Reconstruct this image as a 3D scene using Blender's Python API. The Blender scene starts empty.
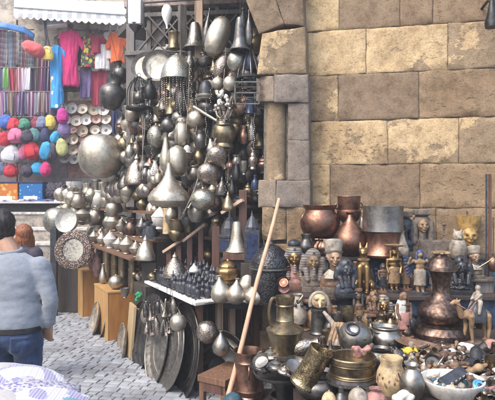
import bpy, bmesh, math, random
from mathutils import Vector, Matrix, noise, Euler
R = math.radians
SC = bpy.context.scene
COL = SC.collection
rnd = random.Random(7)

# ------------------------------------------------------------------ camera, sky, sun, exposure
EYE, F = 1.65, 531.0                       # eye height; focal length in pixels of the 495 px wide photograph
cd = bpy.data.cameras.new('camera'); cam = bpy.data.objects.new('camera', cd); COL.objects.link(cam)
cd.sensor_fit = 'HORIZONTAL'; cd.sensor_width = 36.0; cd.lens = 36.0 * F / 495.0
cd.clip_start = 0.05; cd.clip_end = 500
cam.location = (0, 0, EYE); cam.rotation_euler = (R(90), 0, 0)
SC.camera = cam
SUN_EL, SUN_AZ = 50.0, -134.0               # sun high over the left shoulder: azimuth from +Y, negative to the left
world = bpy.data.worlds.new('World'); SC.world = world; world.use_nodes = True
wn = world.node_tree.nodes; wl = world.node_tree.links
sky = wn.new('ShaderNodeTexSky'); sky.sky_type = 'NISHITA'; sky.sun_disc = False
sky.sun_elevation = R(SUN_EL); sky.sun_rotation = R(SUN_AZ); sky.air_density = 1.3; sky.dust_density = 3.0; sky.ozone_density = 1.2
wn['Background'].inputs[1].default_value = 0.15
wl.new(sky.outputs[0], wn['Background'].inputs[0])
sd = bpy.data.lights.new('sun', 'SUN'); sun = bpy.data.objects.new('sun', sd); COL.objects.link(sun)
sd.energy = 1.15; sd.angle = R(38); sd.color = (1.0, 0.96, 0.91)
az, el = R(SUN_AZ), R(SUN_EL)
to_sun = Vector((math.sin(az) * math.cos(el), math.cos(az) * math.cos(el), math.sin(el)))
sun.rotation_euler = (-to_sun).to_track_quat('-Z', 'Y').to_euler()
vs = SC.view_settings
vs.view_transform = 'Standard'; vs.look = 'None'; vs.gamma = 1.0; vs.use_curve_mapping = False
vs.exposure = 1.55
SC.cycles.use_denoising = True
SC.cycles.max_bounces = 6

# ------------------------------------------------------------------ places
def at(px, py, Y):                         # photo pixel at depth Y -> world point
    return Vector(((px - 247.5) / F * Y, Y, EYE - (py - 200.0) / F * Y))
def on(px, py, z):                         # photo pixel that lies on the level z -> world point
    Y = F * (EYE - z) / (py - 200.0)
    return at(px, py, Y)
SO = Vector((-0.445, 4.5, 0)); SU = Vector((-0.47, 0.883, 0)); SN = Vector((0.883, 0.47, 0)); SROT = math.atan2(0.47, 0.883)
def shop(a, b, z=0.0):                     # a: along the street away from us, b: into the shop
    return SO + SU * a + SN * b + Vector((0, 0, z))
def depth(px):                             # front of the hanging goods
    t = [(40, 7.6), (60, 7.3), (100, 6.6), (130, 6.2), (170, 5.7), (200, 5.4), (250, 5.0), (300, 4.8)]
    for (x0, y0), (x1, y1) in zip(t, t[1:]):
        if px <= x1: return y0 + (y1 - y0) * (px - x0) / (x1 - x0)
    return 4.8

# ------------------------------------------------------------------ materials
def ramp(nt, cols):
    n = nt.nodes.new('ShaderNodeValToRGB'); e = n.color_ramp.elements
    while len(e) < len(cols): e.new(0.5)
    for k, (p, c) in enumerate(cols):
        e[k].position = p; e[k].color = (*c, 1)
    return n
def newmat(name):
    m = bpy.data.materials.new(name); m.use_nodes = True
    nt = m.node_tree; return m, nt, nt.nodes['Principled BSDF']
def coords(nt, kind='Object', rand=True, scale=(1, 1, 1)):
    tc = nt.nodes.new('ShaderNodeTexCoord'); mp = nt.nodes.new('ShaderNodeMapping'); mp.inputs['Scale'].default_value = scale
    nt.links.new(tc.outputs[kind], mp.inputs['Vector'])
    if rand:
        oi = nt.nodes.new('ShaderNodeObjectInfo'); mu = nt.nodes.new('ShaderNodeMath'); mu.operation = 'MULTIPLY'; mu.inputs[1].default_value = 37.0
        nt.links.new(oi.outputs['Random'], mu.inputs[0])
        nt.links.new(mu.outputs[0], mp.inputs['Location'])
    return mp.outputs[0]
def noise_tex(nt, vec, scale, detail=5, rough=0.6):
    n = nt.nodes.new('ShaderNodeTexNoise'); n.inputs['Scale'].default_value = scale; n.inputs['Detail'].default_value = detail; n.inputs['Roughness'].default_value = rough
    nt.links.new(vec, n.inputs['Vector']); return n.outputs[0]
def bump(nt, b, h, strength, dist=0.01):
    n = nt.nodes.new('ShaderNodeBump'); n.inputs['Strength'].default_value = strength; n.inputs['Distance'].default_value = dist
    nt.links.new(h, n.inputs['Height']); nt.links.new(n.outputs[0], b.inputs['Normal']); return n
def metal(name, light, dark, rough=0.35, tarnish=0.5, engrave=0.0, escale=60, metallic=1.0, dents=0.05):
    m, nt, b = newmat(name); v = coords(nt)
    a = noise_tex(nt, v, 9, 6, 0.65)
    rp = ramp(nt, [(max(0.0, tarnish - 0.16), dark), (min(1.0, tarnish + 0.16), light)]); nt.links.new(a, rp.inputs[0])
    g = ramp(nt, [(0.50, (1, 1, 1)), (0.70, (.62, .58, .53))]); nt.links.new(noise_tex(nt, v, 30, 8, 0.75), g.inputs[0])
    mx = nt.nodes.new('ShaderNodeMix'); mx.data_type = 'RGBA'; mx.blend_type = 'MULTIPLY'; mx.inputs[0].default_value = 1.0
    nt.links.new(rp.outputs[0], mx.inputs[6]); nt.links.new(g.outputs[0], mx.inputs[7]); nt.links.new(mx.outputs[2], b.inputs['Base Color'])
    b.inputs['Metallic'].default_value = metallic
    f = noise_tex(nt, v, 40, 4)
    rr = nt.nodes.new('ShaderNodeMapRange'); rr.inputs[1].default_value = 0.3; rr.inputs[2].default_value = 0.7
    rr.inputs[3].default_value = rough - 0.1; rr.inputs[4].default_value = rough + 0.16
    nt.links.new(f, rr.inputs[0]); nt.links.new(rr.outputs[0], b.inputs['Roughness'])
    if engrave:
        vo = nt.nodes.new('ShaderNodeTexVoronoi'); vo.inputs['Scale'].default_value = escale; vo.feature = 'SMOOTH_F1'
        nt.links.new(v, vo.inputs['Vector'])
        g2 = ramp(nt, [(0.30, (1, 1, 1)), (0.62, (.38, .36, .33))]); nt.links.new(vo.outputs['Distance'], g2.inputs[0])
        m2 = nt.nodes.new('ShaderNodeMix'); m2.data_type = 'RGBA'; m2.blend_type = 'MULTIPLY'; m2.inputs[0].default_value = 0.3 if escale == 90 else 0.8
        nt.links.new(mx.outputs[2], m2.inputs[6]); nt.links.new(g2.outputs[0], m2.inputs[7]); nt.links.new(m2.outputs[2], b.inputs['Base Color']); bump(nt, b, vo.outputs['Distance'], engrave, 0.006)
    else:
        bump(nt, b, noise_tex(nt, v, 22, 3), dents, 0.01)
    return m
GRIME = 0.65
def plain(name, c, rough=0.7, var=0.25, scale=12, bmp=0.15, sheen=0.0, spec=0.4, grime=None):
    G_ = GRIME if grime is None else grime
    m, nt, b = newmat(name); v = coords(nt)
    a = noise_tex(nt, v, scale, 5)
    lo = tuple(x * (1 - var) for x in c); hi = tuple(min(1, x * (1 + var)) for x in c)
    rp = ramp(nt, [(0.3, lo), (0.7, hi)]); nt.links.new(a, rp.inputs[0])
    g = ramp(nt, [(0.45, (1, 1, 1)), (0.64, (1 - G_, 1 - G_, 1 - G_ * .96))]); nt.links.new(noise_tex(nt, v, scale * 1.9, 8, 0.72), g.inputs[0])
    mx = nt.nodes.new('ShaderNodeMix'); mx.data_type = 'RGBA'; mx.blend_type = 'MULTIPLY'; mx.inputs[0].default_value = 1.0
    nt.links.new(rp.outputs[0], mx.inputs[6]); nt.links.new(g.outputs[0], mx.inputs[7]); nt.links.new(mx.outputs[2], b.inputs['Base Color'])
    b.inputs['Roughness'].default_value = rough; b.inputs['Specular IOR Level'].default_value = spec
    if sheen: b.inputs['Sheen Weight'].default_value = sheen
    if bmp: bump(nt, b, noise_tex(nt, v, scale * 4, 4), bmp, 0.006)
    return m
def wood(name, c, dark, rough=0.55, along=(14, 14, 1.2)):
    m, nt, b = newmat(name); v = coords(nt, scale=along)
    a = noise_tex(nt, v, 3.0, 6, 0.6)
    rp = ramp(nt, [(0.32, dark), (0.62, c)]); nt.links.new(a, rp.inputs[0]); nt.links.new(rp.outputs[0], b.inputs['Base Color'])
    b.inputs['Roughness'].default_value = rough; bump(nt, b, a, 0.25, 0.004); return m
def stripes(name, cols, freq, axis=0, rough=0.85, check=None):
    m, nt, b = newmat(name); v = coords(nt, rand=False)
    sx = nt.nodes.new('ShaderNodeSeparateXYZ'); nt.links.new(v, sx.inputs[0])
    def fr(ax, f):
        mu = nt.nodes.new('ShaderNodeMath'); mu.operation = 'MULTIPLY'; mu.inputs[1].default_value = f
        fc = nt.nodes.new('ShaderNodeMath'); fc.operation = 'FRACT'
        nt.links.new(sx.outputs[ax], mu.inputs[0]); nt.links.new(mu.outputs[0], fc.inputs[0]); return fc.outputs[0]
    rp = ramp(nt, [(k / len(cols), c) for k, c in enumerate(cols)]); rp.color_ramp.interpolation = 'CONSTANT'
    nt.links.new(fr(axis, freq), rp.inputs[0]); out = rp.outputs[0]
    if check:
        r2 = ramp(nt, [(k / len(check), c) for k, c in enumerate(check)]); r2.color_ramp.interpolation = 'CONSTANT'
        nt.links.new(fr(2, freq), r2.inputs[0])
        mx = nt.nodes.new('ShaderNodeMix'); mx.data_type = 'RGBA'; mx.inputs[0].default_value = 0.5
        nt.links.new(out, mx.inputs[6]); nt.links.new(r2.outputs[0], mx.inputs[7]); out = mx.outputs[2]
    nt.links.new(out, b.inputs['Base Color']); b.inputs['Roughness'].default_value = rough
    b.inputs['Sheen Weight'].default_value = 0.2
    bump(nt, b, noise_tex(nt, v, 60, 3), 0.2, 0.004); return m
def printed(name, base, cols, scale=14, thr=0.45):        # cloth with a blotchy print
    m, nt, b = newmat(name); v = coords(nt, rand=False)
    vo = nt.nodes.new('ShaderNodeTexVoronoi'); vo.inputs['Scale'].default_value = scale; nt.links.new(v, vo.inputs['Vector'])
    sp = nt.nodes.new('ShaderNodeSeparateColor'); nt.links.new(vo.outputs['Color'], sp.inputs[0])
    rp = ramp(nt, [(k / len(cols), c) for k, c in enumerate(cols)]); rp.color_ramp.interpolation = 'CONSTANT'; nt.links.new(sp.outputs[0], rp.inputs[0])
    lt = nt.nodes.new('ShaderNodeMath'); lt.operation = 'LESS_THAN'; lt.inputs[1].default_value = thr; nt.links.new(vo.outputs['Distance'], lt.inputs[0])
    mx = nt.nodes.new('ShaderNodeMix'); mx.data_type = 'RGBA'; mx.inputs[6].default_value = (*base, 1)
    nt.links.new(lt.outputs[0], mx.inputs[0]); nt.links.new(rp.outputs[0], mx.inputs[7]); nt.links.new(mx.outputs[2], b.inputs['Base Color'])
    b.inputs['Roughness'].default_value = 0.85; return m
def stone(name, b0=(0.215, 0.168, 0.128), b1=(0.30, 0.205, 0.115)):
    # colour attribute "stone": r = how much pale crust is left, g = warm/grey, b = lightness of the body
    m, nt, b = newmat(name); v = coords(nt, 'Object', rand=False)
    at_ = nt.nodes.new('ShaderNodeAttribute'); at_.attribute_name = 'stone'
    sp = nt.nodes.new('ShaderNodeSeparateColor'); nt.links.new(at_.outputs['Color'], sp.inputs[0])
    def mix(f, a, c):
        n = nt.nodes.new('ShaderNodeMix'); n.data_type = 'RGBA'
        for s, val in ((0, f), (6, a), (7, c)):
            if isinstance(val, tuple): n.inputs[s].default_value = (*val, 1)
            elif isinstance(val, float): n.inputs[s].default_value = val
            else: nt.links.new(val, n.inputs[s])
        return n.outputs[2]
    def math_(op, a, c):
        n = nt.nodes.new('ShaderNodeMath'); n.operation = op
        for s, val in ((0, a), (1, c)):
            if isinstance(val, float): n.inputs[s].default_value = val
            else: nt.links.new(val, n.inputs[s])
        return n.outputs[0]
    body = mix(sp.outputs[1], b0, b1)
    body = mix(sp.outputs[2], body, (0.42, 0.335, 0.215))
    fine = noise_tex(nt, v, 34, 10, 0.8)
    body = mix(math_('MULTIPLY', fine, 0.6), body, (0.12, 0.09, 0.065))
    big = noise_tex(nt, v, 2.6, 7, 0.62)
    body = mix(math_('MULTIPLY', noise_tex(nt, v, 1.3, 4), 0.45), body, (0.20, 0.15, 0.11))
    thr = math_('SUBTRACT', 0.86, math_('MULTIPLY', sp.outputs[0], 0.62))
    e = nt.nodes.new('ShaderNodeMapRange'); nt.links.new(math_('SUBTRACT', big, thr), e.inputs[0]); e.inputs[1].default_value = -0.012; e.inputs[2].default_value = 0.025
    crust = mix(noise_tex(nt, v, 5, 6), (0.43, 0.31, 0.165), (0.55, 0.435, 0.28))
    crust = mix(math_('MULTIPLY', noise_tex(nt, v, 60, 5), 0.3), crust, (0.25, 0.19, 0.13))
    col = mix(e.outputs[0], body, crust)
    vo = nt.nodes.new('ShaderNodeTexNoise'); vo.inputs['Scale'].default_value = 21; vo.inputs['Detail'].default_value = 6; mpp = nt.nodes.new('ShaderNodeMapping'); mpp.inputs['Scale'].default_value = (1, 1, 2.0); nt.links.new(v, mpp.inputs['Vector']); nt.links.new(mpp.outputs[0], vo.inputs['Vector'])
    pit = nt.nodes.new('ShaderNodeMapRange'); pit.inputs[1].default_value = 0.60; pit.inputs[2].default_value = 0.70; nt.links.new(vo.outputs[0], pit.inputs[0])
    pitw = math_('MULTIPLY', pit.outputs[0], math_('POWER', sp.outputs[1], 2.0))
    col = mix(math_('MULTIPLY', pitw, 0.7), col, (0.10, 0.075, 0.055))
    g1 = ramp(nt, [(0.34, (.62, .56, .50)), (0.50, (.98, .96, .94)), (0.64, (1.2, 1.16, 1.1))]); nt.links.new(noise_tex(nt, v, 11, 9, 0.72), g1.inputs[0])
    g3 = ramp(nt, [(0.40, (.74, .70, .66)), (0.50, (1, 1, 1))]); nt.links.new(noise_tex(nt, v, 75, 4, 0.7), g3.inputs[0])
    g4 = ramp(nt, [(0.35, (.82, .76, .70)), (0.55, (1.08, 1.06, 1.04))]); nt.links.new(noise_tex(nt, v, 2.1, 6, 0.65), g4.inputs[0])
    for g_ in (g1, g3, g4):
        m_ = nt.nodes.new('ShaderNodeMix'); m_.data_type = 'RGBA'; m_.blend_type = 'MULTIPLY'; m_.inputs[0].default_value = .85
        nt.links.new(col, m_.inputs[6]); nt.links.new(g_.outputs[0], m_.inputs[7]); col = m_.outputs[2]
    nt.links.new(col, b.inputs['Base Color']); b.inputs['Roughness'].default_value = 0.92; b.inputs['Specular IOR Level'].default_value = 0.2
    h = math_('ADD', math_('MULTIPLY', e.outputs[0], 0.8), math_('SUBTRACT', math_('MULTIPLY', fine, 0.9), math_('MULTIPLY', pitw, 1.4)))
    bump(nt, b, math_('ADD', h, math_('MULTIPLY', noise_tex(nt, v, 13, 9, 0.75), 1.3)), 0.6, 0.013)
    return m
M = dict(
    silver=metal('pewter_bright', (0.54, 0.485, 0.40), (0.31, 0.275, 0.22), 0.48, 0.42),
    hsilver=metal('pewter_hammered', (0.50, 0.45, 0.375), (0.29, 0.33, 0.29), 0.42, 0.45, 0.3, 90),
    grey=metal('pewter_dull', (0.42, 0.39, 0.345), (0.22, 0.20, 0.175), 0.42, 0.5),
    dgrey=metal('iron_grey', (0.20, 0.19, 0.18), (0.075, 0.07, 0.065), 0.42, 0.5),
    engr=metal('pewter_engraved', (0.60, 0.55, 0.47), (0.30, 0.22, 0.19), 0.40, 0.5, 0.35, 100),
    brass=metal('brass_aged', (0.40, 0.31, 0.19), (0.19, 0.14, 0.08), 0.36, 0.5),
    ebrass=metal('brass_chased', (0.50, 0.40, 0.24), (0.17, 0.125, 0.07), 0.40, 0.5, 0.3, 120),
    dbrass=metal('brass_dark', (0.34, 0.27, 0.17), (0.12, 0.09, 0.055), 0.4, 0.5),
    bronze=metal('bronze_brown', (0.23, 0.155, 0.125), (0.10, 0.07, 0.055), 0.40, 0.48, 0.2, 50),
    copper=metal('copper_warm', (0.31, 0.165, 0.115), (0.12, 0.065, 0.048), 0.42, 0.47),
    dcopper=metal('copper_dark', (0.34, 0.185, 0.135), (0.14, 0.085, 0.06), 0.38, 0.5),
    gold=metal('gilt', (0.36, 0.225, 0.10), (0.15, 0.09, 0.04), 0.42, 0.42, dents=0.2),
    iron=metal('black_iron', (0.07, 0.07, 0.07), (0.03, 0.03, 0.03), 0.5, 0.5),
    pierced=metal('pierced_dark', (0.12, 0.12, 0.125), (0.045, 0.045, 0.05), 0.45, 0.5, 0.8, 80),
    black=plain('black_stone', (0.03, 0.031, 0.035), 0.3, 0.5, 20, 0.1),
    slate=plain('slate_blue', (0.042, 0.045, 0.055), 0.4, 0.4, 14),
    bluegl=plain('blue_glass', (0.03, 0.042, 0.09), 0.15, 0.3),
    cream=plain('cream_clay', (0.50, 0.37, 0.21), 0.5, 0.15, 8),
    chalk=plain('chalk_white', (0.60, 0.57, 0.52), 0.6, 0.12, 14, grime=.35),
    alab=plain('alabaster', (0.31, 0.265, 0.21), 0.4, 0.25, 10),
    sand=plain('sandstone_grey', (0.135, 0.105, 0.082), 0.8, 0.3, 14, 0.4),
    brownst=plain('brown_carving', (0.16, 0.09, 0.055), 0.5, 0.4, 12, 0.3),
    tanst=plain('tan_carving', (0.27, 0.17, 0.09), 0.55, 0.35, 12, 0.3),
    rose=plain('rose_paint', (0.36, 0.18, 0.15), 0.6, 0.25, 12),
    teal=plain('teal_paint', (0.045, 0.11, 0.15), 0.6, 0.35, 6, 0.2),
    bluep=plain('blue_paint', (0.03, 0.05, 0.10), 0.5, 0.4, 10),
    skin_st=plain('painted_flesh', (0.34, 0.21, 0.13), 0.5, 0.12, 10),
    white=plain('white_paint', (0.78, 0.77, 0.74), 0.5, 0.06, 8, grime=.2),
    milk=plain('milk_glass', (0.82, 0.82, 0.80), 0.2, 0.03, 8, 0.0, 0, 0.5, .05),
    wood=wood('brown_wood', (0.20, 0.105, 0.06), (0.09, 0.045, 0.027)),
    dwood=wood('dark_wood', (0.06, 0.042, 0.032), (0.026, 0.02, 0.016)),
    box_wood=wood('box_wood', (0.46, 0.27, 0.10), (0.36, 0.19, 0.065), 0.5, (6, 6, 1.0)),
    pine=wood('pine_crate', (0.42, 0.185, 0.045), (0.30, 0.12, 0.03), 0.5, (6, 6, 1.0)),
    ply=wood('pale_ply', (0.47, 0.34, 0.19), (0.36, 0.25, 0.13), 0.5, (6, 6, 1.0)),
    lath=wood('pale_lath', (0.55, 0.40, 0.29), (0.40, 0.26, 0.18)),
    stick=wood('stick_wood', (0.56, 0.34, 0.22), (0.42, 0.23, 0.14)),
    redwood=wood('red_wood', (0.12, 0.055, 0.038), (0.06, 0.028, 0.02)),
    grwood=wood('grey_wood', (0.16, 0.14, 0.13), (0.08, 0.07, 0.065)),
    dark=plain('inside_shade', (0.03, 0.028, 0.026), 0.9, 0.3),  # near black colour standing in for shade inside shop, tables and stands
    plaster=plain('pale_plaster', (0.60, 0.55, 0.48), 0.9, 0.12, 3, 0.2),
    stone=stone('old_limestone'), gstone=stone('grey_pier_stone', (0.24, 0.225, 0.215), (0.30, 0.26, 0.22)), mgrey=metal('boiler_grey', (0.30, 0.285, 0.27), (0.17, 0.16, 0.15), 0.45, 0.5),
    rubber=plain('black_leather', (0.025, 0.024, 0.025), 0.45, 0.4, 14, 0.3),
    nemes=stripes('headdress_stripes', ((.30, .22, .10), (.05, .06, .11)), 55, 2, .5), nemesg=stripes('stone_stripes', ((.17, .14, .12), (.085, .07, .06)), 50, 2, .7),
    rope=plain('rope', (0.33, 0.29, 0.25), 0.9, 0.3, 60),
)

# ------------------------------------------------------------------ mesh helpers
def tag(o, label=None, cat=None, group=None, kind=None):
    for k, v in (('label', label), ('category', cat), ('group', group), ('kind', kind)):
        if v: o[k] = v
    return o
def obj(name, bm, mat, parent=None, smooth=True, loc=None, rot=None):
    me = bpy.data.meshes.new(name)
    if isinstance(bm, bpy.types.Mesh): me = bm
    else:
        bmesh.ops.recalc_face_normals(bm, faces=bm.faces[:]); bm.to_mesh(me); bm.free()
    if not me.materials:
        me.materials.append(mat)
    if smooth:
        me.polygons.foreach_set('use_smooth', [True] * len(me.polygons))
        try: me.set_sharp_from_angle(angle=R(38))
        except Exception: pass
    o = bpy.data.objects.new(name, me); COL.objects.link(o)
    if parent: o.parent = parent
    if loc is not None: o.location = loc
    if rot is not None: o.rotation_euler = rot
    return o
def empty(name, loc, label, cat, group=None, rot=(0, 0, 0)):
    o = bpy.data.objects.new(name, None); COL.objects.link(o); o.location = loc; o.rotation_euler = rot; o.empty_display_size = 0.05
    return tag(o, label, cat, group)
def BM(): return bmesh.new()
def lathe(bm, prof, n=28, mat4=None, ell=1.0, flute=0, fa=0.06):
    rings = []
    for (r, z) in prof:
        if r < 1e-5: rings.append([bm.verts.new((0, 0, z))])
        else:
            ring = []
            for k in range(n):
                a = 2 * math.pi * k / n; rr = r * (1 + (fa * math.cos(flute * a) if flute else 0))
                ring.append(bm.verts.new((rr * math.cos(a), rr * math.sin(a) * ell, z)))
            rings.append(ring)
    new = [v for g in rings for v in g]
    for A, C in zip(rings, rings[1:]):
        if len(A) == 1 and len(C) == 1: continue
        for k in range(n):
            k2 = (k + 1) % n
            if len(A) == 1: bm.faces.new((A[0], C[k2], C[k]))
            elif len(C) == 1: bm.faces.new((A[k], A[k2], C[0]))
            else: bm.faces.new((A[k], A[k2], C[k2], C[k]))
    if mat4 is not None: bmesh.ops.transform(bm, matrix=mat4, verts=new)
    return bm
def tube(bm, pts, r, n=8, r1=None, closed=False):
    pts = [Vector(p) for p in pts]; L = len(pts); rings = []; up = None
    for i, p in enumerate(pts):
        if closed: d = pts[(i + 1) % L] - pts[i - 1]
        else: d = pts[min(i + 1, L - 1)] - pts[max(i - 1, 0)]
        d.normalize()
        if up is None: up = Vector((0, 0, 1)) if abs(d.z) < 0.9 else Vector((1, 0, 0))
        s = d.cross(up); s.normalize(); t = s.cross(d); up = t
        rr = r if r1 is None else r + (r1 - r) * i / max(1, L - 1)
        rings.append([bm.verts.new(p + (s * math.cos(2 * math.pi * k / n) + t * math.sin(2 * math.pi * k / n)) * rr) for k in range(n)])
    for i in range(L if closed else L - 1):
        A, C = rings[i], rings[(i + 1) % L]
        for k in range(n): bm.faces.new((A[k], A[(k + 1) % n], C[(k + 1) % n], C[k]))
    if not closed:
        bm.faces.new(rings[0][::-1]); bm.faces.new(rings[-1])
    return bm
def box(bm, c, s, rot=None, bev=0.0):
    m = Matrix.Translation(Vector(c)) @ (rot.to_matrix().to_4x4() if rot is not None else Matrix()) @ Matrix.Diagonal((*s, 1))
    r = bmesh.ops.create_cube(bm, size=1.0, matrix=m)
    if bev:
        es = list({e for v in r['verts'] for e in v.link_edges})
        bmesh.ops.bevel(bm, geom=es, offset=bev, segments=2, affect='EDGES', profile=0.6)
    return bm
def beam(bm, p, q, w, d=None, bev=0.003):
    p, q = Vector(p), Vector(q); v = q - p
    qt = v.to_track_quat('Z', 'Y')
    return box(bm, (p + q) / 2, (w, d or w, v.length), qt, bev)
def ball(bm, c, r, rot=None, sub=2):
    r = (r, r, r) if not hasattr(r, '__len__') else r
    m = Matrix.Translation(Vector(c)) @ (Euler([R(a) for a in rot]).to_matrix().to_4x4() if rot else Matrix()) @ Matrix.Diagonal((*r, 1))
    bmesh.ops.create_icosphere(bm, subdivisions=sub, radius=1.0, matrix=m); return bm
def cap(bm, p, r0, q, r1, n=12):
    p, q = Vector(p), Vector(q); v = q - p
    ball(bm, p, r0); ball(bm, q, r1)
    if v.length > 1e-4:
        m = Matrix.Translation((p + q) / 2) @ v.to_track_quat('Z', 'Y').to_matrix().to_4x4()
        bmesh.ops.create_cone(bm, cap_ends=True, segments=n, radius1=r0, radius2=r1, depth=v.length, matrix=m)
    return bm
def fuse(bm, voxel, it=4, fac=0.5):        # one continuous surface out of overlapping closed shapes
    me = bpy.data.meshes.new('tmp'); bmesh.ops.recalc_face_normals(bm, faces=bm.faces[:]); bm.to_mesh(me); bm.free()
    o = bpy.data.objects.new('tmp', me); COL.objects.link(o)
    md = o.modifiers.new('r', 'REMESH'); md.mode = 'VOXEL'; md.voxel_size = voxel
    ms = o.modifiers.new('s', 'SMOOTH'); ms.factor = fac; ms.iterations = it
    dg = bpy.context.evaluated_depsgraph_get(); ev = o.evaluated_get(dg)
    out = bpy.data.meshes.new_from_object(ev); bpy.data.objects.remove(o); bpy.data.meshes.remove(me)
    b2 = bmesh.new(); b2.from_mesh(out); bpy.data.meshes.remove(out); return b2
def wrinkle(bm, amp, sc, seed=0):
    bm.normal_update(); o = Vector((seed * 7.3, seed * 3.1, 0))
    ds = [(v, v.normal * amp * noise.fractal(Vector((v.co.x * sc[0], v.co.y * sc[1], v.co.z * sc[2])) + o, 0.8, 2.0, 3)) for v in bm.verts]
    for v, d in ds: v.co += d
    return bm
def sheet(bm, w, h, t=0.012, nx=20, nz=10, folds=3, amp=0.02, seed=0, sag=0.0, taper=0.0):   # hung cloth, top edge at z = 0
    r = random.Random(seed); ph = r.random() * 6; f2 = folds * (1.5 + r.random())
    def y(u, s): return amp * (0.35 + 0.65 * s) * (math.sin(folds * 2 * math.pi * u + ph) + 0.4 * math.sin(f2 * 2 * math.pi * u + ph * 2 + s * 2))
    g = []
    for side in (0, 1):
        gg = []
        for j in range(nz + 1):
            s = j / nz; row = []
            for i in range(nx + 1):
                u = i / nx; x = (u - 0.5) * w * (1 + taper * s)
                row.append(bm.verts.new((x, y(u, s) + (t / 2 if side else -t / 2), -s * h + sag * (4 * (u - 0.5) ** 2 - 1) * s)))
            gg.append(row)
        g.append(gg)
    for side in (0, 1):
        for j in range(nz):
            for i in range(nx):
                f = (g[side][j][i], g[side][j][i + 1], g[side][j + 1][i + 1], g[side][j + 1][i])
                bm.faces.new(f if side == 0 else f[::-1])
    for j in range(nz):
        for i in (0, nx): bm.faces.new((g[0][j][i], g[0][j + 1][i], g[1][j + 1][i], g[1][j][i]))
    for i in range(nx):
        for j in (0, nz): bm.faces.new((g[0][j][i], g[0][j][i + 1], g[1][j][i + 1], g[1][j][i]))
    return bm
def loft(bm, secs, n=28, waves=0, wa=0.0):  # secs: (cx, cy, z, rx, ry)
    rings = []
    for si, (cx, cy, z, rx, ry) in enumerate(secs):
        k_ = si / max(1, len(secs) - 1)
        rings.append([bm.verts.new((cx + rx * math.cos(a) * (1 + wa * k_ * math.sin(waves * a)), cy + ry * math.sin(a) * (1 + wa * k_ * math.sin(waves * a)), z))
                      for a in (2 * math.pi * k / n for k in range(n))])
    for A, C in zip(rings, rings[1:]):
        for k in range(n): bm.faces.new((A[k], A[(k + 1) % n], C[(k + 1) % n], C[k]))
    bm.faces.new(rings[0][::-1]); bm.faces.new(rings[-1]); return bm

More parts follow.
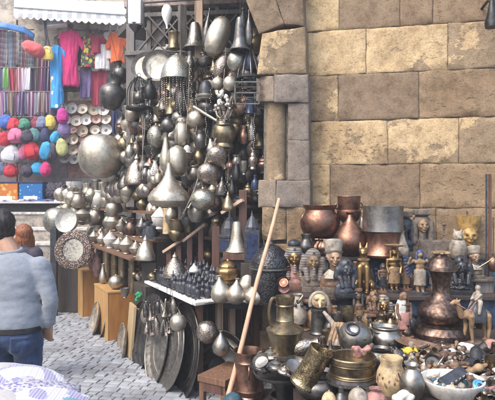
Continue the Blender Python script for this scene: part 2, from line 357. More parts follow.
# ------------------------------------------------------------------ vessels
def arc(n, z0=0.0, z1=1.0): return [(math.sin(math.pi * k / n), z0 + (z1 - z0) * (1 - math.cos(math.pi * k / n)) / 2) for k in range(n + 1)]
PROF = {
 'globe': arc(14, 0, 0.94)[:-1] + [(0.12, 0.945), (0.10, 1.0), (0.0, 1.0)],
 'drum_globe': [(0, .0), (.3, .0), (.5, .035), (.7, .105), (.86, .2), (.96, .33), (1, .46), (.985, .58), (.93, .7), (.83, .81), (.68, .9), (.48, .96), (.26, .985), (.1, .99), (.08, 1.0), (0, 1)],
 'oval': [(0, 0), (.3, .005), (.6, .05), (.86, .17), (.98, .35), (1, .5), (.96, .66), (.8, .84), (.5, .95), (.2, .985), (.16, 1), (0, 1)],
 'teardrop': [(0, 0), (.35, 0), (.62, .04), (.92, .18), (1, .32), (.92, .47), (.66, .64), (.36, .77), (.2, .87), (.16, .94), (.26, .99), (.22, 1), (.1, .98), (0, .9)],
 'pear': [(0, 0), (.5, 0), (.8, .05), (1, .2), (.95, .36), (.72, .52), (.5, .68), (.36, .82), (.34, .94), (.5, 1), (.42, 1), (.26, .93), (0, .8)],
 'onion': [(0, 0), (.45, 0), (.82, .04), (1, .14), (1, .24), (.86, .34), (.6, .46), (.38, .58), (.22, .72), (.14, .86), (.11, 1), (0, 1)],
 'bell': [(.8, .02), (.98, 0), (1, .02), (.93, .06), (.7, .17), (.56, .36), (.46, .62), (.38, .88), (.3, .97), (.12, 1), (0, 1)],
 'bowl': [(0, 0), (.4, 0), (.42, .08), (.36, .12), (.7, .3), (.95, .7), (1, 1), (.95, 1), (.85, .66), (.5, .3), (0, .22)],
 'cauldron': [(0, 0), (.45, 0), (.8, .12), (.98, .36), (1, .52), (.9, .7), (.74, .8), (.72, .86), (.84, .97), (.86, 1), (.8, 1), (.66, .86), (.7, .7), (.5, .2), (0, .12)],
 'pot': [(0, 0), (.6, 0), (.66, .04), (.9, .2), (1, .42), (.94, .62), (.76, .76), (.7, .84), (.82, .96), (.8, 1), (.7, 1), (.6, .84), (.7, .6), (0, .2)],
 'bucket': [(0, 0), (.80, 0), (.88, .02), (.9, .05), (.84, .08), (.88, .15), (.92, .19), (.88, .22), (.86, .5), (.87, .74), (.92, .78), (.87, .81), (.86, .9), (.98, .97), (1, 1), (.92, 1), (.8, .88), (.78, .3), (0, .2)],
 'can': [(0, 0), (.92, 0), (1, .02), (.98, .06), (.93, .09), (.93, .88), (.98, .92), (1, .96), (.97, 1), (.85, 1), (.84, .3), (0, .25)],
 'tankard': [(0, 0), (.96, 0), (1, .02), (1, .06), (.9, .1), (.86, .16), (.82, .5), (.80, .84), (.84, .88), (.88, .96), (.86, 1), (.78, 1), (.74, .9), (.74, .3), (0, .2)],
 'jug': [(0, 0), (.58, 0), (.62, .04), (.9, .2), (1, .36), (.96, .5), (.74, .66), (.6, .74), (.58, .82), (.74, .97), (.74, 1), (.66, 1), (.5, .82), (.55, .7), (0, .3)],
 'pitcher': [(0, 0), (.62, 0), (.66, .03), (.7, .06), (.9, .34), (1, .4), (.98, .43), (.7, .49), (.48, .53), (.46, .57), (.5, .58), (.46, .6), (.46, .82), (.5, .84), (.46, .86), (.52, .97), (.52, 1), (.46, 1), (.4, .86), (.38, .5), (0, .4)],
 'dallah': [(0, 0), (.98, 0), (1, .02), (1, .06), (.93, .085), (.88, .135), (.7, .155), (.62, .165), (.76, .2), (.83, .25), (.82, .29), (.72, .35), (.52, .41), (.36, .46), (.3, .52), (.29, .58), (.34, .68), (.42, .75), (.44, .77)],
 'candle': [(0, 0), (.9, 0), (1, .03), (.95, .06), (.5, .11), (.22, .16), (.2, .3), (.32, .33), (.32, .37), (.18, .42), (.17, .62), (.3, .66), (.3, .7), (.2, .74), (.2, .82), (.46, .9), (.5, .93), (.26, .95), (.24, 1), (0, 1)],
 'stupa': [(0, 0), (.9, 0), (1, .04), (1, .2), (.94, .24), (.8, .42), (.6, .58), (.36, .7), (.22, .78), (.26, .82), (.2, .88), (.08, .93), (.06, 1), (0, 1)],
 'lower': [(0, 0), (.46, 0), (.5, .04), (.42, .09), (.66, .18), (.92, .34), (1, .46), (1, .5), (.9, .5), (.6, .3), (0, .25)],
 'shade': [(.96, 0), (1, .0), (1, .05), (.97, .2), (.84, .5), (.6, .76), (.3, .93), (.12, .98), (.12, 1.0), (0, 1)],
 'disc': [(0, .30), (.55, .30), (.62, .36), (.78, .36), (.84, .5), (.97, .92), (1, 1), (1, .9), (.95, .55), (.85, .12), (.6, .0), (0, 0)],
 'lantern': [(0, 0), (.55, 0), (.7, .03), (.72, .1), (.62, .14), (.8, .2), (.95, .38), (1, .5), (.9, .6), (.7, .66), (.74, .7), (.66, .78), (.4, .88), (.14, .94), (.1, 1), (0, 1)],
 'bottle': [(0, 0), (.8, 0), (.92, .05), (1, .2), (.98, .45), (.7, .6), (.36, .7), (.34, .86), (.46, .89), (.42, .93), (.3, .95), (0, .95)],
 'vase': [(0, 0), (.5, 0), (.55, .03), (.8, .15), (1, .42), (.97, .55), (.75, .74), (.46, .84), (.40, .88), (.46, .95), (.6, 1), (.54, 1), (.36, .9), (.5, .7), (0, .4)],
 'urn': [(0, 0), (.4, 0), (.45, .03), (.75, .12), (.98, .34), (1, .48), (.9, .62), (.62, .71), (.42, .76), (.4, .82), (.56, .95), (.66, 1), (.6, 1), (.34, .83), (0, .6)],
 'dome': [(.93, 0), (1, 0), (1, .05), (.8, .1), (.76, .2), (.74, .45), (.62, .72), (.4, .9), (.15, .98), (0, 1)],
 'stepcup': [(0, 0), (.5, 0), (.56, .04), (.86, .14), (1, .3), (1, .44), (.92, .48), (.86, .5), (.9, .54), (.95, .96), (1, .98), (.98, 1), (.88, 1), (.82, .55), (0, .4)],
}
LID = [(1.04, .5), (1.05, .53), (.95, .57), (.7, .68), (.42, .8), (.2, .88), (.13, .91), (.17, .95), (.1, .985), (0, 1)]
def vessel_parts(kind, w, h, o):
    r = w / 2; out = []
    n = o.get('n', 28 if w < 0.5 else 44)
    def lath(prof, **k): return lathe(BM(), [(a * r, z * h) for a, z in prof], n, **k)
    if kind == 'lidded': out += [('bowl', lath(PROF['lower'])), ('lid', lath(LID, flute=o.get('flute', 0), fa=.04))]
    elif kind == 'dallah':
        out += [('body', lath(PROF['dallah'])), ('lid', lath([(.46, .765), (.58, .77), (.57, .79), (.47, .82), (.44, .87), (.3, .92), (.22, .935), (.2, .945), (0, .945)])),
                ('finial', lath([(0, .946), (.2, .946), (.3, .965), (.27, .985), (.1, .99), (0, 1.0)], flute=7, fa=.2))]
    elif kind == 'fluted': out += [('body', lathe(BM(), [(a * r, z * h) for a, z in PROF['pot']], 60, flute=15, fa=.05))]
    else:
        out += [('body', lath(PROF[kind]))]
    if o.get('handle'):
        s, z0, z1, d, rr = o['handle']       # side angle, from, to (share of height), how far out (share of radius), thickness
        a = R(s); ca, sa = math.cos(a), math.sin(a); rr *= r
        q = o.get('handle_r', 0.8)
        pts = [(q, z0), (q + d * .7, z0 + (z1 - z0) * .02), (q + d, z0 + (z1 - z0) * .35), (q + d, z0 + (z1 - z0) * .7), (q + d * .6, z0 + (z1 - z0) * 1.0), (o.get('handle_r2', q) * 0.98, z1 - (z1 - z0) * .04)]
        P = [Vector((x * r * ca, x * r * sa, z * h)) for x, z in pts]
        sm = []
        for i in range(len(P) - 1):
            p0, p1, p2, p3 = P[max(i - 1, 0)], P[i], P[i + 1], P[min(i + 2, len(P) - 1)]
            for k in range(4):
                t = k / 4
                sm.append(0.5 * ((2 * p1) + (p2 - p0) * t + (2 * p0 - 5 * p1 + 4 * p2 - p3) * t * t + (3 * p1 - p0 - 3 * p2 + p3) * t ** 3))
        sm.append(P[-1]); out.append(('handle', tube(BM(), sm, rr, 8)))
    if o.get('ears'):
        for s in (0, 180):
            a = R(s + o['ears']); c = Vector((math.cos(a), math.sin(a), 0)) * r * .97
            out.append(('handle', tube(BM(), [c + Vector((math.cos(a) * .22 * r * math.sin(t), math.sin(a) * .22 * r * math.sin(t), h * .62 + math.cos(t) * h * .13)) for t in (math.pi * k / 8 for k in range(9))], .05 * r, 7)))
    if o.get('spout'):
        s, z0, z1, d, rr = o['spout']; a = R(s); ca, sa = math.cos(a), math.sin(a)
        pts = [Vector(((.7 + d * t ** 1.0) * r * ca, (.7 + d * t) * r * sa, h * (z0 + (z1 - z0) * t ** 1.8))) for t in (k / 8 for k in range(9))]
        out.append(('spout', tube(BM(), pts, rr * r, 10, rr * r * .45)))
    if o.get('bail'):
        zt = o['bail'][0]; hh = o['bail'][1]
        out.append(('handle', tube(BM(), [Vector((math.cos(t) * r * .85, 0, h * zt + math.sin(t) * h * hh)) for t in (math.pi * k / 14 for k in range(15))], .035 * r, 7)))
    if o.get('wire'):
        L = o['wire']; top = h * o.get('wire_z', .99)
        out.append(('hanging_wire', tube(BM(), [(0, 0, top), (0.003, 0, top + L * .5), (0, 0, top + L)], 0.0025, 6)))
    return out
PMAT = {}
def put(kind, name, cat, label, loc, w, h, mat, o):
    rot = Euler((R(o.get('pitch', 0)), R(o.get('tilt', 0)), R(o.get('turn', 0))), 'XYZ')
    if o.get('centre'):                       # loc is where the middle of the thing is
        loc = loc - rot.to_matrix() @ Vector((0, 0, h / 2))
    ps = vessel_parts(kind, w, h, o); m2 = o.get('mats', {})
    if len(ps) == 1:
        ob = obj(name, ps[0][1], M[mat], None, loc=loc, rot=rot); return tag(ob, label, cat, o.get('group'))
    e = empty(name, loc, label, cat, o.get('group'), rot)
    for pn, bm in ps:
        obj(pn, bm, M[m2.get(pn, 'iron' if pn == 'hanging_wire' else mat)], e)
    return e
def stand(kind, px, py, w, h, z, mat, name, cat, label, **o):     # px, py: where its foot is; it stands on the level z
    p = on(px, py, z); s = p.y / F
    return put(kind, name, cat, label, p, w * s, h * s, mat, o)
def hang(kind, px, py, w, h, mat, name, cat, label, Y=None, **o):  # px, py: its middle
    Y = Y or depth(px); s = Y / F; o['centre'] = True
    if 'wire' not in o: o['wire'] = 0.25
    return put(kind, name, cat, label, at(px, py, Y), w * s, h * s, mat, o)

# ------------------------------------------------------------------ ground
def struct(name, bm, mat, smooth=False, **k):
    o = obj(name, bm, mat, None, smooth, **k); o['kind'] = 'structure'; return o
def setts_mat():
    m, nt, b = newmat('paving_setts'); v = coords(nt, rand=False)
    g = nt.nodes.new('ShaderNodeNewGeometry')
    rp = ramp(nt, [(0.0, (0.31, 0.32, 0.34)), (0.5, (0.355, 0.365, 0.385)), (1.0, (0.40, 0.41, 0.42))]); nt.links.new(g.outputs['Random Per Island'], rp.inputs[0])
    mx = nt.nodes.new('ShaderNodeMix'); mx.data_type = 'RGBA'; mx.blend_type = 'MULTIPLY'; mx.inputs[0].default_value = 0.6
    r2 = ramp(nt, [(0.3, (0.6, 0.6, 0.62)), (0.7, (1, 1, 1))]); nt.links.new(noise_tex(nt, v, 9, 6), r2.inputs[0])
    nt.links.new(rp.outputs[0], mx.inputs[6]); nt.links.new(r2.outputs[0], mx.inputs[7])
    m2 = nt.nodes.new('ShaderNodeMix'); m2.data_type = 'RGBA'; m2.blend_type = 'MULTIPLY'; m2.inputs[0].default_value = 0.9
    r3 = ramp(nt, [(0.36, (.58, .56, .54)), (0.56, (1, 1, 1))]); nt.links.new(noise_tex(nt, v, 1.6, 8, 0.7), r3.inputs[0])
    nt.links.new(mx.outputs[2], m2.inputs[6]); nt.links.new(r3.outputs[0], m2.inputs[7]); nt.links.new(m2.outputs[2], b.inputs['Base Color'])
    b.inputs['Roughness'].default_value = 0.55; bump(nt, b, noise_tex(nt, v, 45, 4), 0.3, 0.006); return m
bm = BM(); bmesh.ops.create_grid(bm, x_segments=1, y_segments=1, size=60)
struct('ground', bm, plain('joint_dirt', (0.28, 0.28, 0.28), 0.95, 0.3, 20, 0.3), loc=(0, 0, -0.012))
bm = BM(); r = random.Random(3)
RX, RY = Vector((0.98, -0.2, 0)), Vector((0.2, 0.98, 0))
yy = 1.5
while yy < 10.4:
    d = r.uniform(0.078, 0.102); xx = -5.4 + r.random() * 0.1
    while xx < 0.6:
        wd = r.uniform(0.085, 0.15); g = 0.0035; c = []
        hh = r.uniform(-0.004, 0.004); tl = (r.uniform(-.003, .003), r.uniform(-.003, .003))
        for lev, ins in ((-0.02, 0.0), (0.0, 0.002), (0.004, 0.010)):
            c.append([bm.verts.new(RX * (xx + (g + ins if sx else wd - g - ins) + r.uniform(-.002, .002)) + RY * (yy + (g + ins if sy else d - g - ins) + r.uniform(-.002, .002)) + Vector((0, 0, lev + hh + (tl[0] if sx else -tl[0]) + (tl[1] if sy else -tl[1])))) for sx, sy in ((1, 1), (0, 1), (0, 0), (1, 0))])
        for A, C in zip(c, c[1:]):
            for k in range(4): bm.faces.new((A[k], A[(k + 1) % 4], C[(k + 1) % 4], C[k]))
        bm.faces.new(c[-1]); xx += wd
    yy += d
struct('street_paving', bm, setts_mat(), True)

# ------------------------------------------------------------------ stone blocks
def block(bm, lay, q, th, col, seed, nx=22, nz=14, rough=0.010, rnd_edge=0.010):
    """q: four front corners (top-left, top-right, bottom-right, bottom-left); th: vector into the wall"""
    q = [Vector(p) for p in q]; th = Vector(th); n = -th.normalized(); o = Vector((seed * 3.7, seed * 1.9, seed * .7))
    L = max((q[1] - q[0]).length, 1e-3); H = max((q[3] - q[0]).length, 1e-3); rows = []
    def grad(n, ln): e_ = [0, .006 / ln, .016 / ln]; m_ = [e_[2] + (1 - 2 * e_[2]) * k / (n - 4) for k in range(1, n - 4)]; return e_ + m_ + [1 - e_[2], 1 - e_[1], 1]
    us, ss_ = grad(nx, L), grad(nz, H)
    for j in range(nz + 1):
        row = []
        for i in range(nx + 1):
            u, s = us[i], ss_[j]
            p = (q[0] * (1 - u) + q[1] * u) * (1 - s) + (q[3] * (1 - u) + q[2] * u) * s
            e = min(min(u, 1 - u) * L, min(s, 1 - s) * H); e2 = max(0.0, 1 - e / 0.05); e = max(0.0, 1 - e / 0.016)
            f = noise.fractal(p * 5 + o, 0.9, 2.1, 5)
            chip = max(0.0, noise.noise(p * 9 + o * 2) - 0.12) * 0.045 * e2
            inpl = Vector((0, 0, noise.noise(p * 6 + o) * 0.010 * e2))
            row.append(bm.verts.new(p + n * (f * rough - rnd_edge * .6 * e * e - chip) + inpl))
        rows.append(row)
    fs = []
    for j in range(nz):
        for i in range(nx): fs.append(bm.faces.new((rows[j][i], rows[j + 1][i], rows[j + 1][i + 1], rows[j][i + 1])))
    rim = [rows[0][i] for i in range(nx + 1)] + [rows[j][nx] for j in range(1, nz + 1)] + [rows[nz][i] for i in range(nx - 1, -1, -1)] + [rows[j][0] for j in range(nz - 1, 0, -1)]
    bk = [bm.verts.new(v.co + th) for v in rim]
    for k in range(len(rim)):
        k2 = (k + 1) % len(rim); fs.append(bm.faces.new((rim[k], rim[k2], bk[k2], bk[k])))
    for f in fs:
        for l in f.loops: l[lay] = (*col, 1)
W0, WD, WN = Vector((1.407, 4.9, 0)), Vector((0.98, -0.2, 0)), Vector((-0.2, -0.98, 0))
def wt(px):
    k = (px - 247.5) / F; return (4.9 * k - 1.407) / (0.98 + 0.2 * k)
def wz(py): return EYE - (py - 200) / F * 4.9
courses = [(-24, 26, [(300, 339, (.75, .8, .6)), (339, 400, (.1, .45, .1)), (400, 433, (.12, .55, .05)), (433, 500, (.2, .7, .1)), (500, 570, (.3, .6, .2))]),
 (26, 72, [(300, 366, (.95, .6, .75)), (366, 448, (.72, .6, .55)), (448, 505, (.5, .6, .55)), (505, 580, (.4, .5, .3))]),
 (72, 119, [(300, 338, (.45, .9, .35)), (338, 419, (.0, .3, .05)), (419, 500, (.2, .8, .15)), (500, 590, (.2, .6, .2))]),
 (119, 164, [(300, 388, (.68, .95, .5)), (388, 459, (.66, .6, .35)), (459, 520, (.5, .6, .5)), (520, 600, (.3, .7, .2))]),
 (164, 208, [(300, 330, (.7, 1.0, .5)), (330, 420, (.02, .4, .05)), (420, 510, (.2, .9, .3)), (510, 590, (.2, .7, .2))]),
 (208, 256, [(300, 352, (.3, .6, .2)), (352, 436, (.2, .6, .3)), (436, 520, (.3, .8, .3)), (520, 590, (.2, .7, .2))])]
bm = BM(); lay = bm.loops.layers.float_color.new('stone'); sd_ = 1
def wp(t, z, off=0.0): return W0 + WD * t + Vector((0, 0, z)) + WN * off
for y0, y1, bl in courses:
    for x0, x1, c in bl:
        t0, t1, z0, z1 = wt(x0) + .002, wt(x1) - .002, wz(y0) - .002, wz(y1) + .002
        pit = c[1] > .75
        off = rnd.uniform(-.006, .006)
        block(bm, lay, [wp(t0, z0, off), wp(t1, z0, off), wp(t1, z1, off), wp(t0, z1, off)], -WN * .3, c, sd_, 26, 18, 0.016 if pit else 0.009); sd_ += 1
r = random.Random(5)
def fill_courses(zs, t_from, t_to):
    global sd_
    for z1, z0 in zip(zs, zs[1:]):
        t = t_from - r.random() * .3
        while t < t_to:
            L = r.uniform(.4, .85); c = (r.uniform(0, .7), r.uniform(.3, 1), r.uniform(.05, .5))
            block(bm, lay, [wp(t + .004, z0 - .004), wp(t + L - .004, z0 - .004), wp(t + L - .004, z1 + .004), wp(t + .004, z1 + .004)], -WN * .3, c, sd_, 12, 8); sd_ += 1; t += L
fill_courses([-.02, .38, .78, wz(256)], -1.1, 3.6)
fill_courses([wz(-24), 4.1, 4.55, 5.0, 5.4], -1.1, 3.6)
for y0, y1, bl in courses:                  # the wall runs on beyond the frame
    t = wt(bl[-1][1])
    while t < 3.6:
        L = r.uniform(.5, .9); block(bm, lay, [wp(t + .004, wz(y0) - .004), wp(t + L - .004, wz(y0) - .004), wp(t + L - .004, wz(y1) + .004), wp(t + .004, wz(y1) + .004)], -WN * .3, (r.uniform(0, .7), r.random(), .3), sd_, 10, 8); sd_ += 1; t += L
wall = obj('stone_wall', bm, M['stone'], None); tag(wall, 'old limestone block wall with flaking pale crust behind the souvenir stall', 'wall')
bm = BM(); box(bm, W0 + WD * 1.2 - WN * .19 + Vector((0, 0, 2.7)), (4.8, .32, 5.5), Matrix.Rotation(math.atan2(-.2, .98), 3, 'Z').to_quaternion())
obj('mortar', bm, plain('mortar', (0.27, 0.23, 0.18), 0.95, 0.3, 18, 0.4), wall, False)

# corner pier with an engaged marble shaft, and the spring of an arch over it
def pq(x0, x1, y0, y1, Y, Yl=None):
    Yl = Yl or Y; return [at(x0, y0, Yl), at(x1, y0, Y), at(x1, y1, Y), at(x0, y1, Yl)]
pier = empty('stone_pier', at(285, 300, 4.9) * Vector((1, 1, 0)), 'grey stone corner pier with a pale marble shaft set in its edge', 'pier')
def pblock(name, q, th, c, nx=14, nz=14, rough=.008, parent=pier, mat='gstone'):
    global sd_
    b = BM(); l = b.loops.layers.float_color.new('stone'); block(b, l, q, th, c, sd_, nx, nz, rough); sd_ += 1
    o = obj(name, b, M[mat]); o.parent = parent; o.matrix_parent_inverse = Matrix.Translation(-parent.location); return o
G = (0, 0.05, 0.0)
IN = Vector((.1, .42, 0))
pblock('cap_stone', pq(274, 308, 74, 102, 4.83), IN, (.0, .0, .0))
pblock('cap_stone', pq(256, 273.7, 76, 101, 4.83, 4.95), IN, (.0, .0, .35))
pblock('shaft_stone', pq(288, 308.5, 102.5, 140, 4.86), IN, (.05, .2, 0), 10, 16)
pblock('shaft_stone', pq(288, 309, 140.5, 180, 4.86), IN, (.0, .25, 0), 10, 16)
pblock('base_stone', pq(276, 310, 180.5, 207, 4.84), IN, (.0, .05, .02))
pblock('base_stone', pq(258, 275.7, 180, 207, 4.84, 4.97), IN, (.0, .0, .25))
for k, (x0, x1, y0, y1, c) in enumerate([(262, 286, 207.5, 240, (.5, .8, .5)), (286.5, 312, 207.5, 244, (.4, .8, .3)), (263, 312, 240.5 + 4, 276, (.4, .8, .4)), (262, 300, 276.5, 330, (.3, .7, .3)), (300.5, 314, 276.5, 330, (.3, .7, .3)), (260, 314, 330.5, 381, (.2, .5, .2))]):
    pblock('rubble_stone', pq(x0, x1, y0, y1, 4.87), IN, c, 16, 16, .022, pier, 'stone')
b = BM(); p0, p1 = at(276, 180, 4.93), at(276, 101, 4.93)                  # weathered shaft, three quarters round
lathe(b, [(.098, 0), (.1, .02), (.092, .04), (.096, .25), (.099, .5), (.098, p1.z - p0.z)], 32); wrinkle(b, .009, (7, 7, 4), 3)
l = b.loops.layers.float_color.new('stone')
for f in b.faces:
    for q in f.loops: q[l] = (.45, .2, .55, 1)
o = obj('marble_shaft', b, M['stone']); o.location = p0 + Vector((0, .05, 0)); o.parent = pier; o.matrix_parent_inverse = Matrix.Translation(-pier.location)
b = BM(); box(b, (pier.location.x + .02, 5.2, 1.4), (.42, .5, 2.75)); o = obj('mortar', b, plain('pier_mortar', (.2, .18, .15), .95), None, False); o.parent = pier; o.matrix_parent_inverse = Matrix.Translation(-pier.location)
arch = empty('stone_arch', at(280, 73, 4.9), 'weathered arch stones springing above the grey corner pier', 'arch')
TH = Vector((.15, .6, 0))
def quad(pts, Y=4.86): return [at(x, y, Y) for x, y in pts]
for q, c in ((quad([(262, 33), (305, 27), (306, 73), (257, 74)]), (.5, .4, .45)), (quad([(241, -12), (271, -12), (284, 24), (259, 34)]), (.05, .25, .2)),
             (quad([(271.6, -12), (302, -12), (304, 26), (284.8, 24)]), (.0, .15, .05)), (quad([(210, -40), (240, -60), (270.6, -12.6), (240.4, -12.6)]), (.2, .4, .3)),
             (quad([(240.6, -60), (302, -60), (302, -12.6), (271.4, -12.6)]), (.4, .5, .3)), (quad([(150, -90), (205, -100), (239, -61), (209, -41)]), (.2, .4, .3))):
    pblock('arch_stone', q, TH, c, 18, 18, .016, arch, 'stone')

# ------------------------------------------------------------------ far end of the street
CLW = plain('far_plaster', (0.52, 0.45, 0.37), 0.9, 0.12, 2, 0.2)
b = BM(); box(b, (-4.9, 11.35, 3.4), (9.0, .5, 6.8)); o = tag(obj('rear_building', b, CLW, None, False), 'cream plastered building wall behind the clothes stall', 'building')
b = BM()
for k in range(9): box(b, (-8.6 + k * .95, 11.085, 4.46 + .09), (.93, .03, .42), None, .008)
obj('cornice', b, plain('far_stone', (0.50, 0.40, 0.32), .9, .2, 3), o, False)
STEP = plain('step_stone', (0.42, 0.36, 0.30), 0.85, 0.2, 5, 0.3); TREAD = plain('lit_tread', (0.66, 0.63, 0.58), 0.7, 0.1, 8)  # treads get a lighter colour to imitate light from above
st = empty('stone_steps', (-5.4, 8.6, 0), 'broad stone steps with treads coloured lighter as if lit, climbing to the clothes stall', 'steps')
for y0, z in ((8.6, .955), (9.0, 1.175), (9.4, 1.437)):
    b = BM(); box(b, (0, (12 - y0) / 2 + (y0 - 8.6), z / 2 - .02), (5.9, 12 - y0, z - .04)); obj('riser', b, STEP, st, False)
    b = BM(); box(b, (0, (12 - y0) / 2 + (y0 - 8.6) - .012, z - .02), (5.92, 12 - y0 + .02, .04), None, .006); obj('tread', b, TREAD, st, False)
# houses beyond the frame; the one behind the viewer added to block sky light
b = BM(); box(b, (-9.5, 3.0, 3.6), (1.0, 12, 7.2)); tag(obj('side_building', b, CLW, None, False), 'plastered house front along the left side of the street', 'building')
b = BM(); box(b, (1.5, -6.4, 1.7), (16, .8, 3.4)); tag(obj('sky_blocking_house', b, CLW, None, False), 'unseen plastered house front added behind the viewer to block sky light', 'building')

# ------------------------------------------------------------------ the metal shop's shell
def shopobj(name, a, bb, z, label, cat, group=None): return empty(name, shop(a, bb, z), label, cat, group, (0, 0, SROT))   # local x: into the shop, local y: along the street
sh = shopobj('shop_shell', 0, 0, 0, 'dark timber shop front crowded with hanging metalware', 'shop')
b = BM(); box(b, (1.35, 3.0, 2.1), (.08, 5.1, 4.2)); obj('back_wall', b, M['dark'], sh, False)  # near black colour stands in for the dark shop interior
b = BM(); box(b, (.85, 2.2, 4.2), (1.0, 3.5, .1)); obj('roof', b, M['dwood'], sh, False)  # slab added overhead to darken the inside of the shop
for a, bb in ((1.6, .5), (2.5, .4)):
    b = BM(); box(b, (bb, a, 1.95), (.08, .08, 3.9), None, .006); obj('post', b, M['grwood'], sh, False)
SHELVES = (.85, 1.22, 1.6, 1.98, 2.36, 2.74, 3.12)
for z in SHELVES:
    b = BM(); box(b, (.92, 2.5, z - .015), (.34, 4.2, .03), None, .003); obj('shelf', b, M['dwood'], sh, False)
lat = empty('wooden_lattice', at(187, 30, 6.3), 'grey wooden lattice of crossed bars under the pale lintel beam', 'lattice', None, (0, 0, R(-6)))
b = BM()
for k in range(-2, 12):
    x0 = -.78 + k * .17
    for s_ in (1, -1):
        xa, xb = x0, x0 + .36 * s_; za, zb = -.24, .17
        if -.72 <= xa <= .74 and -.72 <= xb <= .74: beam(b, (xa, .012 * s_, za), (xb, .012 * s_, zb), .03, .018, .002)
obj('lattice_bars', b, M['grwood'], lat, False)
for z, m_ in ((-.26, 'grwood'), (.19, 'grwood')):
    b = BM(); box(b, (0, 0, z), (1.5, .05, .05), None, .004); obj('rail', b, M[m_], lat, False)
b = BM(); box(b, (.12, .02, .36), (1.75, .16, .17), None, .012); obj('lintel', b, plain('lintel_wood', (.40, .31, .27), .8, .25, 5), lat, False)
for x, w_ in ((-.70, .10), (-.47, .05), (-.02, .04), (.36, .05), (.68, .07)):
    b = BM(); box(b, (x, .04, -.9), (w_, .05, 2.4), None, .004); obj('upright', b, M['grwood'], lat, False)
b = BM(); box(b, (-.36, .05, .0), (.17, .03, .34), None, .004); obj('carved_board', b, printed('carved', (.20, .16, .14), [(.12, .1, .09), (.3, .26, .23)], 30, .3), lat, False)

# low display boxes along the street, and the stepped rack behind them
def dbox(name, a, bb, w, d, h, label, m=('box_wood', 'pine')):
    e = shopobj(name, a, bb, 0, label, 'display box')
    b = BM(); box(b, (w / 2, d / 2, h / 2 - .012), (w - .004, d - .004, h - .024), None, .004); obj('carcass', b, M[m[1]], e, False)
    b = BM(); box(b, (-.006, d / 2, h / 2 - .013), (.012, d, h - .028), None, .003); obj('front_board', b, M[m[0]], e, False)
    b = BM(); box(b, (w / 2 - .006, d / 2, h - .012), (w + .02, d + .01, .024), None, .004); obj('top_board', b, M['box_wood'], e, False)
    return e
dbox('display_box', 3.5, -.25, .40, .75, .66, 'tall pale plywood box under the inlaid round mirror')
dbox('display_box', 2.05, -.24, .52, .72, .58, 'honey coloured plywood box with two round trays leaning on it')
dbox('display_box', 1.15, -.10, .30, .42, .50, 'low pale box behind the dark leaning trays')
rk = shopobj('display_rack', 2.9, 0, 0, 'brown stepped plank rack holding rows of silvery pots', 'rack')
ROWS = ((-.02, 1.03), (.13, 1.215), (.22, 1.525))
for bb, z in ROWS:
    b = BM(); box(b, (bb - .02, 0, z - .014), (.26, 3.0, .028), None, .003); obj('plank', b, M['wood'], rk, False)
for y in (-1.4, 0, 1.4):
    b = BM(); box(b, (.30, y, .78), (.05, .05, 1.52), None, .004); obj('upright', b, M['dwood'], rk, False)
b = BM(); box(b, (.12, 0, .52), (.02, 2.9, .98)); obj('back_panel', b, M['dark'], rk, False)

# white topped table at the corner of the shop
TB = .78
tb = shopobj('market_table', 0, 0, 0, 'rough wooden table with a white painted edge carrying black figurines and silver vases', 'table')
top = BM()
cs = [(0, 0), (0, 1.3), (.62, 1.3), (.78, .14)]     # (into, along) corners: the front edge turns with the wall
cs = [Vector((c[0], c[1], 0)) for c in cs]
vt = [top.verts.new(c + Vector((0, 0, TB))) for c in cs]; vb = [top.verts.new(c + Vector((0, 0, TB - .03))) for c in cs]
top.faces.new(vt); top.faces.new(vb[::-1])
for k in range(4): top.faces.new((vt[k], vt[(k + 1) % 4], vb[(k + 1) % 4], vb[k]))
obj('tabletop', top, M['chalk'], tb, False)
b = BM(); beam(b, (-.012, -.02, TB), (-.012, 1.32, TB), .05, .024); obj('edge_strip', b, M['white'], tb, False)
b = BM(); beam(b, (-.02, -.022, TB - .005), (.8, .125, TB - .005), .05, .024); obj('edge_strip', b, M['chalk'], tb, False)
for x, y in ((.30, .16), (.44, .19), (.72, .24), (.58, 1.2), (.1, 1.2), (.08, .1)):
    b = BM(); box(b, (x, y, TB / 2 - .015), (.055, .055, TB - .03), None, .004); obj('leg', b, M['lath' if x in (.30, .44) else 'wood'], tb, False)
for k in range(5):
    b = BM(); box(b, (.40 + k * .08, .235 + k * .014, .50), (.06, .015, .5), None, .003); obj('slat', b, M['wood'], tb, False)
b = BM(); box(b, (.5, .7, .38), (.03, 1.1, .74)); obj('shade_panel', b, M['dark'], tb, False)  # dark sheet added, its colour imitates the shade under the table

# stepped stand of the souvenir stall
ss = empty('display_stand', (0.9, 4.2, 0), 'stepped wooden stand with teal front carrying the statues and copper pots', 'stand')
def tier(name, x0, x1, y0, y1, z0, z1, mat, parent=ss, bev=.004):
    b = BM(); box(b, ((x0 + x1) / 2 - parent.location.x, (y0 + y1) / 2 - parent.location.y, (z0 + z1) / 2 - parent.location.z), (x1 - x0, y1 - y0, z1 - z0), None, bev); return obj(name, b, M[mat], parent, False)
ZA, ZB, ZC, ZD = 1.17, .92, .68, .62
tier('shelf', .30, 2.6, 4.48, 4.80, ZA - .03, ZA, 'dwood')
tier('riser_panel', .32, 2.6, 4.50, 4.53, ZB, ZA - .031, 'teal')
tier('shelf', .27, 2.6, 4.02, 4.50, ZB - .03, ZB, 'dwood')
tier('riser_panel', .3, 2.6, 4.06, 4.09, ZC, ZB - .031, 'bluep')
tier('shelf', .16, 2.6, 3.28, 4.08, ZC - .03, ZC, 'dwood')
for x in (.20, 1.2, 2.5):
    for y in (3.33, 4.4): tier('leg', x, x + .05, y, y + .05, 0, ZC - .03 if y < 4 else ZB - .03, 'dwood')
tier('lower_shade_panel', .2, 2.6, 3.42, 3.44, 0, ZC - .031, 'dark')  # near black sheet imitating the shade below the shelves
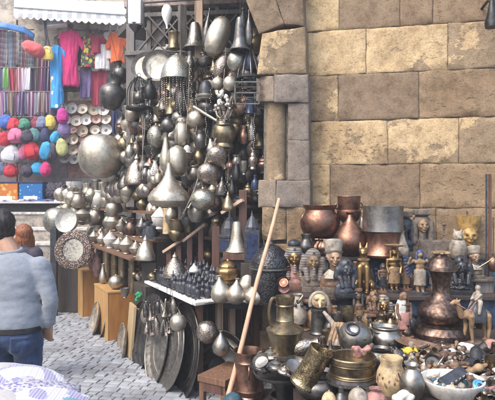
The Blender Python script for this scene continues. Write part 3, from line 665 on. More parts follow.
ft = empty('front_table', (1.3, 2.8, 0), 'low dark table at the very front under the trinket bowl', 'table')
tier('tabletop', .60, 2.2, 2.3, 3.26, ZD - .03, ZD, 'dwood', ft)
for x in (.63, 2.1):
    for y in (2.34, 3.18): tier('leg', x, x + .05, y, y + .05, 0, ZD - .03, 'dwood', ft)

# ------------------------------------------------------------------ hanging metalware (px, py of the middle; size in photo pixels)
HG = 'metalware hung across the shop front'
def H(kind, px, py, w, h, mat, name, cat, label, Y=None, **o):
    o.setdefault('group', HG); return hang(kind, px, py, w, h, mat, name, cat, label, Y, **o)
H('drum_globe', 101, 156, 45, 44, 'silver', 'hanging_globe', 'globe', 'largest hanging globe, a smooth silvery ball over the rows of lidded pots', 6.5, wire=.5)
H('globe', 121, 140, 14, 15, 'silver', 'hanging_globe', 'globe', 'small silvery ball touching the upper right of the largest globe', 6.7)
H('can', 125, 129, 9, 7, 'slate', 'capped_tin', 'tin', 'little blue black capped tin above the small silvery ball', 6.75, wire=.3)
H('stupa', 137, 169, 26, 32, 'engr', 'conical_lantern', 'lantern', 'grey conical lantern with a flat base right of the largest globe', 6.3)
H('lantern', 141, 138, 19, 34, 'grey', 'pagoda_lantern', 'lantern', 'dull grey tiered lantern with a pyramid roof below the bird cage', 6.5)
H('globe', 156, 136, 18, 25, 'hsilver', 'hanging_globe', 'globe', 'pale egg shaped hammered globe right of the pagoda lantern', 6.0)
H('bowl', 153, 152, 18, 12, 'dgrey', 'hanging_bowl', 'bowl', 'dark grey bowl hanging under the pale hammered egg globe', 6.05)
H('globe', 168, 125, 14, 16, 'dgrey', 'hanging_globe', 'globe', 'dark pewter ball atop the long pale pear vase', 5.6)
H('pear', 166, 152, 13, 38, 'silver', 'pear_vase', 'vase', 'long slender pale pear vase hanging above the broad onion lamp', 5.65)
H('globe', 180, 118, 17, 16, 'grey', 'hanging_globe', 'globe', 'grey ball between the dark ball and the pale ball under the stick', 5.75)
H('globe', 196, 119, 19, 20, 'silver', 'hanging_globe', 'globe', 'pale ball hanging just under the diagonal silvery stick', 5.5)
H('oval', 182, 134, 16, 25, 'silver', 'oval_vase', 'vase', 'polished oval vase hanging over the small white dome', 5.55)
H('oval', 177, 161, 22, 31, 'silver', 'oval_vase', 'vase', 'bigger polished oval vase hanging right above the onion lamp', 5.4)
H('dome', 187, 149, 10, 8, 'chalk', 'small_dome', 'dome', 'small white dome between the two polished oval vases', 5.5)
H('onion', 169, 185, 42, 44, 'silver', 'onion_lamp', 'lamp', 'broad gleaming onion shaped lamp with a long tapering neck', 5.25, wire=.2)
H('pot', 224, 135, 24, 26, 'dbrass', 'hanging_pot', 'pot', 'dim brownish brass pot hung upside down below the ornate candelabrum', 5.1, pitch=180, wire=0)
H('teardrop', 219, 158, 21, 25, 'engr', 'tilted_teardrop', 'vase', 'upper of the two tilted teardrops tied along the cord', 5.05, tilt=150, wire=0)
H('teardrop', 210, 176, 23, 27, 'engr', 'tilted_teardrop', 'vase', 'lower of the two tilted teardrops tied along the cord', 5.1, tilt=145, wire=0)
H('globe', 203, 199, 25, 24, 'hsilver', 'hanging_globe', 'globe', 'hammered warm grey globe below the two tilted teardrops', 5.1, wire=.15)
H('globe', 215, 203, 14, 18, 'bronze', 'hanging_globe', 'globe', 'small bronze globe tucked behind the hammered warm grey globe', 5.25, wire=.15)
H('pot', 194, 173, 16, 14, 'grey', 'hanging_pot', 'pot', 'dull grey cup left of the lower tilted teardrop', 5.5, wire=.1)
H('bowl', 188, 182, 14, 11, 'dgrey', 'hanging_bowl', 'bowl', 'dark bowl under the dull grey cup', 5.6, wire=.1)
H('can', 172, 107, 15, 16, 'brass', 'glass_lantern', 'lantern', 'cream and brass drum lantern above the dark pewter ball', 5.9)
H('bowl', 160, 113, 14, 11, 'dbrass', 'hanging_bowl', 'bowl', 'small brassy bowl left of the cream drum lantern', 6.0)
H('stupa', 160, 105, 10, 9, 'engr', 'pointed_cover', 'lid', 'pointed grey lid over the small brassy bowl', 6.02)
H('urn', 113, 93, 26, 34, 'dgrey', 'flared_urn', 'urn', 'large dull urn body with flared neck hanging before the hung clothes', 6.5, tilt=14, wire=.7)
H('urn', 120, 73, 15, 22, 'dgrey', 'flared_urn', 'urn', 'smaller dark funnel necked urn on the shoulder of the large dull urn', 6.7, tilt=-14, wire=.5)
H('jug', 132, 66, 9, 12, 'dbrass', 'hanging_jug', 'jug', 'tiny dark brass jug above the wire bird cage', 6.5, wire=.3)
H('disc', 145, 67, 29, 5, 'grey', 'hanging_plate', 'plate', 'leftmost of the three overlapping round plates under the lattice', 6.15, pitch=84, turn=-16, wire=0)
H('disc', 158, 66, 32, 5, 'grey', 'hanging_plate', 'plate', 'middle of the three overlapping round plates under the lattice', 6.05, pitch=86, turn=-10, wire=0)
# the pierced lamp with a bead fringe
Y = 5.6; s = Y / F
L = H('shade', 177, 67, 33, 26, 'hsilver', 'fringed_lamp', 'lamp', 'round pierced silvery lamp trailing a bead fringe', Y, wire=.2)
for k in range(26):
    a = 2 * math.pi * k / 26; rr = 15.0 * s; ln = (20 + 14 * random.Random(k).random()) * s
    x, y = rr * math.cos(a), rr * math.sin(a); n_ = int(ln / .022); b = BM()
    for q in range(n_): ball(b, (x, y, -.012 - q * .022), .006, None, 1)
    obj('bead_string', b, M['engr'], L)
H('pear', 182, 93, 15, 40, 'dgrey', 'hanging_vase', 'vase', 'dark tall vase hanging inside the bead fringe', 5.65, wire=.1)
H('can', 174, 41, 12, 17, 'dbrass', 'brass_canister', 'canister', 'dark brass canister directly over the fringed lamp', 5.7, wire=.3)
H('teardrop', 167, 17, 11, 24, 'milk', 'glass_lamp', 'lamp', 'white glass teardrop lamp hanging under the lintel', 5.9, tilt=0, pitch=180, wire=0)
H('bell', 195, 36, 26, 27, 'grey', 'hanging_bell', 'bell', 'wide grey bell hanging beside the tan wooden post', 5.8, wire=.3)
H('teardrop', 207, 28, 7, 40, 'dgrey', 'slim_ewer', 'ewer', 'dark slim curved ewer left of the slanting silvery urn', 5.5, tilt=8, wire=.1)
H('oval', 218, 36, 23, 40, 'silver', 'slanting_urn', 'urn', 'big bright oval urn slanting high under the arch', 5.2, tilt=20, wire=.1)
H('globe', 222, 66, 15, 29, 'engr', 'hanging_globe', 'globe', 'slanting long grey globe below the big slanting urn', 5.2, tilt=22, wire=.1)
H('globe', 236, 61, 18, 23, 'hsilver', 'hanging_globe', 'globe', 'pale brown tinted globe left of the dark spiked lantern', 5.0, wire=.2)
H('globe', 218, 83, 13, 14, 'silver', 'hanging_globe', 'globe', 'small pale ball low on the left of the globe cluster under the arch', 5.15, wire=.1)
H('globe', 230, 83, 14, 16, 'silver', 'hanging_globe', 'globe', 'small round pale ball beneath the brown tinted globe', 4.98, wire=.1)
H('dome', 206, 89, 19, 18, 'slate', 'violet_dome', 'dome', 'violet grey dome over a silvery rim right of the tan post', 5.4, wire=.2)
H('disc', 206, 98, 22, 5, 'silver', 'hanging_plate', 'plate', 'silvery rimmed plate under the violet grey dome', 5.42, wire=0)
H('cauldron', 207, 107, 19, 16, 'dgrey', 'hanging_pot', 'pot', 'dark pot below the silvery rimmed plate', 5.45, wire=0)
H('bell', 240, 34, 22, 34, 'dgrey', 'hanging_bell', 'bell', 'dark long bell at the arch, above the spiked lantern', 4.95, wire=.3)
H('bottle', 243, 18, 8, 22, 'iron', 'hanging_bottle', 'bottle', 'narrow black bottle at the top beside the arch stones', 4.95, wire=.2)
H('teardrop', 249, 28, 8, 36, 'dgrey', 'slim_ewer', 'ewer', 'dark slim ewer right against the arch stones', 4.92, wire=.2)
H('stupa', 228, 201, 12, 20, 'brass', 'gold_finial', 'finial', 'little golden onion topped finial left of the red brown post', 4.95, wire=.1)
H('globe', 240, 109, 12, 12, 'brownst', 'hanging_globe', 'globe', 'brown ball hanging in the dark below the wire lantern', 5.05, wire=.2)
H('can', 250, 107, 10, 14, 'bluegl', 'blue_lantern', 'lantern', 'deep blue glass tin close to the pier cap', 5.0, wire=.2)
for i, (x, y, w_, h_, mt, kd, lb) in enumerate([
 (150, 88, 12, 22, 'iron', 'bottle', 'thin black bottle right of the wire bird cage'), (190, 62, 9, 20, 'dgrey', 'jug', 'dark little jug hiding behind the tan post on its left'),
 (212, 112, 10, 14, 'iron', 'lantern', 'tiny black lantern below the white trinkets'), (201, 140, 14, 18, 'dgrey', 'pot', 'shadowed grey pot between the pale ball and the dim brass pot'),
 (199, 156, 12, 16, 'dbrass', 'jug', 'shadowed brassy jug right of the bigger oval vase'), (146, 175, 12, 18, 'dgrey', 'vase', 'dull dark vase left of the onion lamp'),
 (155, 168, 10, 16, 'chalk', 'pear', 'small whitish flask over the left shoulder of the onion lamp'), (158, 176, 8, 14, 'silver', 'bottle', 'small silvery flask at the left edge of the onion lamp'),
 (130, 152, 10, 18, 'grey', 'vase', 'small dull vase behind the top of the conical lantern'), (148, 117, 9, 14, 'dgrey', 'jug', 'small dark jug hanging below the bird cage'),
 (127, 112, 10, 12, 'grey', 'bowl', 'small grey bowl under the left corner of the bird cage'), (233, 108, 8, 18, 'dbrass', 'bottle', 'dusky brass bottle right of the candelabrum'),
 (244, 135, 11, 18, 'dcopper', 'jug', 'dim copper jug in the dark near the pier'), (252, 128, 8, 26, 'grey', 'bottle', 'thin grey bottle hanging next to the marble shaft'),
 (253, 160, 9, 20, 'engr', 'lantern', 'small engraved lantern beside the marble shaft'), (244, 168, 10, 14, 'grey', 'bowl', 'small grey dish above the blue glass dome lantern'),
 (236, 172, 9, 16, 'dgrey', 'pot', 'dull pot right of the lower tilted teardrop'), (255, 182, 8, 16, 'bluegl', 'bottle', 'blue bottle next to the pier base stone'),
 (248, 190, 10, 14, 'dbrass', 'lantern', 'little brassy lantern above the dark blue dome lantern'), (232, 186, 8, 18, 'dgrey', 'pear', 'thin dull pear flask over the golden finial')]):
    H(kd, x, y, w_, h_, mt, 'hanging_' + {'pear': 'flask'}.get(kd, kd), {'pear': 'flask'}.get(kd, kd), lb, depth(x) + .1, wire=.15)

# bird cage of bent wires
Y = 6.1; s = Y / F; c = at(139, 108, Y)
e = empty('bird_cage', c, 'black wire bird cage with a domed top', 'bird cage', HG)
b = BM()
for k in range(14):
    a = 2 * math.pi * k / 14; rr = 12 * s
    tube(b, [(rr * math.cos(a) * f, rr * math.sin(a) * f, z * s) for f, z in ((1, 0), (1, 12), (.94, 18), (.74, 24), (.45, 28), (.12, 31))], .0045, 6)
obj('wires', b, M['iron'], e)
b = BM(); lathe(b, [(0, -.02), (12.8 * s, -.02), (13 * s, 0), (12.6 * s, .012), (0, .012)], 28); obj('tray', b, M['iron'], e)
b = BM(); tube(b, [(.02 * math.cos(t), 0, 33 * s + .02 * math.sin(t)) for t in (2 * math.pi * k / 12 for k in range(12))], .004, 6, closed=True); obj('ring', b, M['iron'], e)
# spiked wire lantern
Y = 4.98; s = Y / F; c = at(249, 76, Y)
e = empty('wire_lantern', c, 'dark lantern of splayed curved blades against the arch stones', 'lantern', HG)
b = BM()
for k in range(9):
    a = 2 * math.pi * k / 9
    tube(b, [(s * r_ * math.cos(a), s * r_ * math.sin(a), s * z) for r_, z in ((2, 30), (4, 24), (8, 14), (11, 4), (12, -2))], .009, 6, .006)
obj('blades', b, M['dgrey'], e)
b = BM(); lathe(b, [(0, 26 * s), (4 * s, 26 * s), (5 * s, 30 * s), (3 * s, 34 * s), (0, 40 * s)], 20); obj('cap', b, M['iron'], e)
b = BM(); lathe(b, [(11 * s, -4 * s), (12.4 * s, -3 * s), (12.4 * s, 0), (11 * s, 0)], 24); obj('ring', b, M['iron'], e)
b = BM(); lathe(b, [(0, 6 * s), (4 * s, 6 * s), (5.5 * s, 14 * s), (3 * s, 24 * s), (0, 26 * s)], 20); obj('glass', b, M['bluegl'], e)
# wire lantern box under the cluster
c = at(247, 106, 4.98); e = empty('box_lantern', c, 'open square wire lantern hanging just left of the pier cap', 'lantern', HG)
b = BM(); w_ = .11
for z in (0, .1, .2):
    for p, q in (((-1, -1), (1, -1)), ((1, -1), (1, 1)), ((1, 1), (-1, 1)), ((-1, 1), (-1, -1))): beam(b, (p[0] * w_, p[1] * w_, z), (q[0] * w_, q[1] * w_, z), .012, .012, .001)
for p in ((-1, -1), (1, -1), (1, 1), (-1, 1)): beam(b, (p[0] * w_, p[1] * w_, 0), (p[0] * w_, p[1] * w_, .2), .012, .012, .001)
obj('frame', b, M['dgrey'], e, False)
# ornate candelabrum with animal heads
Y = 5.05; s = Y / F; c = at(224, 126, Y); e = empty('ornate_candelabrum', c, 'ornate brassy candelabrum with knobbed arms in the middle of the hanging goods', 'candelabrum', HG)
b = BM(); lathe(b, [(a * 8 * s, z * 24 * s) for a, z in PROF['candle']], 24); obj('stem', b, M['engr'], e)
for k in range(5):
    a = 2 * math.pi * k / 5 + .4; b = BM()
    tube(b, [Vector((math.cos(a) * r_ * s, math.sin(a) * r_ * s, z * s)) for r_, z in ((1, 10), (4, 8), (7, 11), (8.5, 16), (8, 19))], .012, 7)
    ball(b, (math.cos(a) * 8 * s, math.sin(a) * 8 * s, 20 * s), .026); ball(b, (math.cos(a) * 9.6 * s, math.sin(a) * 9.6 * s, 16 * s), .018); obj('arm', b, M['engr'], e)
for i, (x, y) in enumerate(((222, 94), (226, 98), (220, 103), (228, 103))):
    b = BM(); p = at(x, y, 5.0)
    for k in range(7): ball(b, Vector((rnd.uniform(-.02, .02), rnd.uniform(-.02, .02), rnd.uniform(-.03, .03))), rnd.uniform(.012, .022), (0, 40, 0))
    tag(obj('white_trinket', fuse(b, .006, 2), M['chalk'], None, loc=p), ('white knobbly trinket directly below the small round pale ball', 'white knobbly trinket, outermost of the four under the globe cluster', 'white knobbly trinket touching the upper arm of the candelabrum', 'white knobbly trinket beside the brown hanging ball')[i], 'trinket', 'white trinkets on the cluster')
# stick, cord
b = BM(); tube(b, [at(194, 107, 5.3), at(217, 121, 5.0)], .018, 10, .012)
tag(obj('silvery_stick', b, M['silver']), 'diagonal silvery stick pointing down towards the dim brass pot', 'stick')
b = BM(); pts = [(232, 96), (224, 122), (214, 143), (207, 158), (199, 176), (192, 196), (183, 214)]
for k in range(4): tube(b, [at(x + .9 * math.sin(i * 3 + k * 1.6), y, 4.98 + .03 * i + .012 * math.cos(i * 3 + k * 1.6)) for i, (x, y) in enumerate(pts)], .004, 6)
tag(obj('twisted_cord', b, M['rope']), 'twisted pale cord slanting down with the teardrops tied to it', 'cord')
for i, (x, lb) in enumerate(((196, 'thin chain of white beads near the tan post'), (206, 'thin chain of white beads below the violet grey dome'), (254, 'thin chain of white beads beside the pier'))):
    b = BM(); Yc = depth(x)
    p0 = at(x, 100 if i else 92, Yc)
    for k in range(26): ball(b, (.006 * math.sin(k), 0, -k * .018), .005, None, 1)
    tag(obj('bead_chain', b, M['chalk'], None, loc=p0), lb, 'chain', 'bead chains')
# white box lantern at the top
e = empty('box_lamp', at(135.5, 27, 6.05), 'tall white glass box lantern at the left end of the lintel', 'lamp', HG); s = 6.05 / F
b = BM(); box(b, (0, 0, 15 * s), (14 * s, 14 * s, 28 * s), None, .02); obj('glass_body', b, M['milk'], e)
b = BM(); lathe(b, [(0, 0), (6 * s, 0), (7.4 * s, .03), (4 * s, -.03), (0, -.08)], 20); obj('base_cap', b, M['dgrey'], e)
b = BM()
for x in (-7, 7):
    for y in (-7, 7): beam(b, (x * s, y * s, .01), (x * s, y * s, 30 * s), .014)
obj('frame', b, M['dgrey'], e)
# tan post between the goods
b = BM(); p = at(199, 108, 5.85); box(b, (0, 0, .45), (8 * 5.85 / F, .08, 1.5), None, .006); tag(obj('tan_post', b, M['lath'], None, False, loc=p), 'tan wooden post behind the violet grey dome', 'post')
# cross pole everything hangs from
for p0, p1, lb in ((at(132, 118, 6.6), at(262, 110, 5.5), 'lower dark pole the globes hang from'), (at(130, 52, 6.6), at(258, 52, 5.5), 'middle dark pole the plates hang from'), (at(128, 4, 6.5), at(248, -4, 4.97), 'top dark pole the lamps hang from')):
    b = BM(); tube(b, [p0, p1], .012, 8); tag(obj('hanging_pole', b, M['dwood']), lb, 'pole', 'poles of the shop front')
HM = [('jug', 'dgrey', 'dark grey'), ('globe', 'dbrass', 'dark brass'), ('bottle', 'dgrey', 'dark grey'), ('lantern', 'bronze', 'bronze'), ('bowl', 'grey', 'dull grey'), ('pear', 'dbrass', 'dark brass'), ('pot', 'engr', 'engraved'), ('stupa', 'dgrey', 'dark grey'), ('globe', 'grey', 'dull grey'), ('vase', 'dcopper', 'dim copper')]
r4 = random.Random(21)
for i in range(140):
    x = r4.uniform(120, 264); y = r4.uniform(48, 206) if x > 186 else r4.uniform(90, 200); k, mt, w_ = HM[i % 10]; nm = {'pear': 'flask', 'stupa': 'cone'}.get(k, k)
    hang(k, x, y, r4.uniform(9, 16), r4.uniform(12, 22), mt, 'dim_' + nm, nm, '%s %s hanging deep among the goods of the shop front' % (w_, nm), depth(x) + r4.uniform(.16, .4), wire=.18, tilt=r4.uniform(-16, 16), n=20, group='%s %s pieces deep in the shop front' % (w_, nm))
# thin chains and ropes dangling between the goods
for i in range(14):
    x = r4.uniform(132, 260); y = r4.uniform(20, 120); Yc = depth(x) - .05; n_ = r4.randrange(22, 44); sw = r4.uniform(-.10, .10); b = BM()
    if i % 2:
        for k in range(n_): ball(b, (sw * (k / n_) ** 2 + .008 * math.sin(k * 1.7), 0, -k * .02), .0075, (0, 90 * (k % 2), 0), 1)
    else: tube(b, [(sw * (k / 12) ** 2, .01 * math.sin(k), -k * .06) for k in range(13)], .004, 6)
    tag(obj('thin_chain' if i % 2 else 'dangling_rope', b, M['grey' if i % 2 else 'rope'], None, loc=at(x, y, Yc)), 'thin grey chain hanging between the metal goods' if i % 2 else 'thin pale rope hanging between the metal goods', 'chain' if i % 2 else 'rope', 'thin grey chains between the goods' if i % 2 else 'thin pale ropes between the goods')
HB = [('globe', 'silver', 'silvery'), ('jug', 'engr', 'engraved'), ('oval', 'grey', 'dull grey'), ('lidded', 'silver', 'silvery'), ('pear', 'hsilver', 'hammered'), ('vase', 'silver', 'silvery'), ('stupa', 'grey', 'dull grey'), ('globe', 'engr', 'engraved')]
for i in range(64):
    x = r4.uniform(104, 214); y = r4.uniform(108, 212) if x > 122 else r4.uniform(176, 212); k, mt, w_ = HB[i % 8]; nm = {'pear': 'flask', 'stupa': 'cone', 'oval': 'urn', 'lidded': 'lidded_pot'}.get(k, k)
    hang(k, x, y, r4.uniform(11, 17), r4.uniform(13, 22), mt, 'packed_' + nm, nm.replace('_', ' '), '%s %s packed among the big hanging globes and lamps' % (w_, nm.replace('_', ' ')), depth(x) + r4.uniform(.12, .3), wire=.2, tilt=r4.uniform(-20, 20), n=22, group='%s %s pieces packed among the hanging globes' % (w_, nm))
# ------------------------------------------------------------------ rows on the stepped rack
def line_b(px, bb):                       # point of the line "b into the shop" under photo column px
    k = (px - 247.5) / F; X0, Y0 = SO.x + SN.x * bb, SO.y + SN.y * bb
    a = (k * Y0 - X0) / (SU.x - k * SU.y); return Vector((X0 + SU.x * a, Y0 + SU.y * a, 0))
def rack(row, px, w, h, kind, mat, name, cat, label, **o):
    bb, z = ROWS[row]; p = line_b(px, bb + o.pop('db', -.06)); p.z = z + .001; s = p.y / F
    return put(kind, name, cat, label, p, w * s, h * s, mat, o)
RG = 'lidded pots on the stepped rack'
for x, w, h, k, mt, lb in [(96, 21, 25, 'lidded', 'hsilver', 'large whitish lidded pot at the far end of the middle plank'), (113, 16, 20, 'lidded', 'silver', 'whitish lidded pot in the middle plank next to the largest one'),
 (122, 12, 15, 'lidded', 'silver', 'small silvery lidded pot, third along the middle plank'), (131, 14, 17, 'jug', 'bronze', 'dusky bronze jug on the middle plank'),
 (142, 13, 22, 'lidded', 'dgrey', 'dark lidded pot on the middle plank beside the dusky bronze jug')]:
    rack(1, x, w, h, k, mt, 'lidded_pot' if k == 'lidded' else 'jug', 'pot', lb, group=RG)
for x, w, h, k, mt, lb in [(94, 11, 13, 'lidded', 'silver', 'tiny lidded bowl at the far end of the lowest plank'), (102, 11, 14, 'lidded', 'silver', 'tiny lidded bowl, second from the far end of the lowest plank'),
 (110, 13, 18, 'lidded', 'chalk', 'white pointed lidded bowl on the lowest plank, under the large whitish pot'), (119, 13, 15, 'lidded', 'hsilver', 'hammered lidded bowl on the lowest plank just beyond the broad white lid'),
 (127, 16, 19, 'lidded', 'silver', 'broad bright lidded bowl on the lowest plank'), (136, 14, 17, 'lidded', 'engr', 'engraved lidded bowl on the lowest plank beside the white tent lid')]:
    rack(0, x, w, h, k, mt, 'lidded_bowl', 'bowl', lb, group=RG)
rack(0, 145.5, 19, 25, 'stupa', 'silver', 'tent_cover', 'lid', 'white tent shaped lid at the near end of the lowest plank', group=RG)
for x, w, h, k, mt, lb in [(88, 13, 24, 'pot', 'silver', 'silver potbellied jar at the far end of the top plank'), (96, 10, 28, 'can', 'grey', 'grey tall canister on the top plank beside the potbellied jar'), (103, 9, 26, 'can', 'silver', 'bright tall canister, second of the two on the top plank'),
 (111, 11, 20, 'pear', 'silver', 'pear flask on the top plank right below the largest globe'), (119, 12, 18, 'jug', 'grey', 'dull jug on the top plank after the pear flask'), (127, 12, 17, 'vase', 'silver', 'bright vase near the middle of the top plank'),
 (135, 12, 19, 'pear', 'dgrey', 'dark flask near the near end of the top plank'), (143, 14, 16, 'jug', 'dbrass', 'dark brass jug at the near end of the top plank')]:
    rack(2, x, w, h, k, mt, 'shelf_' + {'pear': 'flask'}.get(k, k), 'pot', lb, group='jars on the top plank')
for i in range(36):                        # small clutter between the pots
    row = i % 3; x = (90, 96, 92)[row] + (i // 3) * 5.1 + 2
    if x > 150: continue
    k, mt = [('vase', 'silver'), ('bowl', 'grey'), ('globe', 'engr'), ('jug', 'hsilver')][i % 4]
    rack(row, x, 12, 16, k, mt, 'little_' + k, k, 'little %s %s squeezed behind the bigger pots of the %s plank' % ({'silver': 'bright', 'grey': 'dull', 'engr': 'engraved', 'hsilver': 'hammered'}[mt], k, ('lowest', 'middle', 'top')[row]), db=.05, group='little %s %s pieces of the %s plank' % (mt, k, ('lowest', 'middle', 'top')[row]))

# box tops
def boxtop(px, bb, z, w, h, kind, mat, name, cat, label, **o):
    p = line_b(px, bb); p.z = z; s = p.y / F; return put(kind, name, cat, label, p, w * s, h * s, mat, o)
e_ = boxtop(116, -.12, .581, 15, 15, 'globe', 'silver', 'silver_ball', 'ball', 'shiny silver ball resting on the honey coloured box')
boxtop(107, -.05, .581, 9, 36, 'can', 'brass', 'brass_canister', 'canister', 'tall brass canister behind the pink cloth pieces', group='brass canisters on the honey coloured box')
boxtop(123, 0, .581, 10, 34, 'can', 'dbrass', 'brass_canister', 'canister', 'dark brass canister behind the shiny silver ball', group='brass canisters on the honey coloured box')
boxtop(133, 0, .581, 9, 38, 'can', 'brass', 'brass_canister', 'canister', 'brass canister nearest the pile of brass bits', group='brass canisters on the honey coloured box')
boxtop(115, 0.03, .581, 9, 38, 'can', 'ebrass', 'brass_canister', 'canister', 'chased brass canister between its two plain neighbours', group='brass canisters on the honey coloured box')
boxtop(103, -.16, .581, 8, 20, 'pear', 'silver', 'slim_flask', 'flask', 'slim silver flask at the far front of the honey coloured box')
boxtop(97, -.1, .581, 9, 24, 'vase', 'rose', 'pink_vase', 'vase', 'dusty pink vase on the honey coloured box')
boxtop(92, -.14, .661, 9, 22, 'vase', 'rose', 'pink_vase', 'vase', 'rosy vase beside the inlaid round mirror')
boxtop(100, -.02, .581, 8, 30, 'pear', 'copper', 'copper_flask', 'flask', 'coppery flask behind the dusty pink vase')
boxtop(125, -.18, .581, 9, 10, 'bowl', 'grey', 'small_bowl', 'bowl', 'small grey bowl right of the shiny silver ball')
# inlaid round mirror
Y = 7.25; s = Y / F; p = at(73, 250, Y)
e = empty('round_mirror', p, 'round mirror in a dark frame speckled with mother of pearl', 'mirror', None, (R(82), 0, R(-8)))
b = BM(); lathe(b, [(11 * s, -.01), (11 * s, .012), (12 * s, .025), (18 * s, .025), (19.5 * s, .01), (19.5 * s, -.015), (11 * s, -.015)], 48); obj('frame', b, printed('pearl_inlay', (.05, .035, .03), [(.6, .55, .5), (.55, .35, .18), (.6, .4, .4), (.2, .15, .1)], 60, .36), e)
b = BM(); lathe(b, [(0, 0), (11 * s, 0)], 40); obj('glass', b, metal('mirror_glass', (.62, .56, .5), (.55, .5, .44), .16, .5, dents=.02), e)
b = BM(); lathe(b, [(0, -.012), (17 * s, -.012), (17 * s, -.008)], 40); obj('backing', b, M['dwood'], e)
b = BM(); box(b, (0, 0, .6), (.09, .07, 1.28), None, .006); tag(obj('dark_post', b, M['slate'], None, False, loc=at(54, 305, 7.6) * Vector((1, 1, 0))), 'dark blue painted post left of the inlaid mirror', 'post')
p = at(61, 240, 7.55); b = BM(); box(b, (0, 0, .58), (.34, .2, 1.16), None, .01); tag(obj('plinth', b, M['dwood'], None, False, loc=(p.x + .02, p.y + .32, 0)), 'dark plinth under the two round white dishes', 'plinth')
put('drum_globe', 'white_dish', 'pot', 'big round whitish pot behind the smaller tilted dish', Vector((at(57, 215, 7.8).x, 7.8, 1.16)), 27 * 7.8 / F, 26 * 7.8 / F, 'hsilver', {})
hang('disc', 68, 221, 24, 8, 'chalk', 'white_dish', 'dish', 'round white dish tilted on edge above the inlaid mirror', 7.5, pitch=78, turn=-14, wire=0)
for i, (x, y, lb) in enumerate(((78, 200, 'pale pot left of the silver potbellied jar'), (72, 196, 'pale dish pot behind the round white dishes'), (82, 214, 'pale pot under the silver potbellied jar'))):
    hang(('pot', 'jug', 'lidded')[i], x, y, 15, 16, 'silver', 'pale_pot', 'pot', lb, 7.9, wire=0, group='pale pots beyond the rack')
for i in range(16):
    x, y = 62 + (i % 8) * 5 + r4.uniform(-2, 2), 197 + (i // 8) * 16 + r4.uniform(-5, 5); k = ('globe', 'lidded', 'vase', 'pot')[i % 4]
    hang(k, x, y, 13, 15, ('silver', 'chalk', 'hsilver')[i % 3], 'far_' + ('lidded_pot' if k == 'lidded' else k), 'pot', '%s pot in the far bright heap between the stone steps and the plank rack' % ('silvery', 'whitish', 'hammered')[i % 3], 8.0, wire=.1, tilt=r4.uniform(-15, 15), group='%s pots of the far heap' % ('silvery', 'whitish', 'hammered')[i % 3])
b = BM(); p = at(60, 285, 7.9); box(b, (0, 0, .25), (.36, .04, .5), Euler((0.1, 0, .3)).to_quaternion(), .006); tag(obj('leaning_board', b, plain('pink_white', (.66, .52, .50), .7, .2, 6), None, False, loc=(p.x - .02, p.y + .1, 0)), 'pale pinkish panel leaning at the foot of the tall plywood box', 'panel')

# things in front of the shop's wooden rails
p = at(150, 262, 5.9)
e = empty('blue_robe_stand', p, 'dark blue draped figure standing over the pile of brass bits', 'figure')
b = BM(); loft(b, [(0, 0, 0, .07, .06), (0, 0, .15, .075, .06), (0, 0, .3, .085, .065), (0, 0, .36, .075, .06), (0, 0, .4, .05, .05)], 24, 6, .06); obj('robe', b, M['slate'], e)
for x in (-.05, 0.05): b = BM(); ball(b, (x, 0, .40), (.045, .04, .045)); obj('finial', b, M['slate'], e)
b = BM(); box(b, (0, 0, p.z / 2 - p.z), (.16, .14, p.z)); obj('pedestal', b, M['dwood'], e, False)
stand_p = lambda kind, px, py, Y, w, h, mat, name, cat, label, **o: put(kind, name, cat, label, at(px, py, Y), w * Y / F, h * Y / F, mat, o)
pl = [(137, 282, 'brass', 'globe'), (142, 277, 'copper', 'bowl'), (147, 272, 'chalk', 'globe'), (152, 270, 'brass', 'vase'), (145, 266, 'silver', 'bowl'), (150, 264, 'gold', 'globe'), (139, 270, 'silver', 'jug'), (155, 276, 'copper', 'jug'), (143, 284, 'silver', 'bowl'), (133, 284, 'grey', 'disc'), (149, 279, 'engr', 'disc')]
b = BM(); p = shop(1.32, .06, 0); box(b, (0, 0, .38), (.3, .42, .76), Euler((0, 0, SROT)).to_quaternion(), .005); tag(obj('corner_crate', b, M['dwood'], None, False, loc=p), 'dark crate under the pile of little brass bits', 'crate')
WORDS = {'brass': 'brass', 'copper': 'coppery', 'chalk': 'white', 'silver': 'silvery', 'gold': 'golden', 'grey': 'grey', 'engr': 'engraved'}
for i, (x, y, mt, k) in enumerate(pl):
    q = line_b(x, .02 + (i % 3) * .06); put(k, 'brass_bit', 'trinket', '%s little %s in the glittering pile beside the black figurines%s' % (WORDS[mt], {'disc': 'plate', 'globe': 'ball'}.get(k, k), ', nearest the white strip' if i == 10 else ''), Vector((q.x, q.y, .762 + .05 * (i % 2))), .10, .09, mt, dict(tilt=rnd.uniform(-50, 50), turn=i * 50, group='pile of little metal bits'))

# railings with knobs behind the black figurines
rail = empty('wooden_railing', at(195, 262, 5.6), 'red brown wooden rails with pale sloping handrails behind the black figurines', 'railing')
def loc_(px, py, Y): return at(px, py, Y) - rail.location
for x0, y0, x1, y1, Y0, Y1 in ((164, 252, 182, 240, 5.75, 5.6), (184, 241, 206, 224, 5.6, 5.45), (222, 213, 243, 200, 5.1, 5.0)):
    b = BM(); beam(b, loc_(x0, y0, Y0), loc_(x1, y1, Y1), .05, .03); obj('handrail', b, M['lath'], rail, False)
for x, yt, yb, Y in ((169, 248, 300, 5.75), (179, 242, 300, 5.7), (190, 236, 300, 5.6), (201, 228, 300, 5.5), (216, 226, 320, 5.15), (243, 190, 300, 5.08), (233, 205, 300, 5.12)):
    b = BM(); p0, p1 = loc_(x, yb, Y), loc_(x, yt, Y); w_ = .075 if x in (216, 243) else .055; box(b, (p0 + p1) / 2, (w_, w_, (p1 - p0).z), None, .006); obj('baluster', b, M['redwood'], rail, False)
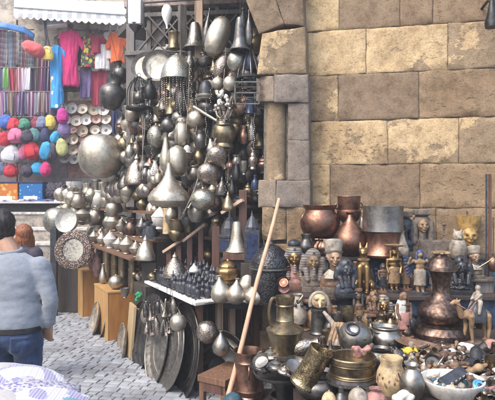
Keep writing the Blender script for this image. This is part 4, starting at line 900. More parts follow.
b = BM(); lathe(b, [(0, 0), (.04, 0), (.044, .01), (.03, .02), (.045, .045), (.042, .065), (.02, .085), (0, .09)], 20, Matrix.Translation(loc_(216, 226, 5.15))); obj('knob', b, M['brass'], rail)
def pot_on(px, py, Y, w, h, kind, mat, name, cat, label, **o): return put(kind, name, cat, label, at(px, py, Y), w * Y / F, h * Y / F, mat, o)
pot_on(177, 241, 5.6, 17, 22, 'stepcup', 'brass', 'brass_pot', 'pot', 'ribbed brass pot sitting on the sloping handrail')
pot_on(188, 226, 5.5, 15, 18, 'jug', 'dgrey', 'grey_pot', 'pot', 'dark grey round pot on the upper handrail')
pot_on(197, 222, 5.35, 19, 25, 'jug', 'grey', 'grey_pot', 'pot', 'larger grey round pot just under the hammered warm grey globe')
pot_on(160, 229, 5.8, 17, 24, 'lidded', 'chalk', 'white_pot', 'pot', 'white lidded pot below the onion lamp')
pot_on(171, 224, 5.7, 13, 18, 'vase', 'silver', 'bright_vase', 'vase', 'bright vase right of the white lidded pot')
pot_on(167, 234, 5.75, 9, 26, 'can', 'cream', 'cream_canister', 'canister', 'cream canister between the white pot and the ribbed brass pot')
b = BM(); p = at(166, 224, 5.95); box(b, (0, 0, -.2), (.34, .3, .02), Euler((0, 0, SROT)).to_quaternion()); box(b, (0, .05, -.75), (.3, .2, 1.1), Euler((0, 0, SROT)).to_quaternion()); tag(obj('pot_shelf', b, M['dwood'], None, False, loc=(p.x, p.y, p.z + .05)), 'dark stand under the white lidded pot', 'stand')

# silver bell, lanterns and boxes at the near end of the table
pot_on(237, 252, 4.85, 24, 31, 'bell', 'silver', 'silver_bell', 'bell', 'plain silver flared bell on a red block above the four silver vases')
b = BM(); p = at(237, 259, 4.85); box(b, (0, 0, .03), (.25, .2, .06), None, .004); tag(obj('red_stool', b, M['redwood'], None, False, loc=p), 'red wooden stool block under the silver bell', 'stool')
b = BM(); box(b, (0, 0, -.1), (.3, .24, .44), None, .004); tag(obj('blue_crate', b, M['slate'], None, False, loc=(p.x, p.y + .06, p.z - .123)), 'slate blue crate carrying the silver bell', 'crate')
e = empty('dome_lantern', at(230, 252, 5.05), 'slate blue dome lantern behind the silver bell', 'lantern'); s = 5.05 / F
b = BM(); lathe(b, [(0, 0), (11 * s, 0), (11 * s, 14 * s), (12 * s, 15 * s), (12 * s, 17 * s), (9 * s, 18 * s), (8.5 * s, 24 * s), (6 * s, 31 * s), (2 * s, 35 * s), (1.4 * s, 40 * s), (0, 42 * s)], 8); obj('body', b, M['slate'], e, False)
b = BM(); lathe(b, [(8.9 * s, 3 * s), (11.2 * s, 3 * s), (11.2 * s, 12 * s), (8.9 * s, 12 * s)], 8); obj('glass_panes', b, M['bluegl'], e, False)
e = empty('dome_lantern', at(252, 262, 4.8), 'tall slate lantern squeezed between the silver bell and the pier', 'lantern'); s = 4.8 / F
b = BM(); box(b, (0, 0, 16 * s), (15 * s, 15 * s, 32 * s), None, .005); lathe(b, [(8 * s, 32 * s), (8 * s, 35 * s), (5 * s, 41 * s), (1.5 * s, 46 * s), (0, 52 * s)], 12); obj('body', b, M['slate'], e, False)
b = BM(); box(b, (0, -7.6 * s, 16 * s), (10 * s, .006, 24 * s)); obj('pane', b, M['bluegl'], e, False)
b = BM(); box(b, (0, 0, -.09), (.2, .2, .18), None, .004); obj('foot', b, M['dwood'], e, False)
e = empty('pierced_lantern', at(271, 302, 4.42), 'big black pierced dome lantern behind the leaning stick', 'lantern'); s = 4.42 / F
b = BM(); lathe(b, [(0, 0), (19 * s, 0), (20 * s, 2 * s), (20 * s, 32 * s), (21.5 * s, 33 * s), (21.5 * s, 36 * s), (20 * s, 37 * s)], 40); obj('drum', b, M['pierced'], e)
b = BM(); lathe(b, [(20 * s, 37 * s), (18.5 * s, 44 * s), (14 * s, 51 * s), (8 * s, 56 * s), (3 * s, 58 * s), (2 * s, 61 * s), (0, 62 * s)], 40); obj('dome', b, M['pierced'], e)
b = BM(); lathe(b, [(20.4 * s, 34 * s), (21.9 * s, 34 * s), (21.9 * s, 35.2 * s), (20.4 * s, 35.2 * s)], 40); obj('band', b, M['grey'], e)
pot_on(228, 283, 4.72, 24, 24, 'lantern', 'gold', 'gold_lantern', 'lantern', 'golden star lantern behind the silver vases', n=8)
for x, y, w_, h_, lb in ((222, 303, 21, 28, 'teardrop silver vase nearest the black figurines'), (235, 304, 19, 26, 'teardrop silver vase, second from the black figurines, half before its neighbours'), (246, 296, 23, 30, 'teardrop silver vase standing at the back of the four'), (255, 304, 26, 23, 'squat silver vase behind the leaning stick')):
    stand('teardrop', x, y, w_, h_, TB + .012, 'silver', 'silver_vase', 'vase', lb, group='four silver vases on the white table', tilt=-6 if x == 222 else 5)
b = BM(); c = [on(205, 301, TB), on(268, 306, TB)]
beam(b, c[0] + Vector((0, .05, .006)), c[1] + Vector((0, .1, .006)), .02, .30); bmesh.ops.delete(b, geom=b.verts[:], context='VERTS')
sh_ = sheet(BM(), .62, .34, .008, 24, 12, 3, .004, 2); bmesh.ops.rotate(sh_, verts=sh_.verts[:], matrix=Matrix.Rotation(R(-90), 3, 'X'))
tag(obj('white_cloth', sh_, M['chalk'], None, loc=on(236, 300, TB) + Vector((0, .2, .008)), rot=(0, 0, -.1)), 'white cloth spread under the silver vases', 'cloth')
# the ranks of black figurines
fm = BM(); lathe(fm, [(0, 0), (.026, 0), (.03, .006), (.03, .02), (.024, .026), (.03, .05), (.034, .075), (.026, .098), (.014, .106), (.02, .12), (.022, .134), (.012, .15), (.004, .17), (0, .172)], 14)
proto = obj('black_figurine', fm, M['slate']); FG = 'ranks of black figurines on the white edged table'
tag(proto, 'small blue black bottle shaped figurine in the dense ranks on the white edged table', 'figurine', FG)
first = True
for i in range(14):
    for j in range(6):
        f = proto if first else proto.copy()
        if not first: COL.objects.link(f)
        first = False
        f.location = shop(.10 + i * .082 + rnd.uniform(-.012, .012), .07 + j * .076 + rnd.uniform(-.01, .01), TB + .001 + (0.05 if j > 3 else 0)); f.rotation_euler = (0, 0, rnd.random() * 6); k = rnd.uniform(.85, 1.15) * (1.12 if j > 3 else 1); f.scale = (k, k, k)
b = BM(); p = shop(.65, .45, TB); box(b, (0, 0, .025), (.17, 1.2, .048), Euler((0, 0, SROT)).to_quaternion()); tag(obj('figurine_step', b, M['dwood'], None, False, loc=p), 'low dark step lifting the back ranks of figurines', 'step')
pot_on(175, 277, 5.3, 24, 25, 'stupa', 'engr', 'pierced_cone', 'lid', 'pale pierced conical lid among the black figurines')
pot_on(194, 272, 5.1, 10, 9, 'stupa', 'chalk', 'cloth_cone', 'cone', 'small white cloth cone amid the black figurines')

# round trays leaning at the foot of the table, and the things hung in front
def tray(name, px, py, dia, Y, mat, label, turn, lean, grp='trays leaning beside the paving', rim=.03):
    e = empty(name, at(px, py, Y), label, 'tray', grp, (R(90 - lean), 0, R(turn))); r_ = dia * Y / F / 2
    b = BM(); lathe(b, [(0, 0), (r_ * .28, 0), (r_ * .29, .002), (r_ * .31, .002), (r_ * .32, 0), (r_ * .62, 0), (r_ * .64, .006), (r_ * .66, 0), (r_ * .70, .0), (r_ * .715, .003), (r_ * .73, 0), (r_ * .84, 0), (r_ * .86, .006), (r_ * .96, .022), (r_, rim), (r_ * 1.005, rim - .006), (r_ * .97, .012), (r_ * .86, -.006), (0, -.008)], 56); obj('dish', b, M[mat], e)
    b = BM(); tube(b, [(r_ * math.cos(t), r_ * math.sin(t), rim - .002) for t in (2 * math.pi * k / 56 for k in range(56))], .006, 6, closed=True); obj('rim', b, M[mat], e); return e
tray('round_tray', 166, 347, 88, 4.82, 'grey', 'big grey round tray nearest to the paving', -58, 12)
tray('round_tray', 151, 342, 94, 5.15, 'dgrey', 'dark round tray second from the pale board', -60, 10)
tray('round_tray', 182, 351, 96, 4.72, 'dgrey', 'dark round tray under the hanging silver jar, rim edge showing', -62, 9)
tray('round_tray', 141, 337, 70, 5.45, 'iron', 'black round tray behind the other dark ones', -62, 10)
tray('round_tray', 218, 369, 76, 4.6, 'dgrey', 'shadowed round tray leaning behind the brown bench', -30, 14)
tray('small_tray', 96, 319, 34, 6.62, 'alab', 'pale small round tray leaning on the honey coloured box, the outer one', -66, 12, 'small round trays')
tray('small_tray', 104, 320, 34, 6.5, 'hsilver', 'pale small round tray leaning on the honey coloured box, the inner one', -66, 12, 'small round trays')
tray('oval_tray', 123, 345, 42, 5.75, 'alab', 'pale reddish rimmed tray standing before the low pale box', -70, 8, 'small round trays')
b = BM(); p = at(131, 364, 5.6); box(b, (0, 0, .28), (.03, .26, .54), Euler((0, .08, .4)).to_quaternion(), .004); tag(obj('pale_board', b, M['ply'], None, False, loc=(p.x, p.y, 0)), 'pale upright board left of the dark leaning trays', 'board')
hang('globe', 178, 322, 17, 19, 'silver', 'silver_jar', 'jar', 'round silver jar hanging at the corner of the white edged table', 4.55, wire=.12)
hang('drum_globe', 207, 332, 22, 22, 'engr', 'brownish_globe', 'globe', 'brownish silvery globe hung under the table corner', 4.42, wire=.1)
hang('teardrop', 221, 343, 18, 25, 'grey', 'grey_teardrop', 'vase', 'bluish grey teardrop hanging on a thin chain below the silver vases', 4.3, wire=.2)
hang('teardrop', 146, 312, 11, 22, 'silver', 'silver_flask', 'flask', 'pale flask hung among the tassels left of the silver jar', 5.15, wire=.12)
for i in range(16):
    x = 146 + (i % 8) * 4 + rnd.uniform(-1, 1); y = 306 + rnd.uniform(0, 6) + (16 if i > 7 else 0); Yc = 5.0 - (x - 146) * .009
    k = ['stupa', 'bell', 'candle', 'vase'][i % 4]
    hang(k, x, y, 6.5, 16 + rnd.uniform(-4, 5), 'engr' if i % 3 else 'dgrey', 'tassel_charm', 'charm', 'grey metal tassel charm in the bunch above the leaning trays', Yc, wire=.12, tilt=rnd.uniform(-14, 14), group='bunch of grey tassel charms')
b = BM()
for k in range(9): ball(b, (rnd.uniform(-.03, .03), rnd.uniform(-.02, .02), rnd.uniform(-.05, .05)), rnd.uniform(.015, .03), None, 1)
tag(obj('green_rag', fuse(b, .008, 3), plain('green_cloth', (.03, .33, .13), .7, .2), None, loc=at(139, 298, 5.55)), 'bright green rag at the top of the leaning trays', 'rag')

# dim stock on the inside shelves
STOCK = [('vase', 'dgrey'), ('jug', 'dbrass'), ('lantern', 'dgrey'), ('pot', 'dcopper'), ('bottle', 'iron'), ('globe', 'grey'), ('pitcher', 'dgrey'), ('urn', 'dbrass'), ('bell', 'dgrey'), ('stupa', 'dbrass')]
MW = {'dgrey': 'iron grey', 'dbrass': 'dark brass', 'dcopper': 'dark copper', 'iron': 'black', 'grey': 'dull grey'}
SW = ('lowest', 'second', 'third', 'fourth', 'fifth', 'sixth', 'topmost')
for si, z in enumerate(SHELVES):
    a = .55
    while a < 4.3:
        k, mt = STOCK[rnd.randrange(len(STOCK))]; w = rnd.uniform(.16, .26); h = min(.34, w * rnd.uniform(1.0, 1.5))
        nm = {'stupa': 'cone_lid', 'bell': 'bell', 'pot': 'pot'}.get(k, k); lb = '%s %s on the %s shelf in the dim inside of the shop' % (MW[mt], nm.replace('_', ' '), SW[si])
        put(k, 'stocked_' + nm, nm.replace('_', ' '), lb, shop(a, .92 - rnd.uniform(0, .06), z + .001), w, h, mt, dict(group=lb, n=20)); a += w * rnd.uniform(1.1, 1.7)

# ------------------------------------------------------------------ statues (local: front is -Y, foot at z = 0, height 1)
def kids(e, parts, sc):
    for pn, bm, mt in parts:
        bmesh.ops.scale(bm, vec=(sc, sc, sc), verts=bm.verts[:]); obj(pn, bm, M[mt], e)
def head_parts(c, r, skin, eye='black'):
    x, y, z = c; b = BM()
    ball(b, (x, y, z), (r * .78, r * .85, r), None, 3)
    ball(b, (x, y - r * .12, z - r * .55), (r * .52, r * .62, r * .5)); ball(b, (x, y - r * .55, z - r * .82), (r * .22, r * .2, r * .18))
    cap(b, (x, y - r * .84, z + r * .18), r * .07, (x, y - r * 1.02, z - r * .22), r * .13)
    for s in (-1, 1):
        ball(b, (x + s * r * .28, y - r * .80, z + r * .27), (r * .24, r * .09, r * .07)); ball(b, (x + s * r * .42, y - r * .55, z - r * .2), (r * .26, r * .25, r * .25)); ball(b, (x + s * r * .8, y, z), (r * .1, r * .2, r * .3))
    ball(b, (x, y - r * .80, z - r * .46), (r * .28, r * .13, r * .06)); ball(b, (x, y - r * .78, z - r * .58), (r * .24, r * .13, r * .07))
    out = [('face', fuse(b, r * .075, 2), skin)]
    for s in (-1, 1):
        b = BM(); ball(b, (x + s * r * .3, y - r * .78, z + r * .10), (r * .17, r * .09, r * .075)); out.append(('eye', b, eye))
    return out
def bust(kind, px, py, h, z, mats, label, turn=0, tilt=0, Y=None, group=None, name=None):
    skin, dress, body, base = mats
    p = on(px, py, z) if Y is None else at(px, py, Y); sc = h * p.y / F
    e = empty(name or ('pharaoh_bust' if kind == 'nemes' else 'queen_bust'), p, label, 'statue', group, (0, R(tilt), R(turn)))
    P = []
    b = BM()
    ball(b, (0, 0, .26), (.27, .15, .13)); cap(b, (0, 0, .28), .10, (0, -.01, .52), .085); ball(b, (0, -.02, .15), (.22, .15, .12)); cap(b, (-.19, 0, .24), .09, (-.2, -.02, .1), .08); cap(b, (.19, 0, .24), .09, (.2, -.02, .1), .08)
    P.append(('shoulders', fuse(b, .016, 3), body))
    b = BM(); box(b, (0, 0, .055), (.5, .34, .11), None, .012); P.append(('plinth', b, base))
    P += head_parts((0, -.05, .66), .155, skin)
    b = BM()
    if kind == 'nemes':
        ball(b, (0, .03, .76), (.17, .17, .17), None, 3); ball(b, (0, .05, .64), (.24, .13, .17), None, 3)
        for s in (-1, 1):
            cap(b, (s * .19, .02, .66), .085, (s * .235, .03, .48), .075); cap(b, (s * .16, -.05, .46), .06, (s * .13, -.13, .26), .05)
        cap(b, (0, -.10, .83), .03, (0, -.16, .86), .02); ball(b, (0, .07, .5), (.2, .08, .16))
        P.append(('headdress', fuse(b, .014, 2), dress))
        b = BM(); cap(b, (0, -.19, .5), .03, (0, -.2, .36), .036); P.append(('beard', b, dress))
    elif kind == 'crown':
        lathe(b, [(0, .66), (.15, .66), (.155, .72), (.17, .84), (.2, .96), (.19, 1.0), (.1, 1.015), (0, 1.015)], 32, Matrix.Translation((0, .03, 0)) @ Matrix.Translation((0, 0, .7)) @ Matrix.Rotation(R(-12), 4, 'X') @ Matrix.Translation((0, 0, -.7)))
        P.append(('crown', b, dress)); b = BM(); lathe(b, [(.162, .735), (.178, .74), (.182, .775), (.166, .78)], 32, Matrix.Translation((0, .03, 0)) @ Matrix.Translation((0, 0, .7)) @ Matrix.Rotation(R(-12), 4, 'X') @ Matrix.Translation((0, 0, -.7))); P.append(('crown_band', b, base))
        b = BM(); lathe(b, [(.10, .44), (.2, .34), (.235, .28), (.225, .27), (.1, .42)], 28, None, .72); P.append(('collar', b, dress))
    elif kind == 'wig':
        ball(b, (0, .04, .72), (.19, .18, .18), None, 3)
        for s in (-1, 1): cap(b, (s * .17, -.01, .7), .085, (s * .18, -.06, .3), .075)
        ball(b, (0, .09, .5), (.2, .1, .24)); P.append(('wig', fuse(b, .014, 2), dress))
        b = BM(); box(b, (0, .02, .93), (.34, .22, .12), None, .02); lathe(b, [(0, .86), (.14, .86), (.17, .89), (0, .89)], 20); P.append(('crown', b, base))
    kids(e, P, sc); return e
def figure(px, py, h, z, mats, label, wings=False, dish=False, turn=0, Y=None, arms='down', name='standing_figure', group=None):
    skin, dress, top, base = mats
    p = on(px, py, z) if Y is None else at(px, py, Y); sc = h * p.y / F; e = empty(name, p, label, 'figurine', group, (0, 0, R(turn))); P = []
    b = BM()
    for s in (-1, 1):
        cap(b, (s * .05, 0, .08), .04, (s * .055, 0, .28), .05); cap(b, (s * .055, 0, .28), .05, (s * .06, 0, .48), .07); ball(b, (s * .05, -.04, .06), (.035, .07, .03))
        if arms == 'down': cap(b, (s * .14, 0, .70), .04, (s * .16, -.01, .55), .033); cap(b, (s * .16, -.01, .55), .033, (s * .13, -.06, .42), .026)
        else: cap(b, (s * .14, 0, .72), .04, (s * .26, -.02, .66), .032); cap(b, (s * .26, -.02, .66), .032, (s * .22, -.06, .80), .026)
    ball(b, (0, 0, .5), (.12, .08, .08)); ball(b, (0, 0, .6), (.10, .07, .1)); ball(b, (0, 0, .70), (.145, .08, .07)); cap(b, (0, 0, .72), .045, (0, 0, .82), .04); ball(b, (0, -.005, .86), (.065, .075, .085)); ball(b, (0, -.075, .85), (.014, .02, .02))
    P.append(('body', fuse(b, .014, 3), skin))
    b = BM(); loft(b, [(0, 0, .2, .135, .1), (0, 0, .34, .125, .1), (0, 0, .5, .135, .1), (0, 0, .54, .12, .09)], 24, 9, .03); P.append(('kilt', b, dress))
    b = BM(); ball(b, (0, .015, .9), (.08, .085, .07)); 
    for s in (-1, 1): cap(b, (s * .07, .01, .88), .035, (s * .08, -.01, .74), .03)
    P.append(('wig', fuse(b, .012, 2), top))
    if dish:
        b = BM(); lathe(b, [(0, .95), (.05, .95), (.06, .98), (.2, 1.0), (.22, 1.03), (.2, 1.03), (.05, 1.0), (0, 1.0)], 24); P.append(('dish', b, dress))
    if wings:
        for s in (-1, 1):
            b = BM()
            for k in range(7):
                t = k / 6; cap(b, (s * .10, .05, .74 - t * .12), .022, (s * (.34 - .10 * t), .04, .80 - t * .42), .03)
            P.append(('wing', fuse(b, .014, 1), top))
    b = BM(); lathe(b, [(0, 0), (.2, 0), (.2, .05), (.17, .06), (0, .06)], 24); P.append(('base', b, base))
    kids(e, P, sc); return e
def cat(px, py, h, z, mt, label):
    p = on(px, py, z); sc = h * p.y / F; e = empty('cat_statue', p, label, 'statue', None, (0, 0, R(-18))); b = BM()
    ball(b, (0, .12, .2), (.19, .22, .19)); cap(b, (0, .08, .25), .17, (0, -.06, .55), .11); cap(b, (0, -.06, .55), .1, (0, -.09, .72), .07); ball(b, (0, -.12, .80), (.095, .11, .09)); ball(b, (0, -.21, .775), (.05, .05, .04))
    for s in (-1, 1):
        cap(b, (s * .07, -.12, .5), .055, (s * .07, -.18, .06), .038); ball(b, (s * .07, -.22, .03), (.045, .08, .03)); ball(b, (s * .15, .05, .13), (.08, .16, .12)); ball(b, (s * .15, -.1, .03), (.045, .09, .03)); cap(b, (s * .055, -.09, .87), .042, (s * .07, -.08, .985), .008)
    tube(b, [(.1, .32, .04), (.2, .28, .03), (.24, .1, .03), (.22, -.05, .03)], .028, 8)
    kids(e, [('body', fuse(b, .014, 3), mt)], sc)
    b = BM(); lathe(b, [(.09, .62), (.115, .63), (.12, .66), (.085, .67)], 20, Matrix.Translation((0, -.07, 0))); P = [('collar', b, 'tanst')]
    for s in (-1, 1): b = BM(); ball(b, (s * .045, -.205, .82), (.02, .012, .014)); P.append(('eye', b, 'black'))
    kids(e, P, sc)
def camel(px, py, h, z, label, turn, rider=True, mts=('tanst', 'slate')):
    p = on(px, py, z); sc = h * p.y / F; e = empty('camel_figurine', p, label, 'figurine', None, (0, 0, R(turn))); b = BM()   # head towards -X
    ball(b, (0, 0, .55), (.26, .13, .13)); ball(b, (.02, 0, .68), (.12, .09, .10)); cap(b, (-.2, 0, .54), .1, (-.34, 0, .52), .065); cap(b, (-.34, 0, .52), .065, (-.42, 0, .74), .05); ball(b, (-.47, 0, .79), (.09, .05, .055)); ball(b, (-.545, 0, .765), (.05, .042, .04))
    for s in (-1, 1):
        cap(b, (-.41, s * .04, .82), .018, (-.40, s * .06, .86), .008)
        for x, d in ((-.17, -.05), (.19, .05)):
            cap(b, (x, s * .08, .5), .065, (x + d * .4, s * .085, .28), .04); cap(b, (x + d * .4, s * .085, .28), .04, (x + d * (1.2 if s > 0 else -.2), s * .085, .05), .028); ball(b, (x + d * (1.2 if s > 0 else -.2) - .02, s * .085, .025), (.055, .045, .025))
    tube(b, [(.25, 0, .58), (.31, 0, .5), (.31, 0, .36)], .018, 6)
    P = [('body', fuse(b, .013, 3), mts[0])]
    b = BM(); loft(b, [(0, 0, .40, .19, .165), (0, 0, .55, .2, .16), (0, 0, .67, .16, .12), (.01, 0, .78, .08, .06)], 24, 5, .05); P.append(('saddle_cloth', b, mts[1]))
    b = BM(); tube(b, [(-.5, .06, .77), (-.5, -.06, .77), (-.44, -.06, .74), (-.25, -.1, .64), (-.05, -.06, .8)], .01, 6); P.append(('bridle', b, 'rose'))
    if rider:
        b = BM(); ball(b, (.02, 0, .84), (.085, .085, .10)); cap(b, (.02, 0, .88), .07, (.02, 0, .98), .045); ball(b, (.02, 0, 1.04), (.055, .055, .06)); 
        for s in (-1, 1): cap(b, (.02, s * .09, .92), .032, (-.08, s * .06, .82), .024); cap(b, (.0, s * .10, .78), .05, (-.07, s * .16, .58), .03)
        P.append(('rider', fuse(b, .012, 2), 'alab'))
    kids(e, P, sc)
    b = BM(); box(b, (0, 0, .008), (.62, .34, .02), None, .004); kids(e, [('base', b, 'sand')], sc)

# top shelf: copper and goddess columns
TG = 'copper vessels on the top shelf'
SHF = dict(group=TG)
e = put('cauldron', 'copper_cauldron', 'cauldron', 'round shining copper cauldron raised highest beside the pier', at(320, 239, 4.68), 40 * 4.68 / F, 34 * 4.68 / F, 'copper', dict(group=TG, ears=35))
stand('fluted', 325, 255, 32, 17, ZA, 'dcopper', 'fluted_pot', 'pot', 'squat fluted red copper pot under the shining cauldron', group=TG)
stand('teardrop', 350, 256, 34, 44, ZA, 'copper', 'bulb_vase', 'vase', 'bulbous copper vase with a narrow shining neck', group=TG)
put('stepcup', 'copper_cup', 'cup', 'banded copper cup set on top of the bulbous vase', at(349, 223, 4.66), 24 * 4.66 / F, 27 * 4.66 / F, 'copper', dict(group=TG, ears=10))
e = empty('copper_boiler', on(383, 257, ZA), 'wide copper boiler with a dull grey upper wall', 'boiler', TG); s = e.location.y / F
b = BM(); lathe(b, [(0, 0), (20 * s, 0), (21.5 * s, 1 * s), (22 * s, 3 * s), (18 * s, 9 * s), (17 * s, 19 * s), (19 * s, 25 * s)], 44); obj('lower_body', b, M['copper'], e)
b = BM(); lathe(b, [(19 * s, 25 * s), (20.5 * s, 26 * s), (20 * s, 30 * s), (19.6 * s, 46 * s), (20.4 * s, 51 * s), (19 * s, 51 * s), (18.4 * s, 45 * s), (18 * s, 28 * s), (0, 27 * s)], 44); obj('upper_wall', b, M['mgrey'], e)
stand('dome', 362, 256, 12, 40, ZA, 'dgrey', 'dark_cover', 'cover', 'dark narrow cover in the gap left of the wide copper boiler')
stand('jug', 306, 256, 14, 22, ZA, 'dgrey', 'dark_jug', 'jug', 'dark jug below the left flank of the shining copper cauldron')
bust('wig', 404, 256, 45, ZA, ('slate', 'slate', 'slate', 'sand'), 'dark slate goddess bust behind the pale bottle figure')
stand('pear', 402, 258, 14, 27, ZA, 'alab', 'pale_bottle', 'bottle', 'pale stone bottle in front of the dark slate goddess')
bust('wig', 422, 256, 47, ZA, ('tanst', 'sand', 'sand', 'sand'), 'sandstone goddess column with a flat crown at the wall')
b = BM(); box(b, (0, 0, .07), (.36, .16, .14), None, .006); tag(obj('stone_ledge', b, M['sand'], None, False, loc=on(440, 257, ZA) + Vector((0, .02, 0))), 'grey stone block right of the sandstone goddess', 'block')
for x, mt, lb in ((430, 'slate', 'tiny dark figurine on the grey stone block, nearer the goddess column'), (444, 'sand', 'tiny stone figurine on the grey stone block, nearer the jar with the animal head')):
    put('candle', 'tiny_figurine', 'figurine', lb, at(x, 241, 4.62), 9 * 4.62 / F, 18 * 4.62 / F, mt, {})
e = empty('canopic_jar', on(458, 258, ZA), 'pale jar with an animal head lid below the gold mask', 'jar'); s = e.location.y / F
b = BM(); lathe(b, [(0, 0), (6 * s, 0), (8.5 * s, 6 * s), (8.6 * s, 12 * s), (6.5 * s, 18 * s), (0, 18 * s)], 24); obj('body', b, M['alab'], e)
b = BM(); ball(b, (0, 0, 22 * s), (5.4 * s, 5 * s, 5.5 * s)); ball(b, (0, -5 * s, 20.5 * s), (2 * s, 3 * s, 2 * s)); cap(b, (-3 * s, 0, 26 * s), 1.5 * s, (-4 * s, 0, 29 * s), .5 * s); cap(b, (3 * s, 0, 26 * s), 1.5 * s, (4 * s, 0, 29 * s), .5 * s); obj('lid', fuse(b, .004, 2), M['alab'], e)
# gold mask on the wall
t_ = wt(467); p = wp(t_, wz(244), .07); sc = 30 * p.y / F
e = empty('gold_mask', p, 'yellow crowned queen mask hung on the stone wall', 'mask', None, (0, 0, R(-11)))
b = BM(); lathe(b, [(0, .50), (.3, .50), (.31, .56), (.36, .8), (.42, 1.0), (.36, 1.0), (0, .98)], 28, None, .6); P = [('crown', b, 'ochre')]
M['ochre'] = plain('ochre_paint', (.36, .22, .07), .45, .2, 10)
kids(e, P + head_parts((0, -.05, .33), .33, 'ochre'), sc)
b = BM(); tube(b, [at(467, 214, 4.62), wp(t_, wz(211), .0)], .004, 6); o = obj('hook', b, M['iron']); o.parent = e; o.matrix_parent_inverse = (Matrix.Translation(p) @ Matrix.Rotation(R(-11), 4, 'Z')).inverted()

# middle shelf
bust('nemes', 294, 289, 48, ZB, ('gold', 'nemes', 'rose', 'wood'), 'golden faced bust with a tall bluish topped headdress nearest the pierced lantern')
b = BM(); p = on(294, 289, ZB); s = p.y / F; ball(b, (0, .012, 45 * s), (6.5 * s, 6.5 * s, 5 * s)); tag(obj('bluish_hat', b, M['slate'], None, loc=p), 'bluish round hat on the golden faced bust', 'hat')
bust('nemes', 313, 291, 46, ZB, ('tanst', 'nemesg', 'sand', 'sand'), 'grey stone pharaoh bust with striped lappets and a pale face')
bust('crown', 334, 292, 52, ZB, ('skin_st', 'alab', 'brownst', 'sand'), 'queen bust wearing a tall whitish flat topped crown')
bust('nemes', 346, 297, 42, ZB, ('slate', 'slate', 'slate', 'black'), 'blue black pharaoh bust between the white crowned queen and the cat', turn=10)
cat(364, 292, 51, ZB, 'gold', 'sitting cat statue of golden brown metal')
figure(383, 292, 30, ZB, ('brownst', 'black', 'black', 'wood'), 'small dark figure with a brown cap right of the cat')
figure(394, 292, 46, ZB, ('gold', 'tanst', 'gold', 'black'), 'golden figure carrying a flat dish on its head', dish=True)
figure(406, 290, 32, ZB, ('rose', 'tanst', 'brownst', 'wood'), 'reddish figure between the dish bearer and the winged goddess')
figure(420, 294, 46, ZB, ('tanst', 'alab', 'bluep', 'slate'), 'blue winged goddess figure with a pale skirt', wings=True, arms='up')
figure(434, 291, 36, ZB, ('cream', 'alab', 'bluep', 'wood'), 'cream figure tucked just behind the tall bronze coffee pot')
bust('nemes', 461, 294, 42, ZB, ('black', 'black', 'pierced', 'black'), 'black pharaoh bust right of the tall bronze coffee pot', turn=-12)
e = empty('pedestal_ledge', on(482, 292, ZB), 'slim grey pedestal under the white crowned head', 'pedestal'); s = e.location.y / F
b = BM(); box(b, (0, 0, 6 * s), (18 * s, .1, 12 * s), None, .004); obj('column', b, M['grwood'], e, False)
b = BM(); box(b, (-2 * s, 0, 13 * s), (32 * s, .16, 2.4 * s), None, .004); obj('top', b, M['sand'], e, False)
bust('crown', 475, 278, 32, None, ('skin_st', 'alab', 'sand', 'sand'), 'white crowned painted queen head on the slim pedestal', Y=e.location.y - .01)
b = BM(); tube(b, [at(478, 268, 4.0), at(494, 258, 3.95)], .005, 6); tag(obj('thin_rod', b, M['brass']), 'thin brassy rod sticking out past the white crowned head', 'rod')
for x, mt, lb, w in ((490, 'redwood', 'reddish post at the edge of the souvenir stall', .02), (486.5, 'slate', 'bluish grey pole beside the reddish post', .014)):
    b = BM(); p = at(x, 300, 4.3); box(b, (0, 0, .93), (w, w, 1.86), None, .004); tag(obj('stall_post', b, M[mt], None, False, loc=(p.x, p.y, 0)), lb, 'post')
hang('oval', 493, 264, 12, 16, 'dcopper', 'hanging_gourd', 'gourd', 'coppery gourd hanging at the reddish post', 4.1, wire=.3)
b = BM(); p = at(492, 24, 4.5); lathe(b, [(0, -.03), (.055, -.03), (.06, .01), (.04, .08), (.02, .2), (0, .2)], 20); lm = obj('wall_lamp', b, M['iron'], None, loc=p); tag(lm, 'small dark lamp fixed high on the stone wall', 'lamp')
b = BM(); tube(b, [(0, 0, .18), (.02, .12, .24), (.03, .28, .22)], .012, 8); obj('bracket', b, M['iron'], lm)
# curved plank and small things on it
b = BM(); tube(b, [on(283, 297, ZB - .03) + Vector((0, -.02, 0)), on(300, 301, ZB - .03), on(318, 302, ZB - .03), on(336, 299, ZB - .03)], .018, 8); tag(obj('curved_rail', b, M['wood']), 'curved brown rail along the shelf under the busts', 'rail')
for i, (x, mt) in enumerate(((284, 'copper'), (285, 'rose'))):
    put('disc', 'small_dish', 'dish', ('coppery small dish leaning at the foot of the golden faced bust', 'reddish small dish in front of the coppery one by the golden bust')[i], at(x, 283 + 6 * i, 4.2), .09, .03, mt, dict(pitch=60, turn=-20))

# lower shelf
CG = None
e = stand('dallah', 441, 336, 56, 86, ZC, 'bronze', 'coffee_pot', 'coffee pot', 'tall bronze coffee pot with a bulb body and a flared crowned lid', mats={'finial': 'tanst', 'lid': 'bronze'}, n=48)
camel(477, 342, 52, ZC, 'tan camel figurine with a slate blue saddle cloth and a pale robed rider', 14)
figure(404, 338, 48, ZC, ('brownst', 'rose', 'brownst', 'wood'), 'thin legged red brown figure with a white cape left of the coffee pot', turn=15)
b = BM(); p = on(401, 338, ZC); s = p.y / F; loft(b, [(0, 0, 20 * s, 5 * s, 3.6 * s), (0, 0, 30 * s, 6 * s, 4 * s), (1 * s, 0, 38 * s, 4 * s, 4 * s)], 20, 5, .08); tag(obj('white_cape', b, M['chalk'], None, loc=p), 'white cape hung on the thin legged red brown figure', 'cape')
bust('nemes', 383, 330, 38, ZC, ('gold', 'nemes', 'brass', 'brass'), 'gilded bust with a big round striped headdress above the grey bowl', name='gilded_bust')
